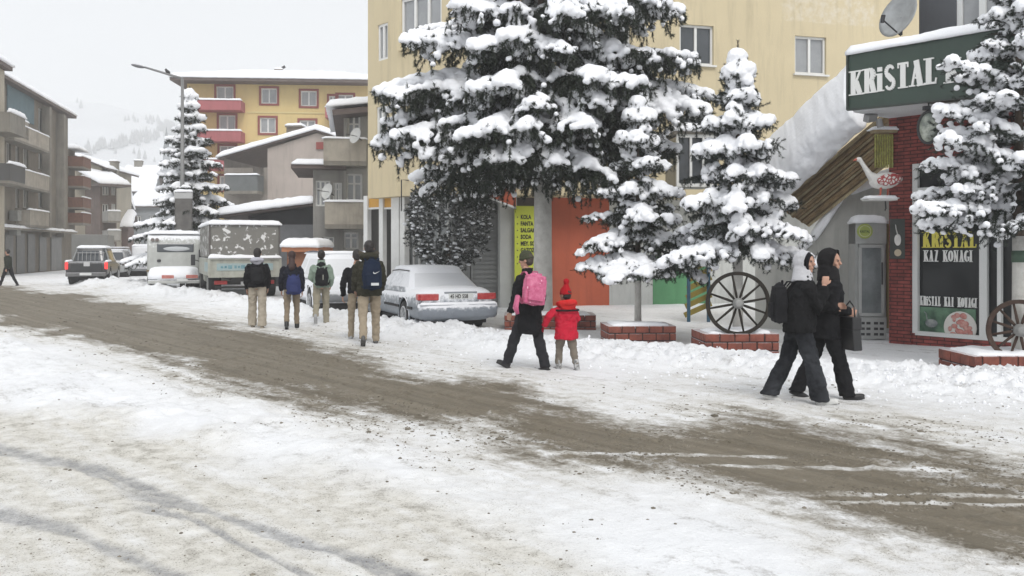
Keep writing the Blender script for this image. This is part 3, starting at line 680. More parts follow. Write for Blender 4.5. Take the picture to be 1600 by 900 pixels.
# shopfront of the angled facet: white posts, dark door, glazing, ochre signboard band
def apanel(fr,p0,p1,py0,py1,m,name,y=.5,t=.1,par=None):
    h=fr.rect(p0,py0,p1,py1,y); o=MB().box(((h[0]+h[2])/2,y+t/2,(h[1]+h[3])/2),(h[2]-h[0],t,h[3]-h[1])); return world_part(fr,o,name,m,par or TB)
apanel(fB,625,632,308,480,WHITEPAINT,'post',.35,.2); 
h=fB.rect(632,308,703,480,.6); world_part(fB,MB().box(((h[0]+h[2])/2,.7,(OV-.1)/2),(h[2]-h[0],.1,OV+.08)),'shop_window',mat('grey_shop_glass',(.17,.18,.18),.2,noise=.5,nscale=2,col2=(.28,.29,.28)),TB)
mb=MB()
for px in (633,646,655,668,685,700):
    a=fB.loc(px,400,.6)[0]; mb.box((a,.62,1.5),(.045,.06,3.1))
for z in (2.35,): mb.box(((h[0]+h[2])/2,.625,z),(h[2]-h[0],.05,.06))
world_part(fB,mb,'shopfront_frame',mat('grey_alu',(.45,.45,.44),.5),TB)
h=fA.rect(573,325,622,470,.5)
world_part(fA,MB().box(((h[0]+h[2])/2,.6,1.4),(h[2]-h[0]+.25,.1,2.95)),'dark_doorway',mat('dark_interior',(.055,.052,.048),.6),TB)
for a,b,n in ((568,574,'post'),(592,598,'post'),(611,623,'post')): apanel(fA,a,b,306,480,WHITEPAINT,n,.30,.14)
for a,b in ((574,592),(598,611)):
    apanel(fA,a,b,305,324,mat('ochre_sign_panel',(.62,.33,.06),.6),'signboard_panel',.36,.05)
    apanel(fA,a,b,324,327,WHITEPAINT,'transom',.34,.08)
for px,y0 in ((628,282),(650,281)):
    a=fB.loc(px,y0,-.12); world_part(fB,MB().tube([(a[0]+.16,-.02,a[1]),(a[0],-.14,a[1]+.02),(a[0],-.14,a[1]-.85)],.018,6),'bracket_pipe',DARKMETAL,TB)
# red awning fascia with white lower edge
A=thing('shop_awning','red sloping awning board with white lower edge beside the yellow menu banner','awning',(-.9,24.1,2.6))
q=[W(742,286,24.0),W(806,288,24.2),W(806,325,24.2),W(742,300,24.0)]; o=Vector(A.location); n=Vector((0,.12,0))
MB().hexa([q[3]-o,q[2]-o,q[0]-o,q[1]-o,q[3]-o+n,q[2]-o+n,q[0]-o+n,q[1]-o+n]).build('fascia',ORNG,A)
MB().bar(q[3]-o-Vector((0,.01,0)),q[2]-o-Vector((0,.01,0)),.04,.05).build('lower_edge',WHITEPAINT,A)
# text helper: built-in lettering turned into a thin solid mesh
def text(name,s,m,parent,loc,size,rot=(PI/2,0,0),ext_=.004,off=.0,sx=1,align='LEFT',sh=0):
    c=bpy.data.curves.new(name,'FONT'); c.body=s; c.size=size; c.extrude=ext_; c.offset=off; c.align_x=align; c.shear=sh; c.resolution_u=2
    o=bpy.data.objects.new(name,c); COL.objects.link(o); bpy.context.view_layer.update()
    me=bpy.data.meshes.new_from_object(o.evaluated_get(bpy.context.evaluated_depsgraph_get())); bpy.data.objects.remove(o)
    ob=bpy.data.objects.new(name,me); COL.objects.link(ob); me.materials.clear(); me.materials.append(m)
    me.transform(Matrix.Translation(loc)@Matrix.Rotation(rot[2],4,'Z')@Matrix.Rotation(rot[0],4,'X')@Matrix.Diagonal((sx,1,1,1))); ob.parent=parent; return ob
# yellow menu banner
fr=Frame(-1.71,24,math.atan(.27)); h=fr.rect(804,322,852,458,.55)
BN=thing('menu_banner','tall yellow-green banner listing drinks in dark capitals, hung beside the whitewashed trunk','banner',(fr.o.x,fr.o.y,0),fr.a)
MB().box(((h[0]+h[2])/2,.55,(h[1]+h[3])/2),(h[2]-h[0],.03,h[3]-h[1])).build('banner_sheet',mat('lime_yellow_sheet',(.60,.66,.06),.6,noise=.2,nscale=2),BN)
MB().box(((h[0]+h[2])/2,.55,h[1]-.26),(h[2]-h[0],.03,.5)).build('dark_panel',mat('dark_green_sheet',(.06,.07,.05),.6),BN)
INK=mat('dark_ink',(.02,.02,.015),.7)
for i,t in enumerate(('KOLA','FANTA','SALGAM','SODA','MEY. SO','GAZOZ','SU','ME')):
    z=CH-(341+i*10.6-390)/F*24.5
    text('lettering',t,INK,BN,(h[0]+.17,.53,z),.165,off=.006,sx=.70); MB().ell((h[0]+.08,.53,z+.05),(.018,.008,.018),nu=8,nv=5).build('bullet',INK,BN)
text('lettering','SODA',mat('pale_ink',(.5,.5,.4),.7),BN,(h[0]+.1,.53,h[1]-.12),.1)
# small annex with snowy roof behind the young spruces
fx=Frame(4.2,22.6,math.atan(.1)); h=fx.rect(1058,240,1120,300)
T=thing('balcony_box','small dark glazed balcony box with snowy roof above the green wall','balcony',fx.o,fx.a)
MB().box(((h[0]+h[2])/2,.6,3.9),(1.0,1.1,1.3)).build('glazed_side',GLASS,T); mb=MB()
for x in(-.5,-.16,.17,.5): mb.box(((h[0]+h[2])/2+x,.02,3.9),(.06,.07,1.3))
mb.box(((h[0]+h[2])/2,.02,3.28),(1.06,.075,.08)); mb.box(((h[0]+h[2])/2,.02,4.52),(1.06,.075,.08)); mb.build('frame',WHITEPAINT,T)
MB().box(((h[0]+h[2])/2,.6,4.6),(1.2,1.3,.08)).build('roof',GREYC,T)
mb=MB(); snowpad(mb,h[0]-.1,h[0]+1.25,-.1,1.3,4.64,.24,4); mb.build('snow_cover',SNOW,T,smooth=True)
# blue posts, slatted yellow board under the young spruce
BL=mat('blue_post_paint',(.03,.10,.16),.6,noise=.5,nscale=6)
for k,(px,lab) in enumerate(((1076,'blue post left of the leaning yellow boards'),(1107,'blue post right of the leaning yellow boards'))):
    p=W(px,500,20.2); T=thing('post',lab,'post',(p.x,20.2,0)); MB().box((0,0,.9),(.07,.07,2.2)).build('shaft',BL,T,bevel=.006)
p=W(1092,500,20.4); T=thing('board_panel','yellow slanted boards leaning between the two blue posts','panel',(p.x,20.45,0))
mb=MB()
for k in range(7): mb.bar((-.32+k*.02,0,.15+k*.2),(.30,.02,.42+k*.2),.02,.12)
mb.build('boards',mat('yellow_boards',(.33,.25,.05),.8,noise=.6,nscale=4),T)
# ---- restaurant on the right
VPs=-300; sl=1400/1100
fS=Frame(6.85,15.4,math.atan2(-1,(1100/1400)))
BRICK=None
def brick_mat(name,c1,c2,mort,sc,bw=.5,rh=.25,snow=0,ms=.02):
    m=bpy.data.materials.new(name); m.use_nodes=True; t=m.node_tree; n=t.nodes; l=t.links; b=n['Principled BSDF']; b.inputs['Roughness'].default_value=.85
    tc=n.new('ShaderNodeTexCoord'); sp=n.new('ShaderNodeSeparateXYZ'); l.new(tc.outputs['Object'],sp.inputs[0])
    ad=n.new('ShaderNodeMath'); l.new(sp.outputs[0],ad.inputs[0]); l.new(sp.outputs[1],ad.inputs[1]); cb=n.new('ShaderNodeCombineXYZ'); l.new(ad.outputs[0],cb.inputs[0]); l.new(sp.outputs[2],cb.inputs[1])
    q=n.new('ShaderNodeTexBrick'); q.inputs['Scale'].default_value=sc; q.inputs['Brick Width'].default_value=bw; q.inputs['Row Height'].default_value=rh; q.inputs['Mortar Size'].default_value=ms
    q.inputs['Color1'].default_value=(*c1,1); q.inputs['Color2'].default_value=(*c2,1); q.inputs['Mortar'].default_value=(*mort,1); l.new(cb.outputs[0],q.inputs[0])
    nz=n.new('ShaderNodeTexNoise'); nz.inputs['Scale'].default_value=7; nz.inputs['Detail'].default_value=6; l.new(tc.outputs['Object'],nz.inputs[0])
    mr=n.new('ShaderNodeMapRange'); l.new(nz.outputs[0],mr.inputs[0]); mr.inputs[1].default_value=.3; mr.inputs[2].default_value=.7; mr.inputs[3].default_value=.55; mr.inputs[4].default_value=1.25
    mu=n.new('ShaderNodeMix'); mu.data_type='RGBA'; mu.blend_type='MULTIPLY'; mu.inputs[0].default_value=1; l.new(q.outputs[0],mu.inputs[6]); l.new(mr.outputs[0],mu.inputs[7]); l.new(mu.outputs[2],b.inputs['Base Color'])
    bp=n.new('ShaderNodeBump'); bp.inputs['Distance'].default_value=.012; bp.invert=True; l.new(q.outputs['Fac'],bp.inputs['Height']); l.new(bp.outputs[0],b.inputs['Normal']); return m
RBRICK=brick_mat('red_split_brick',(.29,.06,.05),(.20,.04,.035),(.06,.016,.014),1,.24,.062,ms=.008)
T=thing('restaurant_building','red brick and glass goose restaurant at the right edge, with dark grey upper storey','building',fS.o,fS.a)
SHOP=T
yB=0
x0=fS.loc(1389,530)[0]; x1=fS.loc(1424,530)[0]
MB().box(((x0+x1)/2,.45,2.05),(x1-x0,.9,4.3)).build('brick_pillar',RBRICK,T)
x2=fS.loc(1960,530)[0]
MB().box(((x1+x2)/2,.3,3.62),(x2-x1,.6,1.0)).build('brick_lintel',RBRICK,T)
MB().box(((x1+x2)/2,.28,.07),(x2-x1,.5,.34)).build('brick_plinth',RBRICK,T)
FR=mat('white_alu',(.68,.69,.68),.4)
def frame_bars(name,xs,zs,zb,zt,xa,xb,y=.06,w=.09):
    mb=MB()
    for x,ww in xs: mb.box((x,y,(zb+zt)/2),(ww,.08,zt-zb))
    for z,ww in zs: mb.box(((xa+xb)/2,y+.003,z),(xb-xa,.075,ww))
    return mb.build(name,FR,T)
g0=x1+.05; g1=fS.loc(1533,480)[0]; g2=fS.loc(1560,480)[0]; zt=3.1; zb=.22
ztr=fS.loc(1470,296)[1]
frame_bars('window_frame',((g0,.09),(g1+.02,.12),(g2,.06),(g2+1.2,.1),(g2+2.6,.1)),((zt,.1),(zb,.07),(ztr,.10)),zb,zt+.05,g0,x2)
MB().box(((g0+x2)/2,.13,(zt+zb)/2),(x2-g0,.02,zt-zb)).build('shop_pane',mat('shop_glass',(.016,.018,.019),.15,spec=.25,noise=.3,nscale=1,col2=(.03,.033,.036)),T)
MB().box(((g0+x2)/2,2.1,1.7),(x2-g0,.1,3.4)).build('inner_wall',mat('dim_interior',(.10,.09,.08),.8,noise=.5,nscale=1),T)
# overhanging slab: white soffit
sx0=fS.loc(1345,180,-.9)[0]
MB().box(((sx0+x2)/2,-.18,4.0),(x2-sx0,1.9,.10)).build('soffit',mat('white_soffit',(.72,.74,.76),.7,noise=.2,nscale=1),T)
MB().box(((sx0+x2)/2,2.6,4.6),(x2-sx0,4.0,.7)).build('floor_slab',GREYC,T)
# upper storey
u0=fS.loc(1436,40,1.0)[0]
uz=4.95
hh=[(fS.loc(1494,20,1.0)[0],5.15,fS.loc(1575,20,1.0)[0],6.6),(fS.loc(1660,20,1.0)[0],5.15,fS.loc(1760,20,1.0)[0],6.6)]
m=MB(); wall_holes(m,u0,x2,uz,7.6,hh,1.0,.2); m.add([(u0,1,uz),(u0,5,uz),(u0,5,7.6),(u0,1,7.6),(x2,1,7.6),(x2,5,7.6)],[(0,1,2,3),(3,4,5,2)]); m.build('upper_wall',mat('slate_grey_render',(.085,.09,.10),.8,noise=.3,nscale=1,stain=.3),T,recalc=False)
for h in hh: window(T,h,1.0,FR,CURTAIN,fw=.09,depth=.05,hbar=True)
mb=MB(); snowpad(mb,u0-.1,x2,.8,5,7.6,.3,8); mb.build('roof_snow',SNOW,T,smooth=True)
# window writing and pictures, on the glass
PW=mat('white_vinyl',(.78,.78,.76),.5); PY=mat('yellow_vinyl',(.70,.62,.10),.5)
LET={}
def serif_word(mb,word,x,z,h,ws=.62,y=0,t=.02,slant=0,bold=.2,rise=0):
    """Hand-cut condensed serif capitals. Strokes are laid slightly proud of each other."""
    k=[0]
    def st(ax,az,bx,bz,w):
        k[0]+=1; d=Vector((bx-ax,0,bz-az)); L=max(d.length,1e-6); nrm=Vector((-d.z,0,d.x))/L*w/2; a=Vector((ax,0,az)); b=Vector((bx,0,bz)); tt=t+k[0]*.00012
        q=[a-nrm,b-nrm,b+nrm,a+nrm]; mb.prism([(p.x,p.z+rise*(p.x-x)) for p in q],y-tt,y)
    def arc(cx,cz,rx,rz,a0,a1,w0,w1,n=8):
        pr=None
        for i in range(n+1):
            a=R(a0+(a1-a0)*i/n); p=(cx+rx*math.cos(a),cz+rz*math.sin(a)); 
            if pr: st(pr[0],pr[1],p[0],p[1],(w0+(w1-w0)*math.sin(PI*(i-.5)/n)))
            pr=p
    B=h*bold; TH=h*.07; SF=h*.055
    def ser(cx,cz,w): st(cx-w/2,cz,cx+w/2,cz,SF)
    for c in word:
        W_=h*ws
        if c==' ': x+=h*.32; continue
        if c=='K': W_*=1.12; s=x+B*.8; st(s,z,s,z+h,B); ser(s,z+SF/2,B*1.9); ser(s,z+h-SF/2,B*1.9); st(s+B*.3,z+h*.42,x+W_-h*.1,z+h*.95,TH*1.2); st(s+B*.6,z+h*.55,x+W_-B*.5,z+h*.05,B*1.0); ser(x+W_-B*.5,z+SF/2,B*1.8); ser(x+W_-B*.7,z+h-SF/2,B*1.5)
        elif c=='R': W_*=1.08; s=x+B*.8; st(s,z,s,z+h,B); ser(s,z+SF/2,B*1.9); ser(s-B*.2,z+h-SF/2,B*1.5); arc(s+B*.4,z+h*.73,W_*.34,h*.24,90,-90,TH,B*1.1); st(s+B*.9,z+h*.5,x+W_-B*.4,z+h*.05,B); ser(x+W_-B*.3,z+SF/2,B*1.4)
        elif c=='i': W_*=.55; s=x+W_*.5; st(s,z,s,z+h*.72,B); ser(s,z+SF/2,B*1.8); ser(s-B*.2,z+h*.72-SF/2,B*1.3); st(s,z+h*.80,s,z+h*.97,B*.95)
        elif c=='S': W_*=1.0; cx=x+W_*.5; arc(cx,z+h*.73,W_*.30,h*.22,25,260,TH*1.2,B*.72,12); st(cx-W_*.22,z+h*.63,cx+W_*.22,z+h*.37,B*.95); arc(cx,z+h*.27,W_*.32,h*.22,80,-155,TH*1.2,B*.72,12)
        elif c=='T': cx=x+W_*.5; st(cx,z,cx,z+h-SF,B); ser(cx,z+SF/2,B*1.9); st(x+h*.04,z+h-TH/2,x+W_-h*.04,z+h-TH/2,TH*1.1); st(x+h*.06,z+h,x+h*.06,z+h*.8,SF); st(x+W_-h*.06,z+h,x+W_-h*.06,z+h*.8,SF)
        elif c=='A': W_*=1.05; cx=x+W_*.5; st(cx,z+h,x+h*.08,z,TH*1.2); st(cx-TH*.3,z+h,x+W_-h*.12,z,B); st(x+W_*.25,z+h*.33,x+W_*.72,z+h*.33,TH); ser(x+h*.08,z+SF/2,B*1.2); ser(x+W_-h*.1,z+SF/2,B*1.6)
        elif c=='L': W_*=.95; s=x+B*.8; st(s,z,s,z+h,B); ser(s,z+h-SF/2,B*1.9); st(s-B*.9,z+TH/2,x+W_-h*.02,z+TH/2,TH*1.1); st(x+W_-h*.05,z,x+W_-h*.02,z+h*.22,SF)
        elif c=='Z': st(x+h*.05,z+h-TH/2,x+W_-h*.05,z+h-TH/2,TH*1.1); st(x+W_-h*.14,z+h-TH,x+h*.14,z+TH,B); st(x+h*.05,z+TH/2,x+W_-h*.03,z+TH/2,TH*1.1)
        elif c=='O': cx=x+W_*.5; arc(cx,z+h*.5,W_*.36,h*.44,90,270,TH,B*1.2,9); arc(cx,z+h*.5,W_*.36,h*.44,90,-90,TH,B*1.2,9)
        elif c=='G': cx=x+W_*.5; arc(cx,z+h*.5,W_*.36,h*.44,50,290,TH,B*1.2,12); st(x+W_*.84,z+h*.08,x+W_*.84,z+h*.42,B*.9); ser(x+W_*.8,z+h*.43,B*1.5)
        elif c=='N': W_*=1.1; st(x+h*.1,z,x+h*.1,z+h,TH); st(x+h*.08,z+h,x+W_-h*.12,z,B); st(x+W_-h*.1,z,x+W_-h*.1,z+h,TH); ser(x+h*.1,z+SF/2,B*1.2); ser(x+W_-h*.1,z+h-SF/2,B*1.2)
        elif c=='I': W_*=.5; s=x+W_*.5; st(s,z,s,z+h,B); ser(s,z+SF/2,B*1.8); ser(s,z+h-SF/2,B*1.8)
        x+=W_+h*.035
    return x
def width_of(word,h,ws,bold=.2): 
    q=MB(); return serif_word(q,word,0,0,h,ws,bold=bold)
def put_word(name,word,px0,px1,py0,py1,m,par,fr,y,t=.002,bold=.2):
    xa=fr.loc(px0,(py0+py1)/2,y)[0]; xb=fr.loc(px1,(py0+py1)/2,y)[0]; zb_=fr.loc((px0+px1)/2,py1,y)[1]; zt_=fr.loc((px0+px1)/2,py0,y)[1]; h=zt_-zb_
    lo,hi=.2,2.
    for _ in range(30):
        mid=(lo+hi)/2
        if width_of(word,h,mid,bold)>xb-xa: hi=mid
        else: lo=mid
    mb=MB(); serif_word(mb,word,xa,zb_,h,lo,y,t,bold=bold); return mb.build(name,m,par)
put_word('lettering','KRiSTAL',1441,1527,362,387,PY,T,fS,.115,bold=.2)
put_word('lettering','KAZ KONAGI',1443,1520,391,409,PW,T,fS,.115,bold=.16)
put_word('lettering','KRiSTAL KAZ KONAGI',1437,1527,464,479,PW,T,fS,.115,bold=.15)
def pic_mat():
    m=bpy.data.materials.new('poster_green'); m.use_nodes=True; t=m.node_tree;n=t.nodes;l=t.links;b=n['Principled BSDF']
    tc=n.new('ShaderNodeTexCoord'); q=n.new('ShaderNodeTexNoise'); q.inputs['Scale'].default_value=4; q.inputs['Detail'].default_value=4; l.new(tc.outputs['Object'],q.inputs[0])
    r=n.new('ShaderNodeValToRGB'); l.new(q.outputs[0],r.inputs[0]); r.color_ramp.elements[0].position=.35; r.color_ramp.elements[0].color=(.02,.06,.035,1); r.color_ramp.elements[1].position=.65; r.color_ramp.elements[1].color=(.13,.26,.16,1); l.new(r.outputs[0],b.inputs['Base Color']); b.inputs['Roughness'].default_value=.4; return m
h=fS.rect(1429,481,1525,536,.115)
pg=MB().box(((h[0]+h[2])/2,.112,(h[1]+h[3])/2),(h[2]-h[0],.008,h[3]-h[1])).build('goose_poster',pic_mat(),T)
xm=fS.loc(1455,505,.1); q=MB(); q.ell((xm[0],.104,xm[1]),(.11,.008,.07)); q.tube([(xm[0]-.06,.103,xm[1]+.03),(xm[0]-.09,.103,xm[1]+.16),(xm[0]-.12,.103,xm[1]+.19)],[.025,.016,.02],8,flat=.3); q.build('painted_goose',mat('grey_goose',(.35,.37,.36),.5,noise=.8,nscale=9,col2=(.04,.06,.08)),pg,smooth=True)
xp=fS.loc(1500,512,.1); rr=.27
q=MB(); q.tube([(xp[0],.108,xp[1]),(xp[0],.100,xp[1])],[rr,rr],28); q.build('plate',mat('plate_white',(.68,.66,.62),.4),pg)
q=MB(); rd=random.Random(5)
for k in range(26): a=rd.random()*6.28; r=rr*.78*rd.random()**.5; q.ell((xp[0]+r*math.cos(a)*.9,.098,xp[1]+r*math.sin(a)),(rd.uniform(.03,.07),.012,rd.uniform(.03,.05)),nu=8,nv=6)
q.build('sliced_meat',mat('meat',(.50,.17,.15),.5,noise=.9,nscale=14,col2=(.66,.42,.36)),pg,smooth=True)
# the fascia sign, own plane a metre in front
fG=Frame(5.9,14.66,fS.a)
c=[fG.loc(1325,85),fG.loc(1325,172),fG.loc(1510,153)]
sg0=c[0][0]; L=5.6
TS=thing('shop_sign','long dark green fascia sign with white KRiSTAL KAZ lettering and snow on top','sign',fG.o,fG.a)
SGN=mat('sign_green',(.032,.058,.043),.45,noise=.3,nscale=2,col2=(.05,.075,.06),stain=.3)
zT=c[0][1]; zB=c[1][1]; sB=(c[2][1]-c[1][1])/(c[2][0]-c[1][0]); ct=fG.loc(1540,48); sT=(ct[1]-zT)/(ct[0]-sg0)
mb=MB(); mb.prism([(sg0,zB),(sg0+L,zB+sB*L),(sg0+L,zT+sT*L),(sg0,zT)],0,.3); mb.build('sign_board',SGN,TS,bevel=.008)
mb=MB(); e=.03
mb.bar((sg0,-.01,zB),(sg0+L,-.01,zB+sB*L),.05,.03); mb.bar((sg0,-.01,zT),(sg0+L,-.01,zT+sT*L),.05,.03); mb.bar((sg0,-.012,zB),(sg0,-.012,zT),.03,.05); mb.build('edge_trim',mat('dark_trim',(.03,.04,.035),.4),TS)
# lettering
def sign_word(word,px0,px1,py0,py1,pyb2):
    xa,zt_=fG.loc(px0,py0,0); xa,zb_=fG.loc(px0,py1,0); xb,zb2=fG.loc(px1,pyb2,0); h=zt_-zb_
    lo,hi=.2,2.
    for _ in range(30):
        mid=(lo+hi)/2
        if width_of(word,h,mid,.21)>xb-xa: hi=mid
        else: lo=mid
    mb=MB(); serif_word(mb,word,xa,zb_,h,lo,-.003,.015,bold=.21,rise=(zb2-zb_)/(xb-xa)); mb.build('lettering',PW,TS); return lo,h,(zb2-zb_)/(xb-xa)
sign_word('KRiSTAL',1328,1466,112,150,133); lo_=sign_word('KAZ',1476,1556,93,131,121)
xs=fG.loc(1578,100)[0]; mb=MB(); serif_word(mb,'KONAGI',xs,fG.loc(1578,119)[1],lo_[1],lo_[0],-.003,.015,bold=.21,rise=lo_[2]); mb.build('lettering',PW,TS)
mb=MB(); snowpad(mb,sg0-.03,sg0+L,-.06,.85,zT-.01,.17,12,res=.07,zf=lambda x,y:(x-sg0)*sT,over=.03); mb.build('snow_cap',SNOW,TS,smooth=True)
# satellite dish on the slab behind the sign
d=W(1408,27,16.0); T=thing('satellite_dish','grey satellite dish standing on the snowy ledge behind the green sign','satellite dish',(d.x,d.y,d.z-.4))
mb=MB(); n=28; rr=.38
mb.v=[];M=Matrix.Rotation(R(-62),3,'Z')@Matrix.Rotation(R(70),3,'X')
ring=[]
for j in range(7):
    r=rr*j/6; z=.10*(j/6)**2
    for i in range(n): a=2*PI*i/n; ring.append(M@Vector((r*math.cos(a),r*1.12*math.sin(a),z))+Vector((0,0,.4)))
off=(M@Vector((0,0,-1)))*.012
mb.v=[tuple(p) for p in ring]+[tuple(p+off) for p in ring]; K=7*n
for j in range(6):
    for i in range(n):
        a=j*n+i;b=j*n+(i+1)%n; mb.f.append((a,b,b+n,a+n)); mb.f.append((a+K,a+n+K,b+n+K,b+K))
for i in range(n): a=6*n+i;b=6*n+(i+1)%n; mb.f.append((a,b,b+K,a+K))
mb.build('dish_bowl',mat('dish_grey',(.27,.28,.28),.5,noise=.5,nscale=4,col2=(.5,.52,.54)),T,smooth=True,recalc=False)
ax=M@Vector((0,0,1)); MB().tube([Vector((0,0,.08)),Vector((0,0,.4))+ax*-.02],.025,8).build('mast',DARKMETAL,T)
tip=Vector((-.42,-.25,.28)); MB().tube([Vector((-.05,-.1,.05)),tip],.014,6).build('feed_arm',DARKMETAL,T); MB().tube([tip-Vector((.02,0,.04)),tip+Vector((-.0,0,.09))],[.03,.04],8).build('receiver',DARKMETAL,T)
# floodlight and oval lantern under the soffit
p=W(1360,184,15.2); T=thing('floodlight','small grey floodlight clamped under the left end of the green sign','lamp',p)
MB().box((0,0,0),(.22,.12,.13),M=Matrix.Rotation(R(25),3,'X')@Matrix.Rotation(.5,3,'Z')).build('lamp_body',mat('lamp_grey',(.3,.3,.3),.4),T,bevel=.015); MB().tube([(0,0,.05),(.02,.02,.2)],.015,6).build('bracket',DARKMETAL,T); MB().tube([(.14,0,-.02),(.17,0,-.16)],[.05,.055],10).build('camera_head',mat('lamp_grey',(.3,.3,.3),.4),T)
p=W(1451,199,14.0); T=thing('oval_lantern','oval glass lantern with dark rim hanging under the soffit beside the brick pillar','lantern',p)
M=Matrix.Rotation(fS.a,3,'Z')
mb=MB(); mb.tube([M@Vector((.17*math.cos(a),0,.25*math.sin(a))) for a in [2*PI*i/32 for i in range(33)]],.022,8,False); mb.build('rim',DARKMETAL,T,smooth=True)
MB().ell((0,0,0),(.15,.05,.23),M=M,nu=20,nv=14).build('glass_bowl',mat('lantern_glass',(.10,.12,.10),.1,spec=.9,noise=.9,nscale=7,col2=(.45,.48,.40)),T,smooth=True)
MB().tube([(0,0,.25),(0,0,.40)],.012,6).build('hanger',DARKMETAL,T); MB().box((-.02,0,.30),(.12,.08,.06)).build('cap',DARKMETAL,T)
# stairway roof: boards beneath, heavy snow on top
ST=thing('stair_canopy','steep snow-covered plank canopy rising to the green sign above the fridge','canopy',(0,0,0))
Yc=17.3
def Pn(px,py,Y): return W(px,py,Y)
# underside planks between two sight lines, top edge farther back
a0=Pn(1236,345,18.4); a1=Pn(1400,178,16.4)       # upper/front eave under the snow
b0=Pn(1272,352,20.2); b1=Pn(1452,205,18.2)       # inner edge
base=Vector((5.6,17.3,0)); ST.location=base
q=[a0,a1,b0,b1]
PLK=mat('brown_planks',(.25,.175,.09),.85,noise=.8,nscale=5,col2=(.12,.08,.04),bump=.01,bscale=14)
PLK2=mat('pale_planks',(.40,.33,.20),.85,noise=.8,nscale=5,col2=(.16,.11,.06),bump=.01,bscale=14)
lo0=Pn(1232,420,18.0)
fc=Frame(5.45,18.2,math.atan2(-2.0,1.9))
def LQ(px,py,Y): return W(px,py,Y)-base
# canopy deck as boards running with the slope
t0=[LQ(1212,322,18.9),LQ(1395,168,16.6)]; t1=[LQ(1262,354,18.2),LQ(1424,226,16.3)]
nb=13
mA=MB(); mB_=MB(); rd=random.Random(3)
for i in range(nb):
    f0=i/nb+.006; f1=(i+1)/nb-.006; off=Vector((rd.uniform(-.03,.03),rd.uniform(-.03,.03),rd.uniform(-.02,.02)))
    q=[t0[0].lerp(t1[0],f0),t0[1].lerp(t1[1],f0),t0[0].lerp(t1[0],f1),t0[1].lerp(t1[1],f1)]; nn=Vector((.1,.45,.12)).normalized()*.05
    q=[p+off for p in q]
    (mA if i%3 else mB_).hexa([q[0],q[1],q[2],q[3],q[0]+nn,q[1]+nn,q[2]+nn,q[3]+nn])
mA.build('planks',PLK,ST); mB_.build('planks',PLK2,ST)
nn=Vector((.1,.5,.14)); q=[t0[0]+nn*.15,t0[1]+nn*.15,t1[0]+nn*.15,t1[1]+nn*.15]; MB().hexa([*q,*[p+nn*.1 for p in q]]).build('backing_board',PLK,ST)
# snow load on the canopy: a thick swelling tube-like mass
def snow_mass(name,A0,A1,w0,w1,th,par,seed,M_=110,n=56,dirw=Vector((.25,1,.1))):
    mb=MB(); vs=[];fs=[]
    for i in range(M_+1):
        t=i/M_; p=A0.lerp(A1,t); w=w0+(w1-w0)*t; d=(A1-A0).normalized(); u=dirw.normalized(); u=(u-d*u.dot(d)).normalized(); v=u.cross(d); v=v if v.z>0 else -v
        en=min(1,t*9,(1-t)*30)**.5 if 0<t<1 else .05
        for k in range(n):
            a=2*PI*k/n; ca,sa=math.cos(a),math.sin(a)
            r=1+.08*(float(fbm(t*7+ca,sa*1.5+ca*.7,3,seed))-.5)*2+.035*(float(fbm(t*30+ca*3,sa*6+ca*3,3,seed+5))-.5)*2
            e=.75; x=math.copysign(abs(ca)**e,ca)*w/2*r*en; y=math.copysign(abs(sa)**e,sa)*th/2*r*en*(1 if sa>0 else .32)
            vs.append(p+u*x+v*y)
    for i in range(M_):
        for k in range(n): a=i*n+k;b=i*n+(k+1)%n; fs.append((a,b,b+n,a+n))
    fs.append(tuple(range(n))[::-1]); fs.append(tuple(range(len(vs)-n,len(vs))))
    mb.add(vs,fs); return mb.build(name,SNOW,par,smooth=True)
snow_mass('snow_load',LQ(1184,298,19.4),LQ(1354,141,16.9),2.1,1.9,.85,ST,3,dirw=Vector((.1,1,.6)))
snow_mass('snow_load',LQ(1150,345,20.1),LQ(1225,240,19.3),2.0,2.0,.75,ST,6)
# low wall of the stair with its own snow
SW=thing('stair_wall','grey rendered stair side wall behind the drinks fridge, capped with lumpy snow','wall',(5.6,18.0,0))
base2=Vector(SW.location); fw_=Frame(5.0,18.6,math.atan2(-1.1,2.2))
def wl(px,py,y=0): return fw_.loc(px,py,y)
poly=[wl(1180,410),wl(1240,400),wl(1268,378),wl(1318,302),wl(1430,268)]
mb=MB(); pl=[(poly[0][0],-.1)]+[(x,z) for x,z in poly]+[(poly[-1][0],-.1)]
mb.prism(pl,0,.35); mb.v=[tuple(Matrix.Rotation(fw_.a,3,'Z')@Vector(v)+fw_.o-base2) for v in mb.v]; mb.build('wall',mat('stair_grey',(.50,.50,.47),.9,noise=.4,nscale=1,stain=.5),SW)
pp=[Matrix.Rotation(fw_.a,3,'Z')@Vector((x,.15,z))+fw_.o-base2 for x,z in poly]
snow_mass('snow_cap',pp[1],pp[2]+Vector((0,0,.02)),.5,.5,.25,SW,7,20,16); snow_mass('snow_cap',pp[2],pp[3],.5,.55,.26,SW,8,24,16); snow_mass('snow_cap',pp[3],pp[4]+Vector((0,0,.05)),.6,.6,.4,SW,9,24,16)
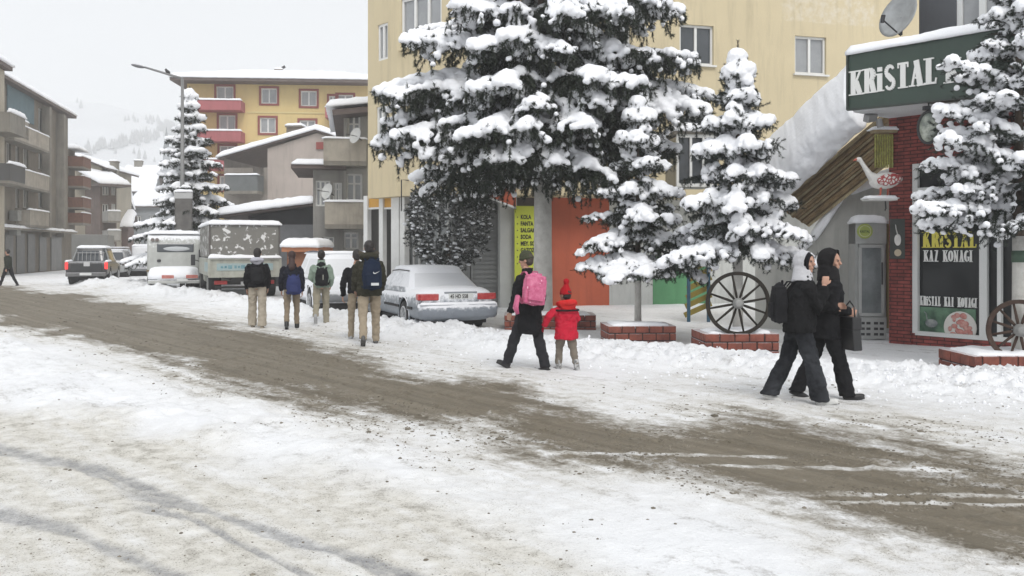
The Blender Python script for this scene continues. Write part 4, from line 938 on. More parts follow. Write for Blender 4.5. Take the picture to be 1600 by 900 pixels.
# hanging panel of yellow bottles by the pillar
fq=Frame(6.55,15.6,math.atan(.0)); T=thing('bottle_panel','yellow-green slatted panel with snow ledge hanging between canopy and brick pillar','panel',(6.55,15.6,0))
h=fq.rect(1366,208,1396,262); rd=random.Random(2); mb=MB()
for k in range(8): x=h[0]+(h[2]-h[0])*(k+.5)/8; mb.tube([(x,0,h[1]),(x,0,h[3]-.02)],.017,8)
mb.build('slats',mat('olive_yellow',(.20,.20,.045),.6,noise=.9,nscale=14,col2=(.42,.40,.10)),T)
for k in range(3): MB().box(((h[0]+h[2])/2,.03,h[1]+(h[3]-h[1])*(.12+.38*k)),(h[2]-h[0]+.03,.02,.03)).build('rail',PLK,T)
MB().box(((h[0]+h[2])/2,0,h[3]+.03),(h[2]-h[0]+.08,.15,.05)).build('ledge',PLK2,T); mb=MB(); snowpad(mb,h[0]-.06,h[2]+.06,-.12,.1,h[3]+.05,.07,3,res=.04); mb.build('snow_ledge',SNOW,T,smooth=True)
# goose statue on its shelf
p=W(1376,312,14.9); T=thing('shelf','white bracket shelf under the goose statue on the brick pillar','shelf',p)
MB().box((.0,.05,.0),(.48,.3,.03)).build('shelf_board',WHITEPAINT,T); mb=MB(); snowpad(mb,-.25,.25,-.12,.18,.016,.05,5,res=.04); mb.build('snow_cover',SNOW,T,smooth=True)
MB().tube([(.12,.1,-.02),(.15,.15,-.14),(.2,.3,-.16)],.012,6).build('bracket',DARKMETAL,T)
T=thing('goose_statue','white goose statue with red-flecked wings facing left on the pillar shelf','statue',p+Vector((0,0,.045)))
m=MB(); 
m.ell((.07,0,.27),(.27,.13,.14),M=Matrix.Rotation(R(-8),3,'Y')); m.ell((.27,0,.30),(.10,.06,.06)); m.tube([(-.10,0,.30),(-.19,0,.38),(-.27,0,.50),(-.33,0,.60)],[.10,.055,.038,.034],10); m.ell((-.36,0,.625),(.055,.036,.040)); 
m.build('body',mat('goose_white',(.72,.71,.68),.6,noise=.4,nscale=10),T,remesh=.012,smoothit=2)
MB().tube([(-.40,0,.625),(-.455,0,.605)],[.024,.008],8).build('beak',mat('beak_red',(.45,.10,.06),.5),T)
m=MB(); 
for s in(-1,1): m.ell((.10,s*.115,.28),(.21,.035,.10),M=Matrix.Rotation(R(-8),3,'Y'))
def fleck():
    m_=bpy.data.materials.new('flecked_wing'); m_.use_nodes=True; t=m_.node_tree;n=t.nodes;l=t.links;b=n['Principled BSDF']
    v=n.new('ShaderNodeTexVoronoi'); v.feature='DISTANCE_TO_EDGE'; v.inputs['Scale'].default_value=17; tc=n.new('ShaderNodeTexCoord'); l.new(tc.outputs['Object'],v.inputs[0])
    r=n.new('ShaderNodeValToRGB'); l.new(v.outputs[0],r.inputs[0]); r.color_ramp.elements[0].color=(.36,.05,.05,1); r.color_ramp.elements[1].color=(.72,.70,.67,1); r.color_ramp.elements[0].position=.10; r.color_ramp.elements[1].position=.2; l.new(r.outputs[0],b.inputs['Base Color']); return m_
m.build('wings',fleck(),T,smooth=True)
for s in(-.05,.06): MB().tube([(.06+s*1.5,s,.17),(.05+s*1.5,s,.03),(.0+s*1.5,s,.012)],[.022,.016,.014],8).build('leg',mat('beak_red',(.45,.10,.06),.5),T)
# small framed goose picture on the pillar
h=fS.rect(1394,342,1413,405,-.03); T=thing('pillar_poster','small dark poster of a white goose fixed to the left face of the brick pillar','poster',(0,0,0))
cx,cz=W(1400,373,15.35).x,W(1400,373,15.35).z; T.location=(cx,15.3,cz)
Mx=Matrix.Rotation(R(-10),3,'Z')
MB().box((0,0,0),(.24,.03,.68),M=Mx).build('poster_board',mat('poster_dark',(.04,.045,.04),.5,noise=.5,nscale=5),T)
q=MB(); q.ell((0,-.022,-.02),(.06,.006,.10)); q.tube([(0,-.024,.05),(-.03,-.024,.16),(-.04,-.024,.24)],[.025,.015,.016],8,flat=.3); q.build('painted_goose',mat('goose_white',(.72,.71,.68)),T,smooth=True)
MB().tube([(0,-.018,-.24),(0,-.026,-.24)],[.06,.06],20).build('emblem',mat('emblem_cream',(.5,.42,.3),.5),T)
# ---------------------------------------------------------------- the far side of town
def gen_windows(T,holes,gm=None,fm=None,**k):
    for i,h in enumerate(holes): window(T,h,0,fm or WHITEPAINT,gm or (GLASS if i%3 else CURTAIN),**k)
def grid_holes(x0,x1,zs,n,w,h,off=0):
    return [(x0+(x1-x0)*(i+.5)/n-w/2+off,z,x0+(x1-x0)*(i+.5)/n+w/2+off,z+h) for z in zs for i in range(n)]
def gable_roof(T,x0,x1,y0,y1,z,rise,ridge='x',over=.4,snow=.28,seed=1,th=.15,ridge_at=.5):
    """pitched roof with snow, ridge along x or y"""
    if ridge=='x': f=lambda x,y:rise*(1-np.abs((y-(y0+(y1-y0)*ridge_at))/np.where(y<y0+(y1-y0)*ridge_at,(y1-y0)*ridge_at,(y1-y0)*(1-ridge_at))))
    else: f=lambda x,y:rise*(1-np.abs((x-(x0+(x1-x0)*ridge_at))/np.where(x<x0+(x1-x0)*ridge_at,(x1-x0)*ridge_at,(x1-x0)*(1-ridge_at))))
    mb=MB(); a,b,c,d=x0-over,x1+over,y0-over,y1+over
    if ridge=='x': ym=y0+(y1-y0)*ridge_at; mb.prism([(c,z+float(f(0,c))),(ym,z+rise),(d,z+float(f(0,d))),(d,z+float(f(0,d))+th),(ym,z+rise+th),(c,z+float(f(0,c))+th)],a,b,'x'); g=[(y0,z),(ym,z+rise),(y1,z)]; gax='x'; ga,gb=x0+.01,x1-.01
    else: xm=x0+(x1-x0)*ridge_at; mb.prism([(a,z+float(f(a,0))),(xm,z+rise),(b,z+float(f(b,0))),(b,z+float(f(b,0))+th),(xm,z+rise+th),(a,z+float(f(a,0))+th)],c,d,'y'); g=[(x0,z),(xm,z+rise),(x1,z)]; gax='y'; ga,gb=y0+.01,y1-.01
    r=mb.build('roof',TILE,T); sm=MB(); snowpad(sm,a,b,c,d,z+th+.01,snow,seed,res=max(.25,(b-a)/60),zf=f,rag=.2,over=.1); sm.build('roof_snow',SNOW,r,smooth=True)
    return g,gax,ga,gb,r
def chimney(par,x,y,z,w,h,m=None,name='chimney',seed=0):
    c=MB().box((x,y,z+h/2),(w,w,h)).build(name,m or GREYC,par); MB().box((x,y,z+h+.05),(w+.12,w+.12,.1)).build('cap',GREYD,c)
    sm=MB(); snowpad(sm,x-w/2-.06,x+w/2+.06,y-w/2-.06,y+w/2+.06,z+h+.1,.18,seed,res=.1); sm.build('snow_cap',SNOW,c,smooth=True); return c
def balcony(T,x0,x1,z,dep,rail,h=.95,slab=None,snow=.14,seed=0,items=0):
    b=MB().box(((x0+x1)/2,-dep/2,z),(x1-x0,dep,.16)).build('balcony',slab or GREYC,T)
    p=MB(); p.box(((x0+x1)/2,-dep+.05,z+.08+h/2),(x1-x0,.08,h)); p.box((x0+.04,-dep/2+.02,z+.08+h/2),(.08,dep-.06,h)); p.box((x1-.04,-dep/2+.02,z+.08+h/2),(.08,dep-.06,h)); p.build('parapet',rail,b)
    if snow: sm=MB(); snowpad(sm,x0-.05,x1+.05,-dep-.04,-dep+.16,z+.08+h,snow,seed,res=.12); sm.build('rail_snow',SNOW,b,smooth=True)
    rd=random.Random(seed)
    for k in range(items):
        x=rd.uniform(x0+.3,x1-.3); MB().box((x,-dep-.16,z+.3),(.55,.28,.45)).build('outdoor_unit',mat('unit_white',(.45,.45,.43),.6),b)
    return b
# --- orange-yellow block with rose balconies (two and a half storeys show above the roofs)
Y0=72; p=W(292,300,Y0); fr=Frame(p.x,Y0,R(4)); rr=lambda a,b,c,d:fr.rect(a,b,c,d)
x1=fr.loc(575,200)[0]; top=fr.loc(400,132)[1]
hs_=[rr(*q) for q in ((338,135,365,159),(342,180,368,206),(408,138,433,162),(406,184,431,208),(470,142,495,166),(468,188,493,212),(514,150,526,172),(527,148,552,172),(343,228,368,250),(406,230,431,252),(468,234,493,256),(343,275,368,297),(408,275,433,297),(470,275,495,297),(530,195,555,218),(530,240,555,262))]
T=block(fr,'apartment_block','ochre yellow apartment block with rose pink balconies and broad snow-covered roof in the distance','building',x1,14,top,0,hs_,YEL2,.3)
for i,h in enumerate(hs_):
    w=window(T,h,0,WHITEPAINT,CURTAIN,fw=.10,depth=.1)
    a,b,c,d=h; s=MB()
    for q in (((a+c)/2,-.02,d+.08,c-a+.32,.16),((a+c)/2,-.02,b-.08,c-a+.32,.16)): s.box((q[0],q[1],q[2]),(q[3],.1,q[4]))
    for x in (a-.08,c+.08): s.box((x,-.017,(b+d)/2),(.16,.1,d-b))
    s.build('surround',MAROON,w)
for (a,b,c,d) in ((300,161,383,176),(300,208,383,224),(300,252,383,268),(512,172,580,188),(512,216,580,232)):
    h=rr(a,b,c,d); q=MB().box(((h[0]+h[2])/2,-.75,(h[1]+h[3])/2),(h[2]-h[0],1.5,h[3]-h[1])).build('balcony',ROSE,T)
    sm=MB(); snowpad(sm,h[0]-.05,h[2]+.05,-1.55,-1.25,h[3],.16,int(a+b)); sm.build('rail_snow',SNOW,q,smooth=True)
for z in (176,222,266): 
    zz=fr.loc(430,z)[1]; MB().box(((x1+4.7)/2,-.03,zz),(x1-4.7,.06,.12)).build('string_course',mat('pale_yellow',(.66,.55,.28),.9),T)
mb=MB(); mb.box((x1/2,6.5,top+.12),(x1+1.8,16,.24)); rf=mb.build('roof',TILE,T); sm=MB()
f=lambda x,y:1.5*np.clip(np.minimum(np.minimum(x+.9,x1+.9-x)/4.5,np.minimum(y+1.5,14.5-y)/6),0,1)
snowpad(sm,-.95,x1+.95,-1.55,14.6,top+.24,.35,9,res=.3,zf=f,rag=.15); sm.build('roof_snow',SNOW,rf,smooth=True)
chimney(rf,fr.loc(418,110)[0],5,top+.9,.6,1.2,seed=1); MB().tube([(fr.loc(418,110)[0],5,top+2.2),(fr.loc(418,110)[0]+.5,5,top+2.5)],.12,8).build('vent_cowl',DARKMETAL,rf)
chimney(rf,fr.loc(508,126)[0],7,top+1.0,.5,.7,seed=3)
# --- pinkish gabled house
Y0=52; p=W(350,300,Y0); fr=Frame(p.x,Y0,R(-4)); L=lambda x,y,yo=0:fr.loc(x,y,yo)
zE=L(360,247)[1]; xr=L(566,250)[0]; xm=L(418,300)[0]
T=thing('house','pinkish gabled house with long snowy roof and square chimney, below the ochre block','building',fr.o,fr.a)
hh=[fr.rect(428,268,446,288),fr.rect(378,320,400,335),fr.rect(395,262,412,281)]
mb=MB(); wall_holes(mb,0,xm,0,L(380,262)[1],hh,0,.2); mb.add([(0,0,0),(0,9,0),(0,9,zE),(0,0,zE)],[(0,3,2,1)]); mb.build('wall',mat('grey_brown_wall',(.29,.26,.23),.9,noise=.5,nscale=1,stain=.5),T,recalc=False)
gen_windows(T,hh[:2],fw=.08)
rid=L(495,208)[1]; xri=L(495,208)[0]; zl=L(352,248)[1]; zr=L(548,232)[1]
mb=MB(); mb.prism([(xm,0),(xr,0),(xr,zr),(xri,rid),(xm,L(418,232)[1])],0,.3,'y'); mb.build('gable_wall',PINKW,T)
mb=MB(); mb.prism([(L(478,300)[0]+.6,0),(xr+.02,0),(xr+.02,zr-.1),(L(478,300)[0]+.6,rid-.1)],-.025,-.005,'y'); 
h=fr.rect(494,222,505,233,-.1); MB().box(((h[0]+h[2])/2,-.06,(h[1]+h[3])/2),(h[2]-h[0],.12,h[3]-h[1])).build('attic_window',MAROON,T)
mb=MB(); mb.prism([(-.3,zl-.05),(xri,rid+.08),(xr+.4,zr-.05),(xr+.4,zr+.05),(xri,rid+.2),(-.3,zl)],-.25,9,'y'); rf=mb.build('roof',TILE,T)
sm=MB(); snowpad(sm,-.35,xr+.45,-.33,9,.16,.34,5,res=.22,zf=lambda x,y:np.interp(x,[-.35,xri,xr+.45],[zl-.12,rid+.03,zr-.1]),rag=.2); sm.build('roof_snow',SNOW,rf,smooth=True)
h=fr.rect(443,192,469,216); c=chimney(rf,(h[0]+h[2])/2,.8,h[1]-.5,h[2]-h[0]-.1,h[3]-h[1]+.3,mat('soot_brick',(.17,.14,.11),.9,noise=.6,nscale=5),seed=5)
balcony(T,L(362,0)[0],L(412,0)[0],L(390,302)[1],1.0,mat('grey_rail',(.16,.17,.17),.8,noise=.4,nscale=2),.9,snow=.1,seed=3)
# --- grey balcony house right beside the yellow block
Y0=33; p=W(489,390,Y0); fr=Frame(p.x,Y0,R(10)); L=lambda x,y,yo=0:fr.loc(x,y,yo)
x1=L(580,300)[0]; xs=L(537,300)[0]; zt=L(560,178)[1]; zt2=L(510,266)[1]
def R4(a,b,c,d): return fr.rect(a,b,c,d)
hh=[R4(543,178,563,226),R4(541,271,566,320),R4(537,363,560,390),R4(566,368,584,390)]
T=thing('house','weathered grey house with stacked concrete balconies squeezed beside the yellow apartment block','building',fr.o,fr.a)
mb=MB(); wall_holes(mb,xs,x1+2,0,zt,hh,0,.2); mb.add([(xs,0,0),(xs,8,0),(xs,8,zt),(xs,0,zt)],[(0,3,2,1)]); mb.build('wall',GREYL,T,recalc=False)
gen_windows(T,hh,fw=.07,fm=WHITEPAINT,hbar=True,gm=CURTAIN)
hh=[R4(493,282,516,322),R4(520,285,534,318),R4(505,370,522,386)]
mb=MB(); wall_holes(mb,0,xs,0,zt2,hh,.05,.2); mb.add([(0,.05,0),(0,8,0),(0,8,zt2),(0,.05,zt2)],[(0,3,2,1)]); mb.build('side_wing',mat('side_grey',(.33,.32,.30),.9,noise=.5,nscale=1,stain=.5),T,recalc=False)
gen_windows(T,hh[:2],fw=.06,bars=2,hbar=True,gm=CURTAIN); gen_windows(T,hh[2:],fw=.05)
CONC=mat('balcony_concrete',(.43,.39,.33),.95,noise=.6,nscale=2,stain=.5)
for (a,b,c,zz,rl) in ((507,572,1.1,253,CONC),(509,586,1.2,352,CONC)):
    balcony(T,L(a,zz)[0],L(b,zz)[0]+.0,L(540,zz+2,-1.1)[1],c,rl,.80,snow=.08,seed=a)
mb=MB(); mb.box(((xs+x1)/2+.9,2.5,zt+.1),(x1-xs+2.6,7,.2),M=Matrix.Rotation(R(-7),3,'Y')); rf=mb.build('roof',TILE,T)
sm=MB(); snowpad(sm,xs-.6,x1+2,-1.1,6,zt+.32,.26,4,res=.15,zf=lambda x,y:(x-(xs+x1)/2-.9)*math.tan(R(7))+.0); sm.build('roof_snow',SNOW,rf,smooth=True)
xa=L(461,272)[0]; mb=MB(); mb.box(((xa+xs)/2,1.5,zt2+.07),(xs-xa+.2,4.5,.14)); rf=mb.build('roof',TILE,T)
sm=MB(); snowpad(sm,xa-.05,xs+.1,-.8,3.7,zt2+.14,.2,4,res=.15); sm.build('roof_snow',SNOW,rf,smooth=True)
def small_dish(px,py,Y,lab,r=.29):
    p=W(px,py,Y); T=thing('satellite_dish',lab,'satellite dish',p,0,'white satellite dishes on the grey balcony house'); m=MB(); M=Matrix.Rotation(R(-40),3,'Z')@Matrix.Rotation(R(75),3,'X'); n=18
    vs=[];fs=[]
    for s_ in(0,.012):
        for j in range(5):
            for i in range(n): a=2*PI*i/n; q=r*j/4; vs.append(M@Vector((q*math.cos(a),q*math.sin(a),.1*(j/4)**2-s_)))
    for j in range(4):
        for i in range(n): a=j*n+i;b=j*n+(i+1)%n; fs+=[(a,b,b+n,a+n),(a+5*n,a+6*n,b+6*n,b+5*n)]
    m.add(vs,fs).build('dish_bowl',mat('dish_white',(.6,.6,.58),.5,noise=.3,nscale=4),T,smooth=True,recalc=False); MB().tube([M@Vector((0,0,0)),M@Vector((0,-.1,.5))],.012,5).build('feed_arm',DARKMETAL,T); MB().tube([(0,0,0),(.1,.35,-.1)],.02,5).build('wall_bracket',DARKMETAL,T)
small_dish(558,213,31.9,'white satellite dish on the upper balcony of the grey house'); small_dish(514,300,32.2,'white satellite dish beside the lower windows of the grey house')
# --- low dark shed with snowy lean-to roof, and the orange kiosk
Y0=40; p=W(388,400,Y0); fr=Frame(p.x,Y0,0); L=lambda x,y,yo=0:fr.loc(x,y,yo)
T=thing('shed','long dark shed with rising snow-covered roof behind the canvas truck','shed',fr.o)
xr=L(492,350)[0]; z0=L(388,338)[1]; z1=L(492,322)[1]
MB().prism([(0,0),(xr,0),(xr,z1),(0,z0)],0,6,'y').build('wall',mat('shed_dark',(.05,.05,.055),.8,noise=.5,nscale=1),T)
mb=MB(); mb.box((xr*.6,-.06,L(440,365)[1]-.6),(xr*1.1,.1,2.0)); mb.build('corrugated_sheet',mat('grey_sheet',(.17,.175,.185),.6,noise=.4,nscale=3),T)
mb=MB(); mb.prism([(-1.2,z0-.1),(xr+.1,z1),(xr+.1,z1+.1),(-1.2,z0)],-.7,6,'y'); rf=mb.build('roof',TILE,T)
sm=MB(); snowpad(sm,-1.3,xr+.1,-.8,6,.12,.38,4,res=.2,zf=lambda x,y:z0-.1+(z1-z0+.1)*(x+1.2)/(xr+1.3),rag=.2); sm.build('roof_snow',SNOW,rf,smooth=True)
Y0=29; a=W(440,388,Y0); b=W(497,388,Y0); T=thing('kiosk','small orange-brown kiosk with thick snow roof between the truck and the snow-buried car','kiosk',(a.x,Y0,0))
w=b.x-a.x; MB().box((w/2,1.2,.8),(w-.25,2.0,1.65)).build('wall',mat('kiosk_brown',(.22,.09,.045),.8,noise=.5,nscale=3),T); MB().box((w/2,1.2,1.66),(w,2.4,.16)).build('fascia',mat('kiosk_orange',(.42,.17,.08),.7),T)
sm=MB(); snowpad(sm,-.05,w+.05,-.05,2.4,1.74,.28,4,res=.08); sm.build('roof_snow',SNOW,T,smooth=True)
# --- left row
Y0=57; x0=W(0,390,57).x; x1_=W(105,390,73).x
ang=math.atan2(16,x1_-x0)      # the wall runs away from the camera
o=Vector((x0,57,0)); o0=o-(Vector((x1_-x0,16,0)).normalized())*6
fr=Frame(o0.x,o0.y,ang); L=lambda x,y,yo=0:fr.loc(x,y,yo); LX=L(106,300)[0]
zt=12.4; xsq=[L(q,300)[0] for q in (0,16,30,44,60,76,88,104)]
def col(a,b,zs,h=1.35): 
    A=L(a,300)[0]; B=L(b,300)[0]; return [(A,z,B,z+h) for z in zs]
zs=(3.6,6.2,8.8)
def quad(a,b,y0,y1): 
    A=L(a,300)[0]; B=L(b,300)[0]; z0=L((a+b)/2,y1)[1]; z1=L((a+b)/2,y0)[1]; return (A,z0,B,z1)
HH=[quad(*q) for q in ((10,17,150,190),(33,42,160,198),(10,17,222,258),(24,30,228,262),(36,44,230,262),(24,30,293,325),(36,44,295,325),(60,69,170,207),(60,69,238,265),(60,69,298,325),(90,97,185,212),(90,97,245,272),(90,97,303,330))]
T=block(fr,'apartment_block','long weathered dark grey apartment row at the far left behind the walking man','building',LX,11,zt,0,HH,GREYD,.3)
gen_windows(T,HH,fw=.09,sill=GREYC,fm=mat('grey_frame',(.55,.54,.51),.7),gm=mat('dim_curtain',(.20,.20,.19),.3,noise=.6,nscale=1))
MB().box(((L(10,0)[0]+L(52,0)[0])/2,-.04,L(30,160)[1]+.0),(L(52,0)[0]-L(10,0)[0],.05,2.2)).build('blue_panel',mat('faded_blue',(.13,.20,.23),.8,noise=.6,nscale=1.5),T)
for (a,b,z) in ((-2,56,218),(-2,56,288),(24,56,352),(4,22,204)):
    xa,xb=L(a,300)[0],L(b,300)[0]; balcony(T,xa,xb,L((a+b)/2,z,-1)[1],.9,CONC,1.0,snow=.12,seed=int(b+z))
for (a,b) in ((57,76),(79,100)):
    xa,xb=L(a,300)[0],L(b,300)[0]; h0=L((a+b)/2,375)[1]; MB().box(((xa+xb)/2,-.28,(h0+zt)/2),((xb-xa)*.18,.55,zt-h0-.4)).build('wall_rib',GREYC,T)
for k,(px,py) in enumerate(((28,337),(40,338),(27,360),(40,350),(62,345))):
    q=L(px,py,-.5); MB().box((q[0],-.35,q[1]),(.8,.5,.65)).build('outdoor_unit',mat('unit_grey',(.28,.28,.26),.7,noise=.4,nscale=4),T)
for (a,b) in ((6,20),(24,38),(42,54),(60,72),(78,96)):
    q=quad(a,b,378,418); MB().box(((q[0]+q[2])/2,-.03,1.4),((q[2]-q[0])*.9,.06,2.7)).build('shopfront',mat('dim_shop',(.07,.068,.06),.4,noise=.7,nscale=1,col2=(.14,.13,.11)),T)
MB().box((LX/2,-.35,3.0),(LX,.7,.14)).build('street_canopy',GREYC,T); sm=MB(); snowpad(sm,0,LX,-.7,0,3.07,.2,3,res=.3); sm.build('canopy_snow',SNOW,T,smooth=True)
mb=MB(); mb.box((LX/2,5.3,zt+.1),(LX+.5,11.8,.2)); rf=mb.build('roof',TILE,T); sm=MB(); snowpad(sm,-.3,LX+.3,-.65,11.3,zt+.2,.4,6,res=.3,zf=lambda x,y:np.clip(y+.6,0,5)*.12); sm.build('roof_snow',SNOW,rf,smooth=True)
# nearer block whose edge just enters at the far left
fr0=Frame(-31.0,54.5,ang); xe=fr0.loc(7,300)[0]
T=block(fr0,'apartment_block','cream block cut off by the left edge, only its corner and snowy eave showing','building',8,10,12.6,0,[],CREAM,.3,x0=xe-8)
mb=MB(); mb.box((xe-4,4.8,12.75),(8.4,10.4,.25)); rf=mb.build('roof',TILE,T); sm=MB(); snowpad(sm,xe-8.3,xe+.3,-.5,10.1,12.88,.5,6,res=.25); sm.build('roof_snow',SNOW,rf,smooth=True)
balcony(T,xe-3,xe-.1,5.6,1.2,mat('dark_rail',(.07,.07,.07),.7),1.0,snow=.2,seed=5); balcony(T,xe-3,xe-.1,8.6,1.2,GREYC,1.0,snow=.3,seed=6)
# narrow brick balconies
fr=Frame(W(105,390,76).x,76,ang); L=lambda x,y,yo=0:fr.loc(x,y,yo); w=2.6
T=block(fr,'house','narrow grey house with three dark brick balconies just beyond the grey row','building',w,8,L(112,235)[1],0,[],GREYD)
for z in (245,275,308,332): 
    zz=L(112,z)[1]; balcony(T,.2,w+.5,zz-1.0,1.2,BRKR,.85,snow=.12,seed=z)
sm=MB(); snowpad(sm,-.2,w+.5,-1.0,8,L(112,235)[1],.4,2,res=.3); sm.build('roof_snow',SNOW,T,smooth=True)
# cream gable
Y0=86; p=W(107,390,Y0); fr=Frame(p.x,Y0,R(6)); L=lambda x,y,yo=0:fr.loc(x,y,yo); xr=L(159,300)[0]
T=thing('house','cream gabled house end with bare windowless wall, left of the white houses','building',fr.o,fr.a)
MB().prism([(0,0),(xr,0),(xr,L(159,262)[1]),(L(118,250)[0],L(118,246)[1]),(0,L(107,252)[1])],0,9,'y').build('gable_wall',mat('cream_gable',(.40,.36,.29),.9,noise=.4,nscale=.6,stain=.3),T)
mb=MB(); q=[L(108,250),L(118,245),L(172,266)]; mb.prism([(q[0][0],q[0][1]),(q[1][0],q[1][1]),(q[2][0],q[2][1]),(q[2][0],q[2][1]+.15),(q[1][0],q[1][1]+.15),(q[0][0],q[0][1]+.15)],-.4,9,'y'); rf=mb.build('roof',TILE,T)
sm=MB(); snowpad(sm,q[0][0]-.2,q[2][0]+.1,-.5,9,.16,.3,3,res=.3,zf=lambda x,y:np.interp(x,[q[0][0],q[1][0],q[2][0]],[q[0][1],q[1][1],q[2][1]])); sm.build('roof_snow',SNOW,rf,smooth=True)
chimney(rf,L(168,262)[0],2,L(168,270)[1],.7,1.2,seed=5)
# brownish house with balconies
Y0=84; p=W(156,390,Y0); fr=Frame(p.x,Y0,R(48)); L=lambda x,y,yo=0:fr.loc(x,y,yo); xr=L(182,300)[0]
hh=[]
for z in (305,340): 
    a,b=L(160,z),L(170,z); hh.append((a[0],a[1],b[0],a[1]+1.3)); a,b=L(174,z),L(181,z); hh.append((a[0],a[1],b[0],a[1]+1.3))
zt=L(168,292)[1]
T=block(fr,'house','brownish balconied house between the cream gable and the white houses','building',xr,9,zt,0,hh,mat('brown_render',(.20,.15,.13),.9,noise=.6,nscale=1,stain=.4)); gen_windows(T,hh,fw=.1)
for z in (338,368): balcony(T,.2,xr-.2,L(168,z,-1)[1]-.5,1.3,GREYL,.9,snow=.15,seed=z)
mb=MB(); mb.box((xr/2,4,zt+.1),(xr+1.4,11,.2)); rf=mb.build('roof',TILE,T); sm=MB(); snowpad(sm,-.7,xr+.75,-1.5,9.5,zt+.2,.4,6,res=.3,zf=lambda x,y:np.clip(y+1.5,0,6)*.3); sm.build('roof_snow',SNOW,rf,smooth=True)
# pale houses further up the road
PG=mat('pale_blue_grey_render',(.34,.36,.38),.9,noise=.3,nscale=.5,stain=.2); PG2=mat('mid_grey_render',(.22,.23,.24),.9,noise=.3,nscale=.5)
def far_house(px0,px1,ybase,ytop,Y0,deg,wm,lab,roof=.25,rise=2.2,rows=2,cols=2,seed=1,depth=9,ridge='x',win=True,chim=None):
    p=W(px0,390,Y0); fr=Frame(p.x,Y0,R(deg)); xr=fr.loc(px1,300)[0]; zt=fr.loc((px0+px1)/2,ytop)[1]
    hh=grid_holes(0,xr,[1+ (zt-1)/rows*k+.5 for k in range(rows)],cols,min(1.1,xr/cols*.4),1.2) if win else []
    T=block(fr,'house',lab,'building',xr,depth,zt,-2,hh,wm); gen_windows(T,hh,fw=.12,sill=WHITEPAINT)
    g,gx,a,b,rf=gable_roof(T,0,xr,0,depth,zt,rise,ridge,.5,.4,seed)
    mb=MB(); mb.prism(g,a,b,gx); mb.build('gable_wall',wm,T)
    if chim: chimney(rf,xr*chim,depth*.5,zt+rise-.3,1.0,1.3,seed=seed)
    return T
far_house(182,202,395,308,100,20,PG,'pale blue-grey house end nearest the brown balconied house',rise=1.8,rows=2,cols=1,seed=11,ridge='y')
far_house(190,236,395,297,118,12,PG2,'mid-grey far house with broad white roof and dark dormer box above',rise=3.2,rows=2,cols=3,seed=12,chim=.35)
far_house(204,250,395,322,104,8,PG,'lower pale grey house partly hidden by the conical spruce',rise=1.6,rows=2,cols=2,seed=13)
far_house(228,262,395,318,128,10,PG2,'far grey house directly behind the conical spruce',rise=2.2,rows=1,cols=2,seed=14)
far_house(60,112,395,262,150,10,CREAM,'distant cream house seen over the left row',rise=2,rows=2,cols=2,seed=15)
far_house(114,133,395,352,112,15,WHW,'small white roofed outhouse beside the pickup truck',rise=3.4,rows=1,cols=1,seed=16,win=False)
far_house(185,200,395,352,92,15,mat('brown_shed',(.13,.085,.075),.9),'small brown shed with snow dome beside the pale houses',rise=1.2,rows=1,cols=1,seed=17,win=False,depth=4)
far_house(306,352,395,330,78,5,GREYL,'low grey house between the conical spruce and the gabled house',rise=1.6,rows=1,cols=2,seed=18)
# minaret
p=W(260,300,230); T=thing('minaret','thin pale pointed minaret just left of the conical spruce','minaret',(p.x,230,0)); zt=CH+(390-198)/F*230
MB().tube([(0,0,0),(0,0,zt-7)],[1.0,.85],12).build('shaft',PG,T,smooth=True); MB().tube([(0,0,zt-10),(0,0,zt-9),(0,0,zt-8.8)],[.9,1.6,1.6],12).build('gallery',PG,T); MB().tube([(0,0,zt-7),(0,0,zt)],[.95,.03],12).build('spire',PG2,T,smooth=True)
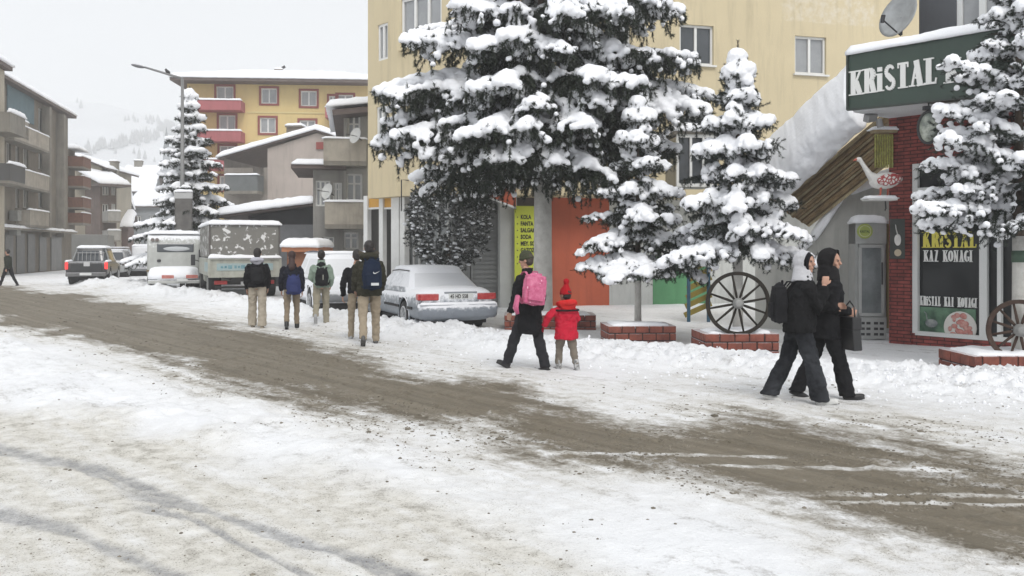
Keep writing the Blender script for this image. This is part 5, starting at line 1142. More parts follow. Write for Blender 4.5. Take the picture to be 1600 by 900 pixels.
# wooded, snow-covered hills
def hill():
    nx,ny=140,46; xs=np.linspace(-620,160,nx); ys=np.linspace(330,900,ny); X,Y=np.meshgrid(xs,ys)
    ridge=np.interp(X,[-620,-330,-230,-160,-100,-20,60,160],[95,82,60,48,38,26,12,4])*1.45
    Z=ridge*sstep(330,780,Y)*(.88+.24*fbm(X/90,Y/90,4,3))-.3
    V_=np.stack([X,Y,Z],-1).reshape(-1,3); i=(np.arange(ny-1)[:,None]*nx+np.arange(nx-1)[None]).ravel(); struct(npmesh('hills',V_,np.stack([i,i+1,i+nx+1,i+nx],-1),mat('hill_snow',(.60,.615,.64),.9,noise=.6,nscale=.02,col2=(.48,.49,.50)),k=4,smooth=True))  # grey of mixed scrub, also standing in for haze over the slope
    rng=np.random.default_rng(6); n=26000; x=rng.uniform(-560,80,n); y=rng.uniform(420,800,n); px=800+F*x/y
    # a belt of woodland slanting down the slope
    def gz(x,y): return np.interp(x,[-620,-330,-230,-160,-100,-20,60,160],[95,82,60,48,38,26,12,4])*1.45*sstep(330,780,y)*(.88+.24*fbm(x/90,y/90,4,3))-.3
    z=gz(x,y); py=HY-F*(z-CH)/y
    belt=np.interp(px,[60,130,200,240,300],[270,243,224,214,196]); nn=fbm(x/25,y/25,3,9)
    keep=(np.abs(py-belt+10*(nn-.5))<np.interp(px,[100,180,240],[4,6,9]))&(nn>.40)|((nn>.66)&(rng.random(n)<.12))
    x,y,z=x[keep],y[keep],z[keep]; m=len(x); h=rng.uniform(4,8,m)
    k=5; a=np.arange(k)*2*PI/k
    ring=np.stack([np.cos(a),np.sin(a),0*a],-1)[None]*(h*.22)[:,None,None]+np.stack([x,y,z+h*.1],-1)[:,None]
    tip=np.stack([x,y,z+h],-1)[:,None]; V_=np.concatenate([ring,tip],1).reshape(-1,3)
    f=np.array([[i,(i+1)%k,k] for i in range(k)]); Fc=f[None]+np.arange(m)[:,None,None]*(k+1)
    o=npmesh('far_woodland',V_,Fc.reshape(-1,3),mat('far_wood',(.26,.265,.27),.9)); o['kind']='stuff'; o['label']='belt of bare woodland slanting across the far snowy hillside'
hill()
# street lamp with a bird and the banner box
p=W(285,400,38); T=thing('street_lamp','tall grey street lamp leaning its long arm left over the road','street lamp',(p.x,38,0)); q=lambda px,py:W(px,py,38)-Vector(T.location)
LM=mat('galvanised',(.20,.20,.20),.5)
MB().tube([(0,0,-.1),(0,0,3),q(285,123)],[.11,.10,.06],10).build('pole',LM,T,smooth=True); MB().tube([q(285,123),q(266,117),q(226,105)],[.055,.05,.04],8).build('arm',LM,T,smooth=True)
m=MB(); m.ell(q(216,103),(.32,.12,.08),M=Matrix.Rotation(R(12),3,'Y')); m.build('lamp_head',mat('lamp_head',(.16,.16,.17),.5,snow=.6),T,smooth=True)
b=W(262,112,38); T=thing('bird','small dark bird perched on the arm of the street lamp','bird',b); m=MB(); m.ell((0,0,0),(.13,.06,.07),M=Matrix.Rotation(R(35),3,'Y')); m.ell((-.07,0,.09),(.05,.045,.045)); m.tube([(.05,0,-.06),(.14,0,-.16)],[.03,.01],6); m.tube([(-.1,0,.09),(-.15,0,.08)],[.014,.003],5); m.build('body',mat('bird_dark',(.03,.03,.03),.7),T,remesh=.015)
b=W(287,330,37.6); T=thing('banner_sign','dark vertical banner sign with snowy top on the street lamp pole','sign',b)
MB().box((0,0,0),(.72,.12,1.62)).build('sign_board',mat('banner_dark',(.075,.07,.065),.6,noise=.8,nscale=2,col2=(.16,.15,.14)),T,bevel=.02); MB().box((0,-.01,.66),(.74,.13,.26)).build('top_band',mat('banner_pale',(.42,.42,.42),.6),T); MB().box((0,0,-.83),(.74,.13,.04)).build('frame',LM,T)

sm=MB(); snowpad(sm,-.38,.38,-.1,.1,.81,.1,2,res=.05); sm.build('snow_cap',SNOW,T,smooth=True)
# ---------------------------------------------------------------- planters, cart wheels, fridge
PBR=mat('planter_brick',(.25,.075,.05),.85,noise=1,nscale=5,col2=(.12,.04,.03),bump=.008,bscale=40,snow=.6,snow_lo=.35)
MORT=mat('planter_mortar',(.05,.03,.027),.95)
def planter(label,px0,px1,pyb,pyt,depth,rz=0,group='low brick planters along the pavement',rows=3,ybase=None,broken=0,snowh=.03,seed=0):
    Y=ybase or CH*F/(pyb-HY); a=W(px0,pyb,Y); b=W(px1,pyb,Y); w=(b.x-a.x); z1=W(px0,pyt,Y).z; h=max(.26,z1)
    T=thing('brick_planter',label,'planter',((a.x+b.x)/2,Y,0),rz,group); rd=random.Random(seed)
    m=MB(); bh=(h+.05)/rows; bl=.24; t=.11
    inner=MB(); 
    for (cx,cy,dx,dy) in ((0,t/2,w-.03,t-.03),(0,depth-t/2,w-.03,t-.03),(-w/2+t/2,depth/2,t-.03,depth-.03),(w/2-t/2,depth/2,t-.03,depth-.03)): inner.box((cx,cy,h/2-.04),(dx,dy,h-.02))
    inner.build('mortar',MORT,T)
    for r in range(rows):
        z=-.05+bh*(r+.5)
        if r==rows-1 and broken: 
            pass
        n=max(2,round(w/bl)); l=w/n
        for side,y in ((0,t/2),(1,depth-t/2)):
            for i in range(n+ (r%2)):
                c=-w/2+l*(i+.5)-(l/2 if r%2 else 0); x0=max(-w/2,c-l/2); x1=min(w/2,c+l/2)
                if x1-x0<.04: continue
                if broken and r==rows-1 and rd.random()<.4: continue
                m.box(((x0+x1)/2+rd.uniform(-.003,.003),y+rd.uniform(-.006,.006),z),(x1-x0-.02,t,bh-.02),rz=rd.uniform(-.015,.015)*(1+4*broken))
        n2=max(1,round((depth-2*t)/bl)); l2=(depth-2*t)/n2
        for s in(-1,1):
            for i in range(n2): m.box((s*(w/2-t/2),t+l2*(i+.5),z),(t,l2-.02,bh-.02))
    m.build('brickwork',PBR,T,bevel=.006)
    m=MB(); m.box((0,t-.02,h+.005),(w+.05,.012,.01)) if 0 else None
    m=MB(); snowpad(m,-w/2+t*.6,w/2-t*.6,t*.6,depth-t*.6,h-.10,.10+snowh,seed+3,res=.06,rag=.6); m.build('snow_fill',SNOW,T,smooth=True)
    return T
planter('long brick planter at the foot of the tall spruce, behind the man and child',788,932,519,492,1.0,seed=1,ybase=18.2,rows=3)
PL2=planter('square brick planter holding the thin-stemmed young spruce',950,1058,540,509,.95,rz=R(3),seed=2,rows=3)
PL3=planter('brick planter with the full cart wheel standing on it',1101,1219,557,521,.95,rz=R(2),seed=3,rows=3)
PL4=planter('broken brick planter at the right edge under the nearest spruce',1522,1660,587,562,1.0,seed=4,broken=1,rows=2)
WOOD=mat('weathered_wheel_wood',(.022,.019,.016),.8,spec=.15,noise=.6,nscale=9,col2=(.045,.038,.03))
WOOD2=mat('brown_wheel_wood',(.06,.036,.028),.8,spec=.15,noise=.6,nscale=9,col2=(.10,.075,.06))
HUBM=mat('hub_grey',(.28,.28,.27),.6,noise=.5,nscale=9)
def cart_wheel(label,px,py,R_,Y,wm,rz,n=12,tilt=-4):
    c=W(px,py,Y); T=thing('cart_wheel',label,'cart wheel',(c.x,Y,c.z-R_),rz,'old wooden cart wheels'); Mx=Matrix.Rotation(R(tilt),3,'X')
    def P(v): v=Mx@Vector(v); return v+Vector((0,0,R_))
    N_=48; m=MB(); vs=[];fs=[]
    for i in range(N_):
        a=2*PI*i/N_
        for r,y in ((R_,-.03),(R_,.03),(R_-.055,.028),(R_-.055,-.028)): vs.append(P((r*math.cos(a),y,r*math.sin(a))))
    for i in range(N_):
        for k in range(4): fs.append((i*4+k,i*4+(k+1)%4,((i+1)%N_)*4+(k+1)%4,((i+1)%N_)*4+k))
    m.add(vs,fs).build('rim',wm,T,smooth=False)
    for i in range(n):
        a=2*PI*(i+.35)/n; m=MB(); m.tube([P((.07*math.cos(a),0,.07*math.sin(a))),P((.3*R_*math.cos(a),0,.3*R_*math.sin(a))),P(((R_-.05)*math.cos(a),0,(R_-.05)*math.sin(a)))],[.016,.021,.015],8); m.build('spoke',wm,T,smooth=True)
    m=MB(); m.tube([P((0,.09,0)),P((0,.05,0)),P((0,-.05,0)),P((0,-.13,0)),P((0,-.14,0))],[.06,.09,.085,.055,.03],18); m.build('hub',HUBM,T)
    return T
cart_wheel('whole dark cart wheel with grey hub leaning before the bushy young spruce',1153,474,.495,13.95,WOOD,R(-4))
cart_wheel('brown cart wheel cut by the right edge, leaning on the nearest spruce trunk',1593,516,.41,12.0,WOOD2,R(-12))
# drinks fridge
Yf=16.2; a=W(1338,530,Yf); b=W(1384,530,Yf); w=b.x-a.x; h=W(1340,350,Yf).z; T=thing('drinks_fridge','upright grey drinks fridge with glass door and snow on top, left of the brick pillar','fridge',((a.x+b.x)/2,Yf,.02),R(-8))
FG=mat('fridge_grey',(.42,.43,.42),.45,noise=.3,nscale=4,stain=.3); 
m=MB(); m.box((0,.28,.42/2),(w,.56,.40)); m.box((0,.53,h/2),(w,.05,h)); 
for s in(-1,1): m.box((s*(w/2-.025),.28,(h+.4)/2),(.05,.5,h-.4))
m.box((0,.28,h-.19),(w,.56,.38)); bo=m.build('cabinet',FG,T)
m=MB(); 
for s in(-1,1): m.box((s*(w/2-.07),-.02,(h-.4+.43)/2),(.05,.05,h-.84))
m.box((-.0,-.02,.455),(w-.09,.05,.06)); m.box((0,-.02,h-.42),(w-.09,.05,.06)); d_=m.build('door_frame',FG,T)
MB().box((0,-.005,(h-.4+.43)/2),(w-.18,.012,h-.92)).build('door_glass',mat('fridge_glass',(.13,.15,.155),.15,noise=.7,nscale=2,col2=(.27,.29,.30)),d_); MB().box((w/2-.09,-.06,1.2),(.02,.03,.4)).build('handle',DARKMETAL,d_)
m=MB()
for i in range(3):
    for j in range(4): m.box((-w/2+.12+.10*j+(.03 if j>1 else 0),-.004,.10+.10*i),(.07,.012,.045))
m.build('vent_slots',DARKMETAL,T)
m=MB(); m.tube([(-.11,-.0,h-.15),(-.11,-.02,h-.15)],[.135,.135],28); e_=m.build('round_emblem',mat('emblem_lime',(.42,.50,.12),.5,noise=.4,nscale=10),T)
m=MB(); m.tube([(-.11+.10*math.cos(2*PI*i/28),-.024,h-.15+.10*math.sin(2*PI*i/28)) for i in range(29)],.006,5,False); m.build('emblem_ring',mat('emblem_pale',(.6,.62,.4),.5),e_)
text('lettering','KRISTAL',mat('emblem_ink',(.07,.11,.04),.6),e_,(-.20,-.024,h-.175),.058,off=.001,sx=.80,ext_=.003)
MB().box((w/2+.05,.25,h/2+.1),(.04,.3,h*.9)).build('side_post',mat('ochre_post',(.30,.24,.10),.8),T)
m=MB(); snowpad(m,-w/2-.02,w/2+.02,-.04,.55,h,.15,3,res=.05,rag=.3); m.build('snow_cap',SNOW,T,smooth=True)
# dark parasol base / table edge inside the doorway at the right
# ---------------------------------------------------------------- people
SKIN=mat('skin',(.44,.26,.19),.6,noise=.3,nscale=12,col2=(.42,.23,.17),spec=.25)
def rotz(a): return Matrix.Rotation(a,3,'Z')
def cloth(name,c,c2=None,**k): return mat(name,c,.9,spec=.1,noise=.5,nscale=7,col2=c2 or tuple(x*.65 for x in c),bump=k.get('bump',.004),bscale=60,snow=k.get('snow',0),snow_lo=.5)
class Pose:
    def __init__(s,H,legs,arms,lean=3,head=(0,0),twist=0,wide=1.0):
        s.H=H; s.wide=wide; ln=R(lean); up=Vector((0,math.sin(ln),math.cos(ln))); J={}
        th,sh,ak=.245*H,.245*H,.042*H; lo=1e9; L_={}
        for i,sg in enumerate((-1,1)):
            hf,kf,ab=[R(a) for a in legs[i]]; k=Vector((sg*math.sin(ab),math.sin(hf),-math.cos(hf)*math.cos(ab)))*th; a=k+Vector((sg*math.sin(ab)*.4,math.sin(hf-kf),-math.cos(hf-kf)))*sh
            L_[sg]=(k,a,hf-kf); lo=min(lo,a.z-.0)
        hz=ak-lo; s.hip=Vector((0,0,hz)); s.up=up
        for sg in(-1,1): h=s.hip+Vector((sg*.052*H,0,0)); J[sg]=(h,h+L_[sg][0],h+L_[sg][1],L_[sg][2])
        s.leg=J; T=Matrix.Rotation(R(twist),3,'Z'); s.T=T
        s.waist=s.hip+up*.09*H; s.chest=s.hip+up*.20*H; s.nb=s.hip+up*.295*H; s.arm={}
        for i,sg in enumerate((-1,1)):
            sf,ab,ef,inn=[R(a) for a in arms[i]]; sp=s.nb-up*.022*H+T@Vector((sg*.105*H*wide,0,0))
            d=Vector((sg*math.sin(ab),math.sin(sf)*math.cos(ab),-math.cos(sf)*math.cos(ab))); el=sp+T@d*.172*H
            d2=Matrix.Rotation(ef,3,'X')@Vector((0,0,-1)); d2=Matrix.Rotation(sf,3,'X')@d2; d2=Matrix.Rotation(sg*inn,3,'Z')@d2; wr=el+T@d2*.150*H
            s.arm[sg]=(sp,el,wr,(T@d2).normalized())
        s.hc=s.nb+up*.035*H+Vector((0,.012*H,.078*H)); s.HM=T@Matrix.Rotation(R(head[0]),3,'Z')@Matrix.Rotation(R(-head[1]),3,'X')
def hand(m,w,d,s,curl=.5,sc=1.0,side=None):
    d=d.normalized(); n=side or Vector((s,0,0)); n=(n-d*n.dot(d)).normalized(); f=n.cross(d).normalized()*1.0  # n: back of the hand, f: across the knuckles
    if f.y<0: f=-f
    Mx=Matrix((f,n,d)).transposed(); c=w+d*.045*sc
    m.ell(c,(.040*sc,.017*sc,.052*sc),M=Mx)
    for i,(o,l) in enumerate(((.029,.072),(.010,.080),(-.010,.075),(-.028,.060))):
        p=w+d*.078*sc+f*o*sc; pts=[p-d*.02*sc,p]; a=0
        for k,q in enumerate((.45,.32,.23)):
            a+=curl*(.7+.15*i); v=d*math.cos(a)-n*math.sin(a); p=p+v*l*q*sc; pts.append(p)
        m.tube(pts,[.0095*sc,.0098*sc,.009*sc,.0082*sc,.0068*sc],8)
    p=w+d*.028*sc+f*.030*sc; v=(d*.7+f*.75-n*.25).normalized(); m.tube([p-v*.01,p+v*.03*sc,p+v*.03*sc+(d*.9+f*.2-n*.35).normalized()*.032*sc],[.013*sc,.0105*sc,.008*sc],8)
def person(label,pos,rz,P,jc,tc,sc,hair=None,voxel=.009,hem=.02,flare=.0,thick=1.0,cuff=.0,hood=None,hooddown=None,hairlong=0,hat=None,collar=None,shoe=(.098,.26),coat=0,legw=1.0,beard=0,handcurl=(.5,.5),jn='jacket',seed=0,group=None,armthick=1.0,boots=0,gloves=None,fur=None):
    pos=Vector(pos)-Vector((0,0,.025)); H=P.H; T=thing('person',label,'person',pos,rz,group); k=thick
    # body: one continuous skin
    m=MB(); U=P.T
    def ring(c,a,b,M=None): return (c,a*H,b*H,M)
    m.loft([ring(P.hip-Vector((0,0,.04*H)),.05,.035),ring(P.hip,.075,.045),ring(P.waist,.066,.045,U),ring(P.chest,.080,.055,U),ring(P.nb-P.up*.06*H,.074,.045,U),ring(P.nb,.045,.04,U),ring(P.nb+P.up*.055*H,.034,.036,U)],18)
    for sg in(-1,1):
        h,kn,an,ang=P.leg[sg]; m.tube([h,h.lerp(kn,.3),kn,kn.lerp(an,.3),an],[.036*H,.036*H,.024*H,.022*H,.016*H],14)
        fd=Vector((0,math.cos(ang*.8),math.sin(ang*.8))); m.tube([an-Vector((0,.01,.0)),an-Vector((0,.0,.03))+fd*.03,an-Vector((0,0,.035))+fd*.08],[.02,.02,.014],10)
        s_,e,w,d=P.arm[sg]; m.tube([s_-P.up*.02*H,s_.lerp(e,.5),e,e.lerp(w,.35),w],[.022*H,.024*H,.021*H,.020*H,.0155*H],12); 
        if not gloves: hand(m,w,d,sg,handcurl[0 if sg<0 else 1],H/1.72)
    M=P.HM; hs=getattr(P,'hs',1); hc=P.hc+P.up*.10*(hs-1); q=H/1.72*hs
    A=lambda x,y,z:hc+M@Vector((x*q,y*q,z*q))
    m.ell(A(0,-.008,.02),(.075*q,.094*q,.098*q),M=M,nu=18,nv=14); m.ell(A(0,.025,-.045),(.056*q,.062*q,.070*q),M=M,nu=16,nv=12)   # cranium, jaw
    m.tube([A(0,.084,.018),A(0,.100,-.006),A(0,.108,-.022)],[.010*q,.013*q,.015*q],8); m.ell(A(0,.086,-.052),(.022*q,.012*q,.008*q),M=M); m.ell(A(0,.083,-.064),(.018*q,.011*q,.007*q),M=M); m.ell(A(0,.072,-.092),(.022*q,.018*q,.017*q),M=M)
    for sg in(-1,1): m.ell(A(sg*.076,-.008,-.008),(.010*q,.020*q,.031*q),M=M); m.ell(A(sg*.030,.076,.036),(.024*q,.012*q,.008*q),M=M); m.ell(A(sg*.040,.066,-.022),(.022*q,.02*q,.02*q),M=M)
    bo=m.build('body',SKIN,T,remesh=voxel*.75,smoothit=1)
    for sg in(-1,1): MB().ell(A(sg*.030,.079,.018),(.012*q,.010*q,.009*q),M=M).build('eye',mat('eye_dark',(.05,.035,.03),.3),T,smooth=True)
    # trousers
    m=MB(); m.loft([ring(P.hip-Vector((0,0,.03*H)),.070,.058),ring(P.hip+P.up*.0*H,.098*k,.074),ring(P.waist,.084*k,.064)],18)
    for sg in(-1,1):
        h,kn,an,ang=P.leg[sg]; an2=an+(kn-an)*cuff; fl=flare
        m.loft([(h+Vector((0,0,.03*H)),.054*H*legw,.058*H*legw,None),(h.lerp(kn,.45),.054*H*legw,.056*H*legw,None),(kn,.041*H*legw*(1+fl*.3),.044*H*legw*(1+fl*.3),None),(kn.lerp(an2,.5),.038*H*legw*(1+fl*.7),.041*H*legw*(1+fl*.7),None),(an2-Vector((0,0,.012 if not cuff else 0)),.034*H*legw*(1+fl),.038*H*legw*(1+fl),None)],16)
    m.build('trousers',tc,T,remesh=voxel,smoothit=2,disp=(.040,.075))
    # shoes
    for sg in(-1,1):
        h,kn,an,ang=P.leg[sg]; a=ang*.9; Mx=Matrix.Rotation(a,3,'X'); m=MB(); B=lambda x,y,z:an+Mx@Vector((x*q,y*q,z*q))
        m.ell(B(0,.065,-.038),(.043*q,.125*q,.036*q),M=Mx,nu=14,nv=10); m.ell(B(0,-.01,-.01),(.040*q,.055*q,.05*q),M=Mx); m.box(B(0,.055,-.062),(.075*q,.235*q,.024*q),M=Mx)
        if boots: m.tube([B(0,-.005,-.02),B(0,0,boots)],[.05*q,.052*q],12)
        m.build('shoe',sc,T,remesh=.009,smoothit=1)
    # jacket or coat
    m=MB(); hz=P.hip-P.up*(hem-.0)*H if hem>0 else P.hip+P.up*(-hem)*H
    if coat: 
        lo=P.hip-Vector((0,0,coat*H)); m.loft([(lo,.112*H*k,.095*H*k,None),(lo.lerp(P.hip,.5),.110*H*k,.088*H*k,None),ring(P.hip,.106*k,.082*k)],20)
    m.loft([ring(hz,.107*k,.084*k),ring(P.hip+P.up*.03*H,.105*k,.082*k),ring(P.waist,.100*k,.078*k,U),ring(P.chest,.112*k,.086*k,U),ring(P.nb-P.up*.065*H,.104*k,.074*k,U),ring(P.nb-P.up*.03*H,.082*k,.062*k,U),ring(P.nb-P.up*.005*H,.056*k,.050*k,U),ring(P.nb+P.up*.02*H,.050,.048,U)],20)
    ak=armthick*k
    for sg in(-1,1):
        s_,e_,w,d=P.arm[sg]; m.ell(s_-P.up*.022*H-P.T@Vector((sg*.004*H,0,0)),(.034*H*ak,.040*H*ak,.038*H)); m.tube([s_-P.up*.024*H,s_.lerp(e_,.5),e_,e_.lerp(w,.5),w-d*.012],[.036*H*ak,.038*H*ak,.038*H*ak,.033*H*ak,.027*H*ak],14)
    if collar: m.tube([P.nb-P.up*.01*H,P.nb+P.up*.045*H],[.052*H,.048*H],16)
    m.build(jn,jc,T,remesh=voxel,smoothit=2,disp=(.045,.075))
    if gloves:
        m=MB()
        for sg in(-1,1): s_,e_,w,d=P.arm[sg]; hand(m,w-d*.01,d,sg,.6,H/1.72*1.12)
        m.build('glove',gloves,T,remesh=.007,smoothit=1)
    if hooddown: # hood lying on the shoulders
        mm,sz=hooddown; m=MB(); c=P.nb+P.up*.028*H-P.T@Vector((0,.055*H,0)); 
        m.tube([c+P.T@Vector((sz*math.cos(a)*.80,sz*(-math.sin(a)*.35)+ .035*H*(1-math.sin(a)),.012*math.sin(a)*2)) for a in np.linspace(-.35,PI+.35,14)],[.030*H*(sz/.1)**.5]*14,10); m.ell(c-Vector((0,.0,.03)),(sz*.85,sz*.42,sz*.55)); m.build('hood',mm,T,remesh=.01,smoothit=2,disp=(.02,.06))
    if fur: m=MB(); 
    if hood: # hood over the head, open to the front
        mm,op,sz,thk=hood; n=26; m=MB(); vs=[];fs=[]; rings=[]
        th=list(np.linspace(R(op),PI*.97,12))
        for side in(0,1):
            for t in (th if side==0 else th[::-1]):
                for i in range(n):
                    a=2*PI*i/n; r=(1 if side==0 else 1-thk); v=Vector((math.sin(t)*math.cos(a)*.102*sz*r,math.cos(t)*.125*sz*r,math.sin(t)*math.sin(a)*.130*sz*r)); 
                    if v.z<0: v.z*=1.12
                    vs.append(hc+M@(Vector((0,-.030,.008))*q+v*q))
        K=24
        for j in range(K):
            j2=(j+1)%K
            for i in range(n): fs.append((j*n+i,j*n+(i+1)%n,j2*n+(i+1)%n,j2*n+i))
        m.add(vs,fs); m.tube([hc+M@(Vector((0,-.030,.008))*q+Vector((math.sin(R(op))*math.cos(a)*.100*sz,math.cos(R(op))*.125*sz,math.sin(R(op))*math.sin(a)*.128*sz*(1 if math.sin(a)>0 else 1.12)))*q) for a in np.linspace(0,2*PI,25)],.013*q*sz,8,False)
        m.tube([P.nb-P.up*.015*H-P.T@Vector((0,.01,0)),hc+M@Vector((0,-.035,-.06))*q],[.072*H*sz**.5,.058*H*sz],16)
        m.build('hood',mm,T,smooth=True,remesh=.010,smoothit=2,disp=(.018,.06))
    if hair:
        m=MB(); m.ell(A(0,-.022,.030),(.085*q,.098*q,.100*q),M=M,nu=18,nv=14); m.ell(A(0,-.045,-.02),(.078*q,.062*q,.07*q),M=M)
        if hairlong: 
            c=A(0,-.075,-.04); m.tube([c,P.nb+P.up*.02*H-P.T@Vector((0,.08*H*.9,0)),P.nb-P.up*(hairlong*.5)-P.T@Vector((0,.092*H,0)),P.nb-P.up*hairlong-P.T@Vector((0,.088*H,0))],[.06*q,.075*q,.07*q,.03*q],14,flat=.6)
        m.build('hair',hair,T,remesh=.009,smoothit=1,disp=(.014,.03))
    if hat:
        mm,pom=hat; m=MB(); m.ell(A(0,-.012,.045),(.090*q,.102*q,.098*q),M=M,nu=18,nv=14); m.tube([A(.084*math.cos(a),.096*math.sin(a)-.012,.025) for a in np.linspace(0,2*PI,20)],.016*q,8,False)
        if pom: m.tube([A(0,-.02,.10),A(0,-.03,.19)],[.075*q,.035*q],12); m.ell(A(0,-.03,.225),(.052*q,.052*q,.052*q))
        m.build('knitted_hat',mm,T,remesh=.010,smoothit=1,disp=(.012,.02))
    return T
def backpack(label,T,P,m_,w,h,d,z,x=0,y=None,strapm=None,pocket=True,rot=0,extra=None,yo=.085):
    H=P.H; B=thing('backpack',label,'backpack'); M3=rotz(T.rotation_euler.z)@P.T; c=P.chest-P.up*0; c=Vector(c); 
    base=Vector(T.location)+rotz(T.rotation_euler.z)@(c+P.up*z+P.T@Vector((x,-(yo*H+d/2),0))); B.location=base; B.rotation_euler=(0,R(rot),T.rotation_euler.z+math.atan2(P.T[1][0],P.T[0][0]))
    m=MB(); m.ell((0,0,0),(w*.52,d*.62,h*.5)); m.box((0,0,-h*.08),(w*.88,d*.85,h*.72)); m.box((0,.0,.10*h),(w*.80,d*.8,h*.6)); m.build('bag',m_,B,remesh=.010,smoothit=4,disp=(.016,.08))
    if pocket: m=MB(); m.box((0,-d*.50,-h*.16),(w*.66,d*.32,h*.38)); m.build('front_pocket',m_,B,remesh=.010,smoothit=3)
    s=strapm or m_
    for sg in(-1,1):
        m=MB(); m.tube([(sg*w*.28,d*.40,h*.40),(sg*w*.32,d*.5+.02,h*.50),(sg*w*.36,d*.5+.11,h*.50),(sg*w*.40,d*.5+.22,h*.36),(sg*w*.46,d*.5+.22,h*.05),(sg*w*.50,d*.5+.09,-h*.30),(sg*w*.44,d*.42,-h*.40)],[.022]*7,8,flat=.35); m.build('strap',s,B,smooth=True)
    MB().tube([(-.04,d*.2,h*.46),(-.03,d*.2,h*.53),(.03,d*.2,h*.53),(.04,d*.2,h*.46)],.008,6).build('grab_loop',s,B)
    return B
BLK=cloth('black_cloth',(.014,.014,.016)); BLK2=cloth('black_nylon',(.018,.018,.020),snow=.0); NAVY=cloth('navy_cloth',(.018,.022,.045)); KHAKI=cloth('khaki_cloth',(.33,.275,.205),(.26,.215,.155)); KHAKI2=cloth('khaki_brown_cloth',(.25,.20,.145)); BEIGE=cloth('beige_cloth',(.40,.355,.29),(.32,.28,.225))
HAIR=mat('hair_dark',(.018,.014,.013),.6,bump=.006,bscale=90); HAIRR=mat('hair_auburn',(.035,.014,.012),.6,bump=.006,bscale=90); BOOT=mat('black_boot',(.015,.015,.015),.5); SNK=mat('pale_trainer',(.42,.42,.42),.6,noise=.5,nscale=20,col2=(.2,.2,.2)); BEIGEBOOT=mat('beige_shoe',(.30,.26,.20),.7)
GS='schoolmates walking away up the street'
# A
P=Pose(1.70,((10,4,3),(-8,6,3)),((-8,8,25,0),(4,8,22,10)),lean=2,head=(0,2)); p=G(402,511)
A_=person('person in black jacket with pale grey hood down and wide beige trousers',p,R(8),P,BLK,BEIGE,BEIGEBOOT,hair=HAIR,flare=.45,legw=1.05,hooddown=(cloth('lavender_hood',(.50,.50,.56)),.115),collar=1,hem=.01,group=GS,thick=1.05)
backpack('small black backpack on the person with the pale grey hood',A_,P,BLK2,.28,.36,.12,-.10,x=.03,rot=-8)
# B
P=Pose(1.64,((-8,22,2),(8,4,2)),((6,8,18,0),(-6,8,20,0)),lean=2); p=G(456,514)
B_=person('person in navy jacket with long auburn hair, brown trousers and black boots',p,R(14),P,cloth('dark_navy_jacket',(.016,.017,.026)),KHAKI2,BOOT,hair=HAIRR,hairlong=.10,legw=.88,cuff=.16,hem=.01,boots=.08,group=GS)
backpack('blue backpack hanging low on the person with auburn hair',B_,P,cloth('blue_cloth',(.035,.045,.13)),.30,.42,.15,-.25,x=.035)
# C
P=Pose(1.66,((-14,40,2),(10,4,2)),((8,12,60,20),(2,10,40,10)),lean=3,head=(0,4)); p=G(502,507)
C_=person('person in light green jacket and black neck scarf in the middle of the group',p,R(10),P,cloth('sage_cloth',(.27,.34,.28),(.21,.27,.22)),cloth('pale_khaki_cloth',(.33,.30,.23)),SNK,hair=HAIR,legw=1.0,collar=1,flare=.1,group=GS)
m=MB(); m.tube([P.nb-P.up*.02,P.nb+P.up*.10],[.085,.075],14); m.ell(P.nb-P.up*.03+Vector((0,-.06,0)),(.10,.05,.07)); m.build('scarf',BLK,C_,remesh=.01,smoothit=2,disp=(.02,.05))
B2=backpack('black backpack on the person in the light green jacket',C_,P,BLK2,.29,.42,.14,-.13,x=.02); MB().box((.03,-.145,.0),(.014,.01,.11),rz=0).build('pale_tag',mat('tag_pale',(.45,.45,.38),.6),B2)
# D
P=Pose(1.66,((6,2,2),(-12,20,2)),((0,16,14,0),(0,8,20,0)),lean=3,head=(0,8)); p=G(558,530)
D_=person('person in black jacket mostly hidden behind the tall one in the olive parka',p,R(16),P,BLK,KHAKI,SNK,hair=HAIR,legw=.9,group=GS,hem=.0)
# E
P=Pose(1.84,((-15,24,3),(13,2,3)),((10,6,40,0),(8,6,38,0)),lean=4,head=(0,6)); p=G(577,538)
OL=cloth('olive_parka',(.040,.038,.026)); FURM=mat('fur_trim',(.06,.05,.035),1,bump=.02,bscale=60,noise=.8,nscale=30,col2=(.11,.09,.06))
E_=person('tallest person in olive parka with furry hood down, khaki trousers and dark trainers',p,R(13),P,OL,KHAKI,mat('dark_trainer',(.03,.028,.027),.6,noise=.7,nscale=30,col2=(.2,.2,.2)),hair=HAIR,legw=.98,hooddown=(OL,.135),hem=.045,thick=1.12,group=GS,collar=1)
c=P.nb+P.up*.055*P.H; m=MB(); m.tube([c+Vector((.145*math.cos(a),.07-.15*math.sin(a)*.9,.02*math.cos(2*a))) for a in np.linspace(-.3,PI+.3,16)],[.038]*16,10); m.build('fur_collar',FURM,E_,remesh=.009,disp=(.03,.02))
B3=backpack('large navy backpack with a white swoosh mark on the tallest person',E_,P,cloth('navy_nylon',(.012,.020,.042)),.34,.56,.18,-.075,x=.03)
def swoosh(par,x,y,z,s):
    t=np.linspace(0,1,12); up=[(x+s*(-.5+q),z+s*(.10+.20*q**1.3-.0)-s*.22*math.sin(PI*min(1,q*1.6))*(1 if q<.62 else .0)) for q in t]
    a=[(-.5,.16),(-.46,-.02),(-.36,-.10),(-.2,-.08),(.5,.22),(-.16,-.16),(-.34,-.22),(-.48,-.16),(-.55,-.02)]
    MB().prism([(x+s*u,z+s*v) for u,v in a],y-.004,y,'y').build('swoosh_mark',PW,par)
swoosh(B3,.07,-.170,.04,.11); MB().box((.04,-.165,-.16),(.13,.012,.045),rz=.0).build('white_label',mat('label_white',(.6,.62,.62),.5),B3)
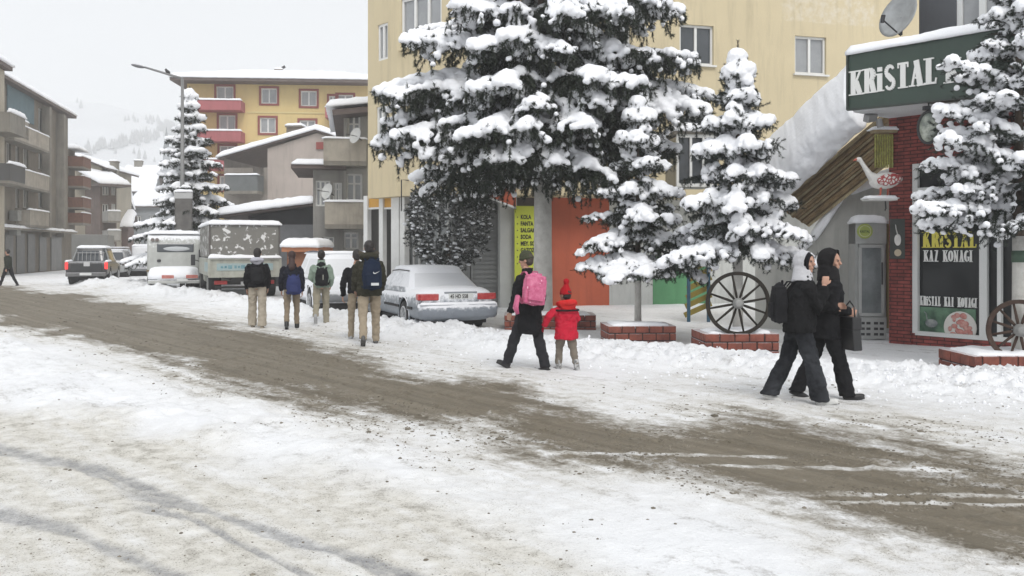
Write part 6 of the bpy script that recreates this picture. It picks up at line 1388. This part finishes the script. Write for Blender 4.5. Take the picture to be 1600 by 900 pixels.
# F man with the child's bag
P=Pose(1.655,((24,4,2),(-12,4,2)),((6,10,20,10),(-4,26,10,-10)),lean=4,head=(22,10)); p=G(827,577)
F_=person('man in long black coat and olive cap, leading the child in red',p,R(52),P,BLK,cloth('charcoal_trousers',(.030,.030,.034)),BOOT,hair=mat('hair_brownish',(.06,.045,.035),.8),hat=(cloth('olive_cap',(.06,.065,.04)),0),coat=.20,thick=1.10,legw=1.05,flare=.15,collar=1,voxel=.009)
PK_=mat('pink_sequins',(.46,.07,.17),.5,noise=.9,nscale=18,col2=(.62,.18,.30)); 
m_=PK_.node_tree
v=m_.nodes.new('ShaderNodeTexVoronoi'); v.inputs['Scale'].default_value=17; tc_=m_.nodes.new('ShaderNodeTexCoord'); m_.links.new(tc_.outputs['Object'],v.inputs[0]); rp=m_.nodes.new('ShaderNodeMapRange'); rp.inputs[1].default_value=.16; rp.inputs[2].default_value=.10; m_.links.new(v.outputs[0],rp.inputs[0]); mm=m_.nodes.new('ShaderNodeMix'); mm.data_type='RGBA'; b_=m_.nodes['Principled BSDF']; src=b_.inputs['Base Color'].links[0].from_socket; m_.links.new(rp.outputs[0],mm.inputs[0]); m_.links.new(src,mm.inputs[6]); mm.inputs[7].default_value=(.85,.62,.70,1); m_.links.new(mm.outputs[2],b_.inputs['Base Color'])
BP=backpack('sparkly pink child backpack slung on the man in the black coat',F_,P,PK_,.33,.46,.17,-.02,x=.02,yo=.075); BP.rotation_euler=(R(-6),R(8),R(18)); BP.location=Vector(W(835,452,12.05))
MB().tube([(-.13,.06,-.20),(-.22,.02,-.12),(-.24,0,-.28),(-.2,0,-.36)],[.03,.045,.05,.03],10,flat=.5).build('loose_strap',PK_,BP,smooth=True)
# child
P=Pose(1.10,((16,14,3),(-12,8,3)),((10,50,20,-30),(8,26,50,30)),lean=3,head=(12,0)); P.hs=1.28; p=G(885,577)
REDC=cloth('red_coat_cloth',(.52,.02,.045),(.42,.015,.035)); 
CH_=person('small child in red coat and red bobble hat with patterned snow boots',p,R(28),P,REDC,cloth('grey_beige_leggings',(.20,.175,.145)),mat('patterned_boot',(.5,.5,.5),.7,noise=1,nscale=22,col2=(.02,.02,.02)),hair=HAIR,hat=(cloth('red_knit',(.42,.01,.018),(.3,.008,.012),bump=.008),1),coat=.12,thick=1.42,legw=1.15,cuff=.2,boots=.14,hooddown=(cloth('bright_red_hood',(.62,.03,.03)),.15),armthick=.9,gloves=cloth('red_glove',(.4,.02,.04)),voxel=.008)
c=P.nb+P.up*.0; MB().tube([c+Vector((.17*math.cos(a),-.02-.15*math.sin(a),-.055)) for a in np.linspace(-.1,PI+.1,16)],.014,8).build('hood_trim',BLK,CH_,smooth=True)
# G and Hh, two women walking right
P=Pose(1.66,((-17,9,1),(16,3,1)),((22,6,70,12),(26,2,138,26)),lean=5,head=(-38,6)); p=G(1249,628); p.z-=.0
JE=mat('faded_black_denim',(.014,.015,.018),.9,spec=.1,noise=.9,nscale=2.2,col2=(.06,.064,.072),bump=.003,bscale=90)
PUF=cloth('black_puffer',(.013,.013,.014))
G_=person('woman in light grey hood, black puffer jacket and faded wide jeans',p,R(-97),P,PUF,JE,mat('white_trainer',(.62,.62,.60),.6,noise=.4,nscale=20,col2=(.3,.3,.3)),voxel=.0085,legw=1.02,flare=.55,hem=.045,thick=1.22,hood=(cloth('pale_grey_hood',(.52,.52,.54),(.42,.42,.44)),68,.98,.10),collar=1,handcurl=(.45,.95))
M=P.HM;q=P.H/1.72; m=MB(); A2=lambda x,y,z:P.hc+M@Vector((x*q,y*q,z*q)); m.tube([A2(.062*math.cos(a),.052+.0*math.sin(a),.092*math.sin(a)-.008) for a in np.linspace(0,2*PI,24)],.016,8,False); m.tube([P.nb+P.up*.02,A2(0,.02,-.095)],[.075,.06],14); m.ell(A2(0,-.022,.024),(.086*q,.092*q,.108*q),M=M,nu=18,nv=14); m.build('black_snood',BLK,G_,remesh=.008,smoothit=2)
m=MB(); 
for k_ in range(4): m.tube([P.nb-P.up*(.09+.1*k_)+Vector((.02,.155,0)),P.nb-P.up*(.09+.1*k_)+Vector((.02,.163,0))],.012,8)
m.build('snap_buttons',mat('button_steel',(.3,.3,.3),.3,metal=.8),G_)
backpack('black backpack on the woman in the light grey hood',G_,P,BLK2,.30,.46,.16,-.10,x=-.03,yo=.088)
P=Pose(1.67,((-16,10,1),(17,4,1)),((4,2,60,20),(-6,4,86,24)),lean=5,head=(-34,8)); p=G(1290,621)
H_=person('woman in hooded long black coat and black trousers, bag on her arm',p,R(-93),P,BLK,cloth('black_trousers',(.016,.016,.018)),BOOT,voxel=.0085,legw=1.02,flare=.35,coat=.10,hem=.03,thick=1.18,hood=(cloth('black_hood',(.016,.015,.016)),60,1.12,.10),collar=1,hair=None,handcurl=(.8,.8))
m=MB(); q=P.H/1.67; m.ell(P.hc+P.HM@Vector((0,-.022,.024)),(.086,.092,.108),M=P.HM,nu=18,nv=14); m.build('hair',HAIR,H_,remesh=.009,smoothit=1)
bl=W(1328,522,9.75); T=thing('handbag','black structured handbag hanging from the arm of the woman in the black coat','handbag',bl,R(-75))
m=MB(); m.prism([(-.11,-.17),(.15,-.17),(.12,.06),(-.12,.08)],-.055,.055,'y'); m.box((0,-.0,.12),(.26,.12,.14)); m.build('bag',mat('black_leather',(.013,.013,.014),.4),T,bevel=.015)
MB().tube([(-.09,0,.15),(-.07,0,.30),(0,0,.36),(.07,0,.30),(.09,0,.15)],.009,6).build('handle',mat('black_leather',(.013,.013,.014),.4),T,smooth=True)
# far walker
P=Pose(1.74,((24,4,1),(-20,10,1)),((-12,6,12,0),(14,6,20,0)),lean=3); p=G(13,446.5)
person('lone walker in dark clothes crossing at the far left edge of the street',p,R(86),P,cloth('walker_jacket',(.03,.035,.025)),cloth('walker_trousers',(.02,.02,.022)),BOOT,hair=HAIR,voxel=.014)
# ---------------------------------------------------------------- vehicles (rear towards -y, left side -x)
def wheel(par,x,y,r,w,rimm,side,spokes=10):
    m=MB(); s=side
    prof=[(-w/2,r*.62),(-w/2,r*.93),(-w*.35,r),(w*.35,r),(w/2,r*.93),(w/2,r*.62)]; n=26; vs=[];fs=[]
    for px_,pr in prof:
        for k in range(n): a=2*PI*k/n; vs.append((x+px_,y+pr*math.cos(a),r+pr*math.sin(a)))
    for j in range(len(prof)-1):
        for k in range(n): a=j*n+k;b=j*n+(k+1)%n; fs.append((a,b,b+n,a+n))
    fs+= [tuple(range(n)),tuple(range(5*n,6*n))]
    m.add(vs,fs); o=m.build('wheel',BLACKRUB,par,smooth=True,bevel=0)
    q=MB(); xo=x+s*w*.5
    q.tube([(xo-s*.03,y,r),(xo+s*.004,y,r)],[r*.60,r*.60],n)
    for k in range(spokes):
        a=2*PI*k/spokes; q.bar((xo+s*.012,y+r*.10*math.cos(a),r+r*.10*math.sin(a)),(xo+s*.012,y+r*.56*math.cos(a),r+r*.56*math.sin(a)),.03,.02)
    q.tube([(xo,y,r),(xo+s*.03,y,r)],[r*.13,r*.1],12); 
    q.tube([(xo+s*.006,y+r*.60*math.cos(2*PI*i/n),r+r*.60*math.sin(2*PI*i/n)) for i in range(n+1)],.016,6,False)
    q.build('rim',rimm,o); return o
def superloop(hw,y0,y1,z,n=48,e=7,zc=None):
    pts=[]; cy=(y0+y1)/2; hy=(y1-y0)/2
    for k in range(n):
        a=2*PI*(k+.5)/n; c,s=math.cos(a),math.sin(a)
        r=(abs(c)**e+abs(s)**e)**(-1/e); pts.append(Vector((hw*r*c,cy+hy*r*s,z)))
    return pts
def car(name,label,cat,pos,rz,L_,Wd,Hr,belt,rw,axles,top,body,glass,rim,roof,group=None,zb=.22,bpill=(.55,),snow_roof=0,sm=None,plan=.10,tumble=.10,glass_sides=True,lamps=(),lampm=None,ww=.2,seed=1,arch=True,e2=.55):
    """top: [(y,z)] line of bonnet, belt and boot; roof: (y0 base,y1 base,y0 top,y1 top,half width top)"""
    T=thing(name,label,cat,pos,rz,group); ty=[p[0] for p in top]; tz=[p[1] for p in top]
    ys=sorted(set(list(np.linspace(0,L_,64))+[.03,.08,.15,L_-.03,L_-.08,L_-.15])); n=40; vs=[];fs=[]
    for y in ys:
        t=min(y,L_-y)/.55; k=1-plan*(1-min(1,t))**2.2; 
        endz=(1-min(1,min(y,L_-y)/.10))**2
        hw=Wd/2*k; zt=float(np.interp(y,ty,tz)); z0=zb+.05*endz*2; hz=(zt-z0)/2*(1-.10*endz); zc=(zt+z0)/2
        for i in range(n):
            a=2*PI*(i+.5)/n; c,s=math.cos(a),math.sin(a); ex=e2 if s>0 else .35
            x=math.copysign(abs(c)**ex,c)*hw; z=math.copysign(abs(s)**(.45 if s>0 else .35),s)*hz+zc
            f=(z-zb)/(max(tz)-zb); x*=1-.05*f*f-.03*(1-f)**3; vs.append((x,y,z))
    for j in range(len(ys)-1):
        for i in range(n):
            a=j*n+i;b=j*n+(i+1)%n; q=(a,b,b+n,a+n); c=sum((Vector(vs[v]) for v in q),Vector())/4
            if arch and abs(c.x)>Wd*.30 and any((c.y-ya)**2+(c.z-rw)**2<(rw+.07)**2 for ya in axles): continue
            fs.append(q)
    fs.append(tuple(range(n))[::-1]); fs.append(tuple(range(len(vs)-n,len(vs))))
    m=MB(); m.v=vs; m.f=fs; bo=m.build('body',body,T,smooth=True)
    if arch:
        for ya in axles:
            for s in(-1,1):
                m=MB(); pts=[(s*(Wd/2*.965*(1-plan*(1-min(1,min(ya+(rw+.075)*math.cos(a),L_-ya-(rw+.075)*math.cos(a))/.55))**2.2)),ya+(rw+.075)*math.cos(a),rw+(rw+.075)*math.sin(a)) for a in np.linspace(-.25,PI+.25,22)]; m.tube(pts,.02,8); m.build('arch_trim',body,bo,smooth=True)
        for ya in axles:
            m=MB(); m.tube([(-Wd*.44,ya,rw),(Wd*.44,ya,rw)],[rw+.06]*2,20)
            m.build('wheel_well',mat('black_plastic',(.015,.015,.016),.7),bo)
        m=MB(); m.box((0,L_/2,zb-.01),(Wd*.8,L_*.9,.1)); m.build('underside',mat('black_plastic',(.015,.015,.016),.7),bo)
    for ya in axles:
        for s in(-1,1): wheel(T,s*(Wd/2-ww/2-.02),ya,rw,ww,rim,s)
    if roof:
        y0,y1,y2,y3,hwt=roof; hb=Wd/2*.93
        lv=[(belt-.06,0),(belt+.04,.04),(Hr-.13,.80),(Hr-.05,.94),(Hr-.01,1.0)]; loops=[]
        for z,f in lv: loops.append(superloop(hb+(hwt-hb)*f,y0+(y2-y0)*f,y1+(y3-y1)*f,z))
        loops.append(superloop(hwt*.86,y2+.12,y3-.12,Hr+.02)); loops.append(superloop(hwt*.4,y2+.5,y3-.5,Hr+.035))
        V_=[p for l in loops for p in l]; n=48; parts={'pillars':[],'rear_window':[],'windscreen':[],'side_window':[],'side_window2':[]}
        for j in range(len(loops)-1):
            for k in range(n):
                q=(j*n+k,j*n+(k+1)%n,(j+1)*n+(k+1)%n,(j+1)*n+k)
                key='pillars'
                if j==1:
                    c=(V_[q[0]]+V_[q[1]]+V_[q[2]]+V_[q[3]])/4; f=.42; ya=y0+(y2-y0)*f; yb=y1+(y3-y1)*f; hh=hb+(hwt-hb)*f
                    u=(c.y-ya)/(yb-ya)
                    if c.y-ya<.12: key='rear_window' if abs(c.x)<hh*.84 else 'pillars'
                    elif yb-c.y<.12: key='windscreen' if abs(c.x)<hh*.86 else 'pillars'
                    elif glass_sides and .07<u<.93 and not any(abs(u-b)<.03 for b in bpill): key='side_window' if c.x<0 else 'side_window2'
                parts[key].append(q)
        parts['pillars'].append(tuple(range((len(loops)-1)*n,len(loops)*n)))
        for kx,fl in parts.items():
            if fl:
                m=MB(); m.v=V_; m.f=fl; o=m.build('cabin' if kx=='pillars' else kx.replace('2',''),body if kx=='pillars' else glass,T,smooth=True)
                b=bmesh.new(); b.from_mesh(o.data); bmesh.ops.delete(b,geom=[v for v in b.verts if not v.link_faces],context='VERTS'); b.to_mesh(o.data); b.free()
        if snow_roof:
            m=MB(); snowpad(m,-hwt*.97,hwt*.97,y2+.0,y3,Hr-.0,snow_roof,seed,res=.07,over=.02,rag=.3); m.build('roof_snow',SNOW,T,smooth=True)
    if lampm:
        for (x,z,w,h,y) in lamps:
            MB().box((x,y,z),(w,.05,h)).build('tail_light',lampm,T,bevel=.015)
    return T
RED=mat('tail_lamp_red',(.38,.015,.02),.25,coat=.5,snow=.35,noise=.5,nscale=14,col2=(.55,.10,.08))
LITRED=mat('lit_tail_lamp',(.6,.02,.02),.3,emit=((1,.05,.05),.9))
RIM=mat('alloy',(.42,.43,.44),.35,metal=.6,snow=.4)
SILVER=mat('silver_frosted',(.27,.30,.335),.38,metal=.25,noise=.35,nscale=4,snow=1,snow_lo=.02,bump=.003,bscale=30)
FROST=mat('frosted_glass',(.42,.44,.47),.6,noise=.35,nscale=2,col2=(.33,.35,.38),snow=.7,snow_lo=.25)
HEAD=R(23)
def rear_pos(px,Y,z=0): p=W(px,390,Y); return (p.x,Y,z)
PLATE=mat('plate_pale',(.62,.63,.62),.5,snow=.3)
def plate(T,x,y,z,txt,w=.52,h=.115):
    pl=MB().box((x,y,z),(w,.02,h)).build('number_plate',PLATE,T)
    if txt: text('lettering',txt,INK,pl,(x-w*.44,y-.013,z-h*.36),h*.98,off=.002,sx=w*.88/(h*.60*len(txt)),ext_=.002)
    return pl
# silver saloon
SED=car('saloon_car','snow-dusted silver saloon car with red tail lights parked right of the tallest student','car',rear_pos(716,18.0,-.03),HEAD,4.45,1.72,1.31,.86,.31,(1.02,3.66),
  [(0,.80),(.06,.90),(.25,.935),(.9,.93),(1.1,.90),(3.1,.88),(3.6,.84),(4.2,.72),(4.45,.58)],SILVER,FROST,RIM,(.72,3.35,1.38,2.75,.58),zb=.24,seed=3,plan=.12)
for s in(-1,1):
    l=MB(); l.box((s*.60,.03,.735),(.38,.10,.135)); l.box((s*.80,.11,.735),(.07,.16,.13)); l.build('tail_light',RED,SED,bevel=.02)
plate(SED,.06,.008,.745,'45 HD 558')
m=MB(); m.box((.06,.035,.745),(.70,.05,.18)); m.build('plate_recess',mat('silver_plain',(.25,.27,.29),.4),SED,bevel=.01)
m=MB(); m.loft([((0,.02,.30),.80,.10,None),((0,.0,.36),.84,.13,None),((0,.0,.52),.86,.14,None),((0,.02,.60),.84,.12,None)],24); m.build('rear_bumper',mat('bumper_silver',(.24,.265,.30),.4,metal=.2,noise=.3,nscale=5,snow=.9,snow_lo=.05),SED,smooth=True,bevel=0)
m=MB(); snowpad(m,-.82,.82,-.11,.03,.585,.05,3,res=.05); m.build('bumper_snow',SNOW,SED,smooth=True)
m=MB()
for s in(-1,1): m.box((s*.862,1.9,.50),(.02,1.15,.05)); m.box((s*.862,.52,.50),(.02,.3,.05))
m.build('side_moulding',mat('black_plastic',(.015,.015,.016),.7),SED)
m=MB(); m.tube([(-.45,-.05,.22),(-.45,.2,.24)],.03,8); m.build('exhaust',DARKMETAL,SED)
m=MB()
for s in(-1,1): m.tube([(s*.60,1.42,1.23),(s*.63,2.1,1.245),(s*.60,2.72,1.21)],.012,6)
m.build('roof_gutter',DARKMETAL,SED)
# car buried in snow
BUR=mat('snow_buried_paint',(.50,.51,.53),.6,snow=1,snow_lo=-.45,bump=.006,bscale=8)
C2=car('hatchback_car','hatchback completely buried in white snow behind the student in the green jacket','car',rear_pos(548,22.6,-.02),HEAD,4.3,1.80,1.56,.98,.33,(.85,3.45),
  [(0,.72),(.05,.97),(.5,1.0),(3.0,.99),(3.5,.93),(4.1,.82),(4.3,.66)],BUR,mat('snow_packed_glass',(.74,.75,.77),.8,bump=.006,bscale=8),RIM,(.10,3.35,.45,2.75,.68),zb=.26,snow_roof=.07,seed=5,plan=.14)
m=MB(); m.loft([((0,.03,.36),.84,.12,None),((0,.0,.42),.88,.15,None),((0,.0,.56),.88,.15,None),((0,.03,.62),.86,.12,None)],24); m.build('rear_bumper',mat('grey_plastic',(.20,.21,.22),.6,snow=.7,snow_lo=.2),C2,smooth=True)
m=MB(); m.box((0,.08,.25),(1.5,.1,.16)); m.build('lower_valance',mat('black_plastic',(.015,.015,.016),.7),C2)
m=MB()
for s in(-1,1): m.tube([(s*.64,.6,1.60),(s*.64,1.6,1.63),(s*.64,2.6,1.60)],.022,6)
m.build('roof_rail',mat('navy_metal',(.03,.035,.07),.4),C2)
# canvas truck
TR=thing('truck','canvas-covered lorry with dirty grey tarpaulin patched with snow, leftmost behind the students','truck',rear_pos(383,30.6,0),HEAD)
def tarp():
    m=bpy.data.materials.new('tarpaulin'); m.use_nodes=True; t=m.node_tree;n=t.nodes;l=t.links;b=n['Principled BSDF']; b.inputs['Roughness'].default_value=.75
    tc=n.new('ShaderNodeTexCoord').outputs['Object']
    q=n.new('ShaderNodeTexNoise'); q.inputs['Scale'].default_value=4.2; q.inputs['Detail'].default_value=5; q.inputs['Roughness'].default_value=.6; q.inputs['Distortion'].default_value=.3; l.new(tc,q.inputs[0])
    g=n.new('ShaderNodeMapRange'); l.new(q.outputs[0],g.inputs[0]); g.inputs[1].default_value=.56; g.inputs[2].default_value=.59
    mx_=n.new('ShaderNodeMix'); mx_.data_type='RGBA'; l.new(g.outputs[0],mx_.inputs[0]); mx_.inputs[6].default_value=(.185,.18,.165,1); mx_.inputs[7].default_value=(.72,.72,.72,1); l.new(mx_.outputs[2],b.inputs['Base Color'])
    bp=n.new('ShaderNodeBump'); bp.inputs['Distance'].default_value=.04; bp.inputs['Strength'].default_value=1; l.new(q.outputs[0],bp.inputs['Height']); l.new(bp.outputs[0],b.inputs['Normal']); return m
TP=tarp(); w=2.3; Lt=4.6
m=MB(); m.box((0,Lt/2,1.94),(w,Lt,1.12)); m.build('tarpaulin_cover',TP,TR,bevel=.05)
m=MB()
for x in(-w/2,w/2): m.tube([(x,-.015,1.36),(x,-.015,2.5)],.025,6)
for z in (1.42,): m.tube([(-w/2,-.02,z),(w/2,-.02,z)],.03,6)
m.build('cover_seam',mat('seam_dark',(.11,.10,.095),.8),TR)
m=MB(); snowpad(m,-w/2-.06,w/2+.06,-.08,Lt+.05,2.5,.16,3,res=.09,rag=.3); m.build('roof_snow',SNOW,TR,smooth=True)
m=MB(); snowpad(m,-w/2-.05,w/2+.05,-.10,.03,1.36,.13,9,res=.06,rag=1.0,over=.02); m.build('ledge_snow',SNOW,TR,smooth=True)
DS=mat('dropside_cream',(.40,.41,.36),.7,noise=.6,nscale=3,col2=(.26,.25,.21),stain=.5,snow=.5)
m=MB(); m.box((0,Lt/2,1.05),(w+.06,Lt+.06,.60)); b_=m.build('dropside',DS,TR,bevel=.015)
m=MB(); m.box((0,-.04,.74),(w+.1,.06,.07)); m.box((0,-.04,1.33),(w+.1,.06,.06)); 
for s in(-1,1): m.box((s*(w/2+.02),-.045,1.05),(.08,.06,.62))
m.build('tailgate_frame',DS,b_)
BLP=mat('pale_blue_paint',(.27,.38,.40),.6,noise=.7,nscale=4,col2=(.40,.43,.40)); MB().box((0,-.042,1.06),(1.85,.02,.24)).build('painted_panel',BLP,TR); MB().box((-w/2-.035,1.0,1.05),(.02,1.5,.32)).build('painted_panel',BLP,TR)
m=MB(); rd=random.Random(4); x=-.8
for k in range(9):
    c=rd.uniform(.06,.13); m.box((x+c/2,-.056,1.06),(c,.01,rd.uniform(.07,.13))); x+=c+rd.uniform(.02,.09)
m.build('worn_lettering',mat('teal_paint',(.07,.19,.23),.7,noise=.7,nscale=8,col2=(.25,.42,.47)),TR)
m=MB(); m.box((0,Lt/2,.66),(.9,Lt,.14)); m.box((0,.25,.52),(2.0,.12,.14)); m.box((0,.2,.36),(1.9,.06,.08))
m.build('chassis',mat('black_plastic',(.015,.015,.016),.7),TR)
for s in(-1,1): MB().box((s*.78,.16,.53),(.42,.06,.13)).build('tail_light',mat('truck_red',(.40,.03,.03),.4,noise=.3,nscale=5),TR,bevel=.015)
plate(TR,.1,.15,.5,'',.45,.11)
for s in(-1,1):
    for y in (1.1,): wheel(TR,s*.92,y,.42,.42,mat('truck_rim',(.3,.3,.29),.7),s,6)
    wheel(TR,s*.95,5.6,.42,.25,mat('truck_rim',(.3,.3,.29),.7),s,6)
m=MB(); m.box((0,5.6,1.25),(2.0,1.7,1.7)); m.build('cab',DS,TR,bevel=.12); MB().tube([(-1.15,5.0,1.2),(-1.32,5.0,1.25)],.02,6).build('mirror_arm',DARKMETAL,TR); MB().box((-1.38,5.0,1.25),(.16,.06,.42)).build('wing_mirror',DARKMETAL,TR,bevel=.02)
# white minibus
MBW=mat('minibus_white',(.46,.47,.45),.5,noise=.4,nscale=3,stain=.2,snow=1,snow_lo=.3)
VN=thing('minibus','white minibus with snow-piled rear step and dark back window, left of the canvas truck','minibus',rear_pos(272,35.0,0),R(20))
m=MB(); prof=[(0,.5),(0,1.25),(.10,2.0),(.22,2.2),(.5,2.27),(4.5,2.27),(4.9,1.6),(5.3,1.2),(5.3,.5)]
m.prism(prof,-.98,.98,'x'); m.build('body',MBW,VN,bevel=.10,smooth=True)
m=MB(); snowpad(m,-.95,.95,.2,4.6,2.26,.14,4,res=.1); m.build('roof_snow',SNOW,VN,smooth=True)
MB().box((.05,.045,1.72),(1.35,.06,.34)).build('rear_window',GLASS,VN,bevel=.05); MB().ell((.1,.0,1.68),(.5,.02,.09)).build('window_frost',mat('frosted_glass2',(.5,.52,.54),.7),VN,smooth=True)
for x in(-.78,-.62): MB().tube([(x,.12,2.03),(x,.03,2.03)],[.07,.07],14).build('round_lamp',mat('dull_lamp',(.18,.15,.14),.4),VN)
m=MB(); m.loft([((0,-.05,.50),.95,.32,None),((0,-.05,.66),.95,.34,None),((0,.0,.86),.90,.26,None),((0,.1,1.0),.86,.12,None)],20); m.build('rear_step_snow',SNOW,VN,smooth=True)
m=MB(); m.box((.0,-.02,.40),(1.9,.6,.14)); m.build('rear_bumper',MBW,VN,bevel=.03)
for x in(-.22,.66): MB().box((x,-.36,.60),(.44,.06,.13)).build('tail_light',mat('faded_red',(.42,.10,.08),.5,noise=.5,nscale=8,col2=(.6,.35,.3)),VN,bevel=.01)
plate(VN,.3,-.365,.47,'',.4,.11)
m=MB()
for q in (((-.99,.1,.82),(-.99,1.2,.82)),((-.985,.02,.82),(-.7,-.02,.86)),((-.70,-.02,.86),(-.55,-.03,.66))): m.bar(q[0],q[1],.04,.07)
m.build('stripe',mat('brown_stripe',(.16,.12,.07),.6),VN)
for s in(-1,1):
    wheel(VN,s*.86,.75,.35,.24,mat('truck_rim',(.3,.3,.29),.7),s,6); wheel(VN,s*.86,4.2,.35,.24,mat('truck_rim',(.3,.3,.29),.7),s,6)
MB().tube([(-.99,4.3,1.5),(-1.2,4.2,1.55)],.02,6).build('mirror_arm',DARKMETAL,VN); MB().box((.95,.0,1.45),(.08,.12,.4)).build('wing_mirror',DARKMETAL,VN,bevel=.02); MB().tube([(-.6,-.0,1.22),(-.5,-.05,1.22)],.05,8).build('door_handle',DARKMETAL,VN)
# snow-buried off-roader up the road
OR=car('off_road_car','boxy off-road car buried in snow with covered spare wheel on its back door','car',rear_pos(225,55,0),R(20),4.2,1.62,1.86,1.15,.36,(.75,3.3),
  [(0,.95),(.04,1.18),(3.0,1.16),(3.2,1.05),(4.1,1.0),(4.2,.8)],BUR,mat('snow_packed_glass',(.74,.75,.77),.8),RIM,(.02,3.0,.10,2.7,.72),zb=.34,snow_roof=.12,seed=6,plan=.04)
m=MB(); m.tube([(-.02,.02,1.05),(-.02,-.20,1.05)],[.36,.36],20); m.build('spare_wheel_cover',BUR,OR,smooth=False,bevel=.05)
MB().box((.36,-.02,1.5),(.22,.03,.10)).build('uncovered_glass',GLASS,OR); MB().box((.2,-.04,.78),(.05,.03,.35)).build('door_gap',DARKMETAL,OR); MB().box((0,-.04,.42),(1.5,.14,.16)).build('rear_bumper',mat('grey_plastic',(.20,.21,.22),.6),OR,bevel=.02)
for s in(-1,1): MB().box((s*.88,2.4,1.25),(.16,.1,.2)).build('wing_mirror',DARKMETAL,OR,bevel=.02)
# dark pickup driving away, lamps lit
DKP=mat('pickup_dark',(.045,.048,.052),.35,noise=.6,nscale=4,col2=(.07,.068,.064),snow=.25,snow_lo=.45)
PK=car('pickup_truck','dark grey double-cab pickup truck with lit red tail lights and snow on its roof','pickup truck',rear_pos(135,41.5,0),R(17),5.0,1.82,1.72,1.08,.38,(1.1,4.1),
  [(0,1.04),(.05,1.10),(3.9,1.10),(4.1,1.05),(4.8,.98),(5.0,.8)],DKP,GLASS,RIM,(1.35,4.0,1.55,3.4,.66),zb=.42,snow_roof=.13,seed=7,plan=.03,e2=.3)
PKW=mat('pickup_silver',(.22,.23,.23),.4,snow=.4)
m=MB(); 
for s in(-1,1): m.tube([(s*.80,1.35,1.10),(s*.62,1.5,1.66)],.035,6)
m.build('cab_pillars',PKW,PK)
m=MB(); m.box((0,-.01,.78),(1.35,.05,.5)); tg=m.build('tailgate',mat('tailgate_black',(.025,.026,.028),.4,snow=.3),PK,bevel=.02); MB().box((.02,-.045,.98),(.26,.01,.2)).build('sticker',mat('sticker_pale',(.5,.5,.5),.6),tg)
m=MB(); m.box((0,-.12,.50),(1.7,.22,.18)); m.build('rear_bumper',mat('bumper_dirty',(.13,.13,.13),.5,noise=.5,nscale=5,snow=.4),PK,bevel=.03); plate(PK,0,-.245,.52,'',.5,.11)
m=MB(); 
for x in np.linspace(-.55,.55,7): m.bar((x,1.28,1.12),(x,1.35,1.55),.025)
m.bar((-.6,1.33,1.5),(.6,1.33,1.5),.03); m.build('cab_guard',mat('guard_grey',(.3,.3,.3),.5),PK)
for s in(-1,1): MB().box((s*.84,.0,.90),(.13,.10,.32)).build('tail_light',LITRED,PK,bevel=.03)
for s in(-1,1): m=MB(); snowpad(m,s*.85-.07,s*.85+.07,.05,1.3,1.09,.08,4,res=.08); m.build('rail_snow',SNOW,PK,smooth=True)
C5=car('suv_car','silver-grey car with a lit red tail light just ahead of the pickup truck','car',rear_pos(173,52.5,0),R(16),4.4,1.8,1.62,1.0,.34,(.9,3.5),
  [(0,.8),(.06,1.0),(3.2,1.0),(4.0,.85),(4.4,.7)],mat('silver_dirty',(.33,.34,.34),.4,noise=.4,nscale=4,snow=.5,snow_lo=.35),GLASS,RIM,(.08,3.3,.5,2.7,.66),zb=.3,snow_roof=.05,seed=7,plan=.12)
for s in(-1,1): MB().box((s*.74,.02,.98),(.22,.10,.26)).build('tail_light',LITRED,C5,bevel=.03)
C6=car('dark_car','dark car farther up the road, roof showing above the silver-grey one','car',rear_pos(178,63,0),R(16),4.5,1.85,1.80,1.1,.36,(.9,3.5),
  [(0,.9),(.06,1.1),(3.2,1.1),(4.0,.95),(4.5,.8)],mat('car_dark_grey',(.07,.07,.075),.4,snow=.4),GLASS,RIM,(.08,3.3,.3,2.8,.70),zb=.34,snow_roof=.05,seed=8,plan=.1)
T=thing('box_truck','grey box truck far up the road, its box rising behind the pickup truck','truck',rear_pos(140,62,0),R(18)); MB().box((0,2,1.75),(2.3,4,1.9)).build('cargo_box',mat('box_grey',(.22,.22,.21),.7,noise=.5,nscale=1),T,bevel=.05); MB().box((0,4.8,1.3),(2.1,1.4,1.6)).build('cab',DKP,T,bevel=.1)
for s in(-1,1): wheel(T,s*.95,1,.42,.3,RIM,s,6); wheel(T,s*.95,4.8,.42,.3,RIM,s,6)
# ---------------------------------------------------------------- snow-laden air
m=bpy.data.materials.new('haze_air'); m.use_nodes=True; t=m.node_tree; t.nodes.remove(t.nodes['Principled BSDF'])
pv=t.nodes.new('ShaderNodeVolumePrincipled'); pv.inputs['Color'].default_value=(.985,.99,.995,1); pv.inputs['Density'].default_value=.0015; pv.inputs['Anisotropy'].default_value=.2
t.links.new(pv.outputs[0],t.nodes['Material Output'].inputs['Volume'])
hz=MB().box((-200,440,72),(1000,1000,149)).build('haze',m); hz['kind']='stuff'; hz['label']='pale snowy air'
bake()
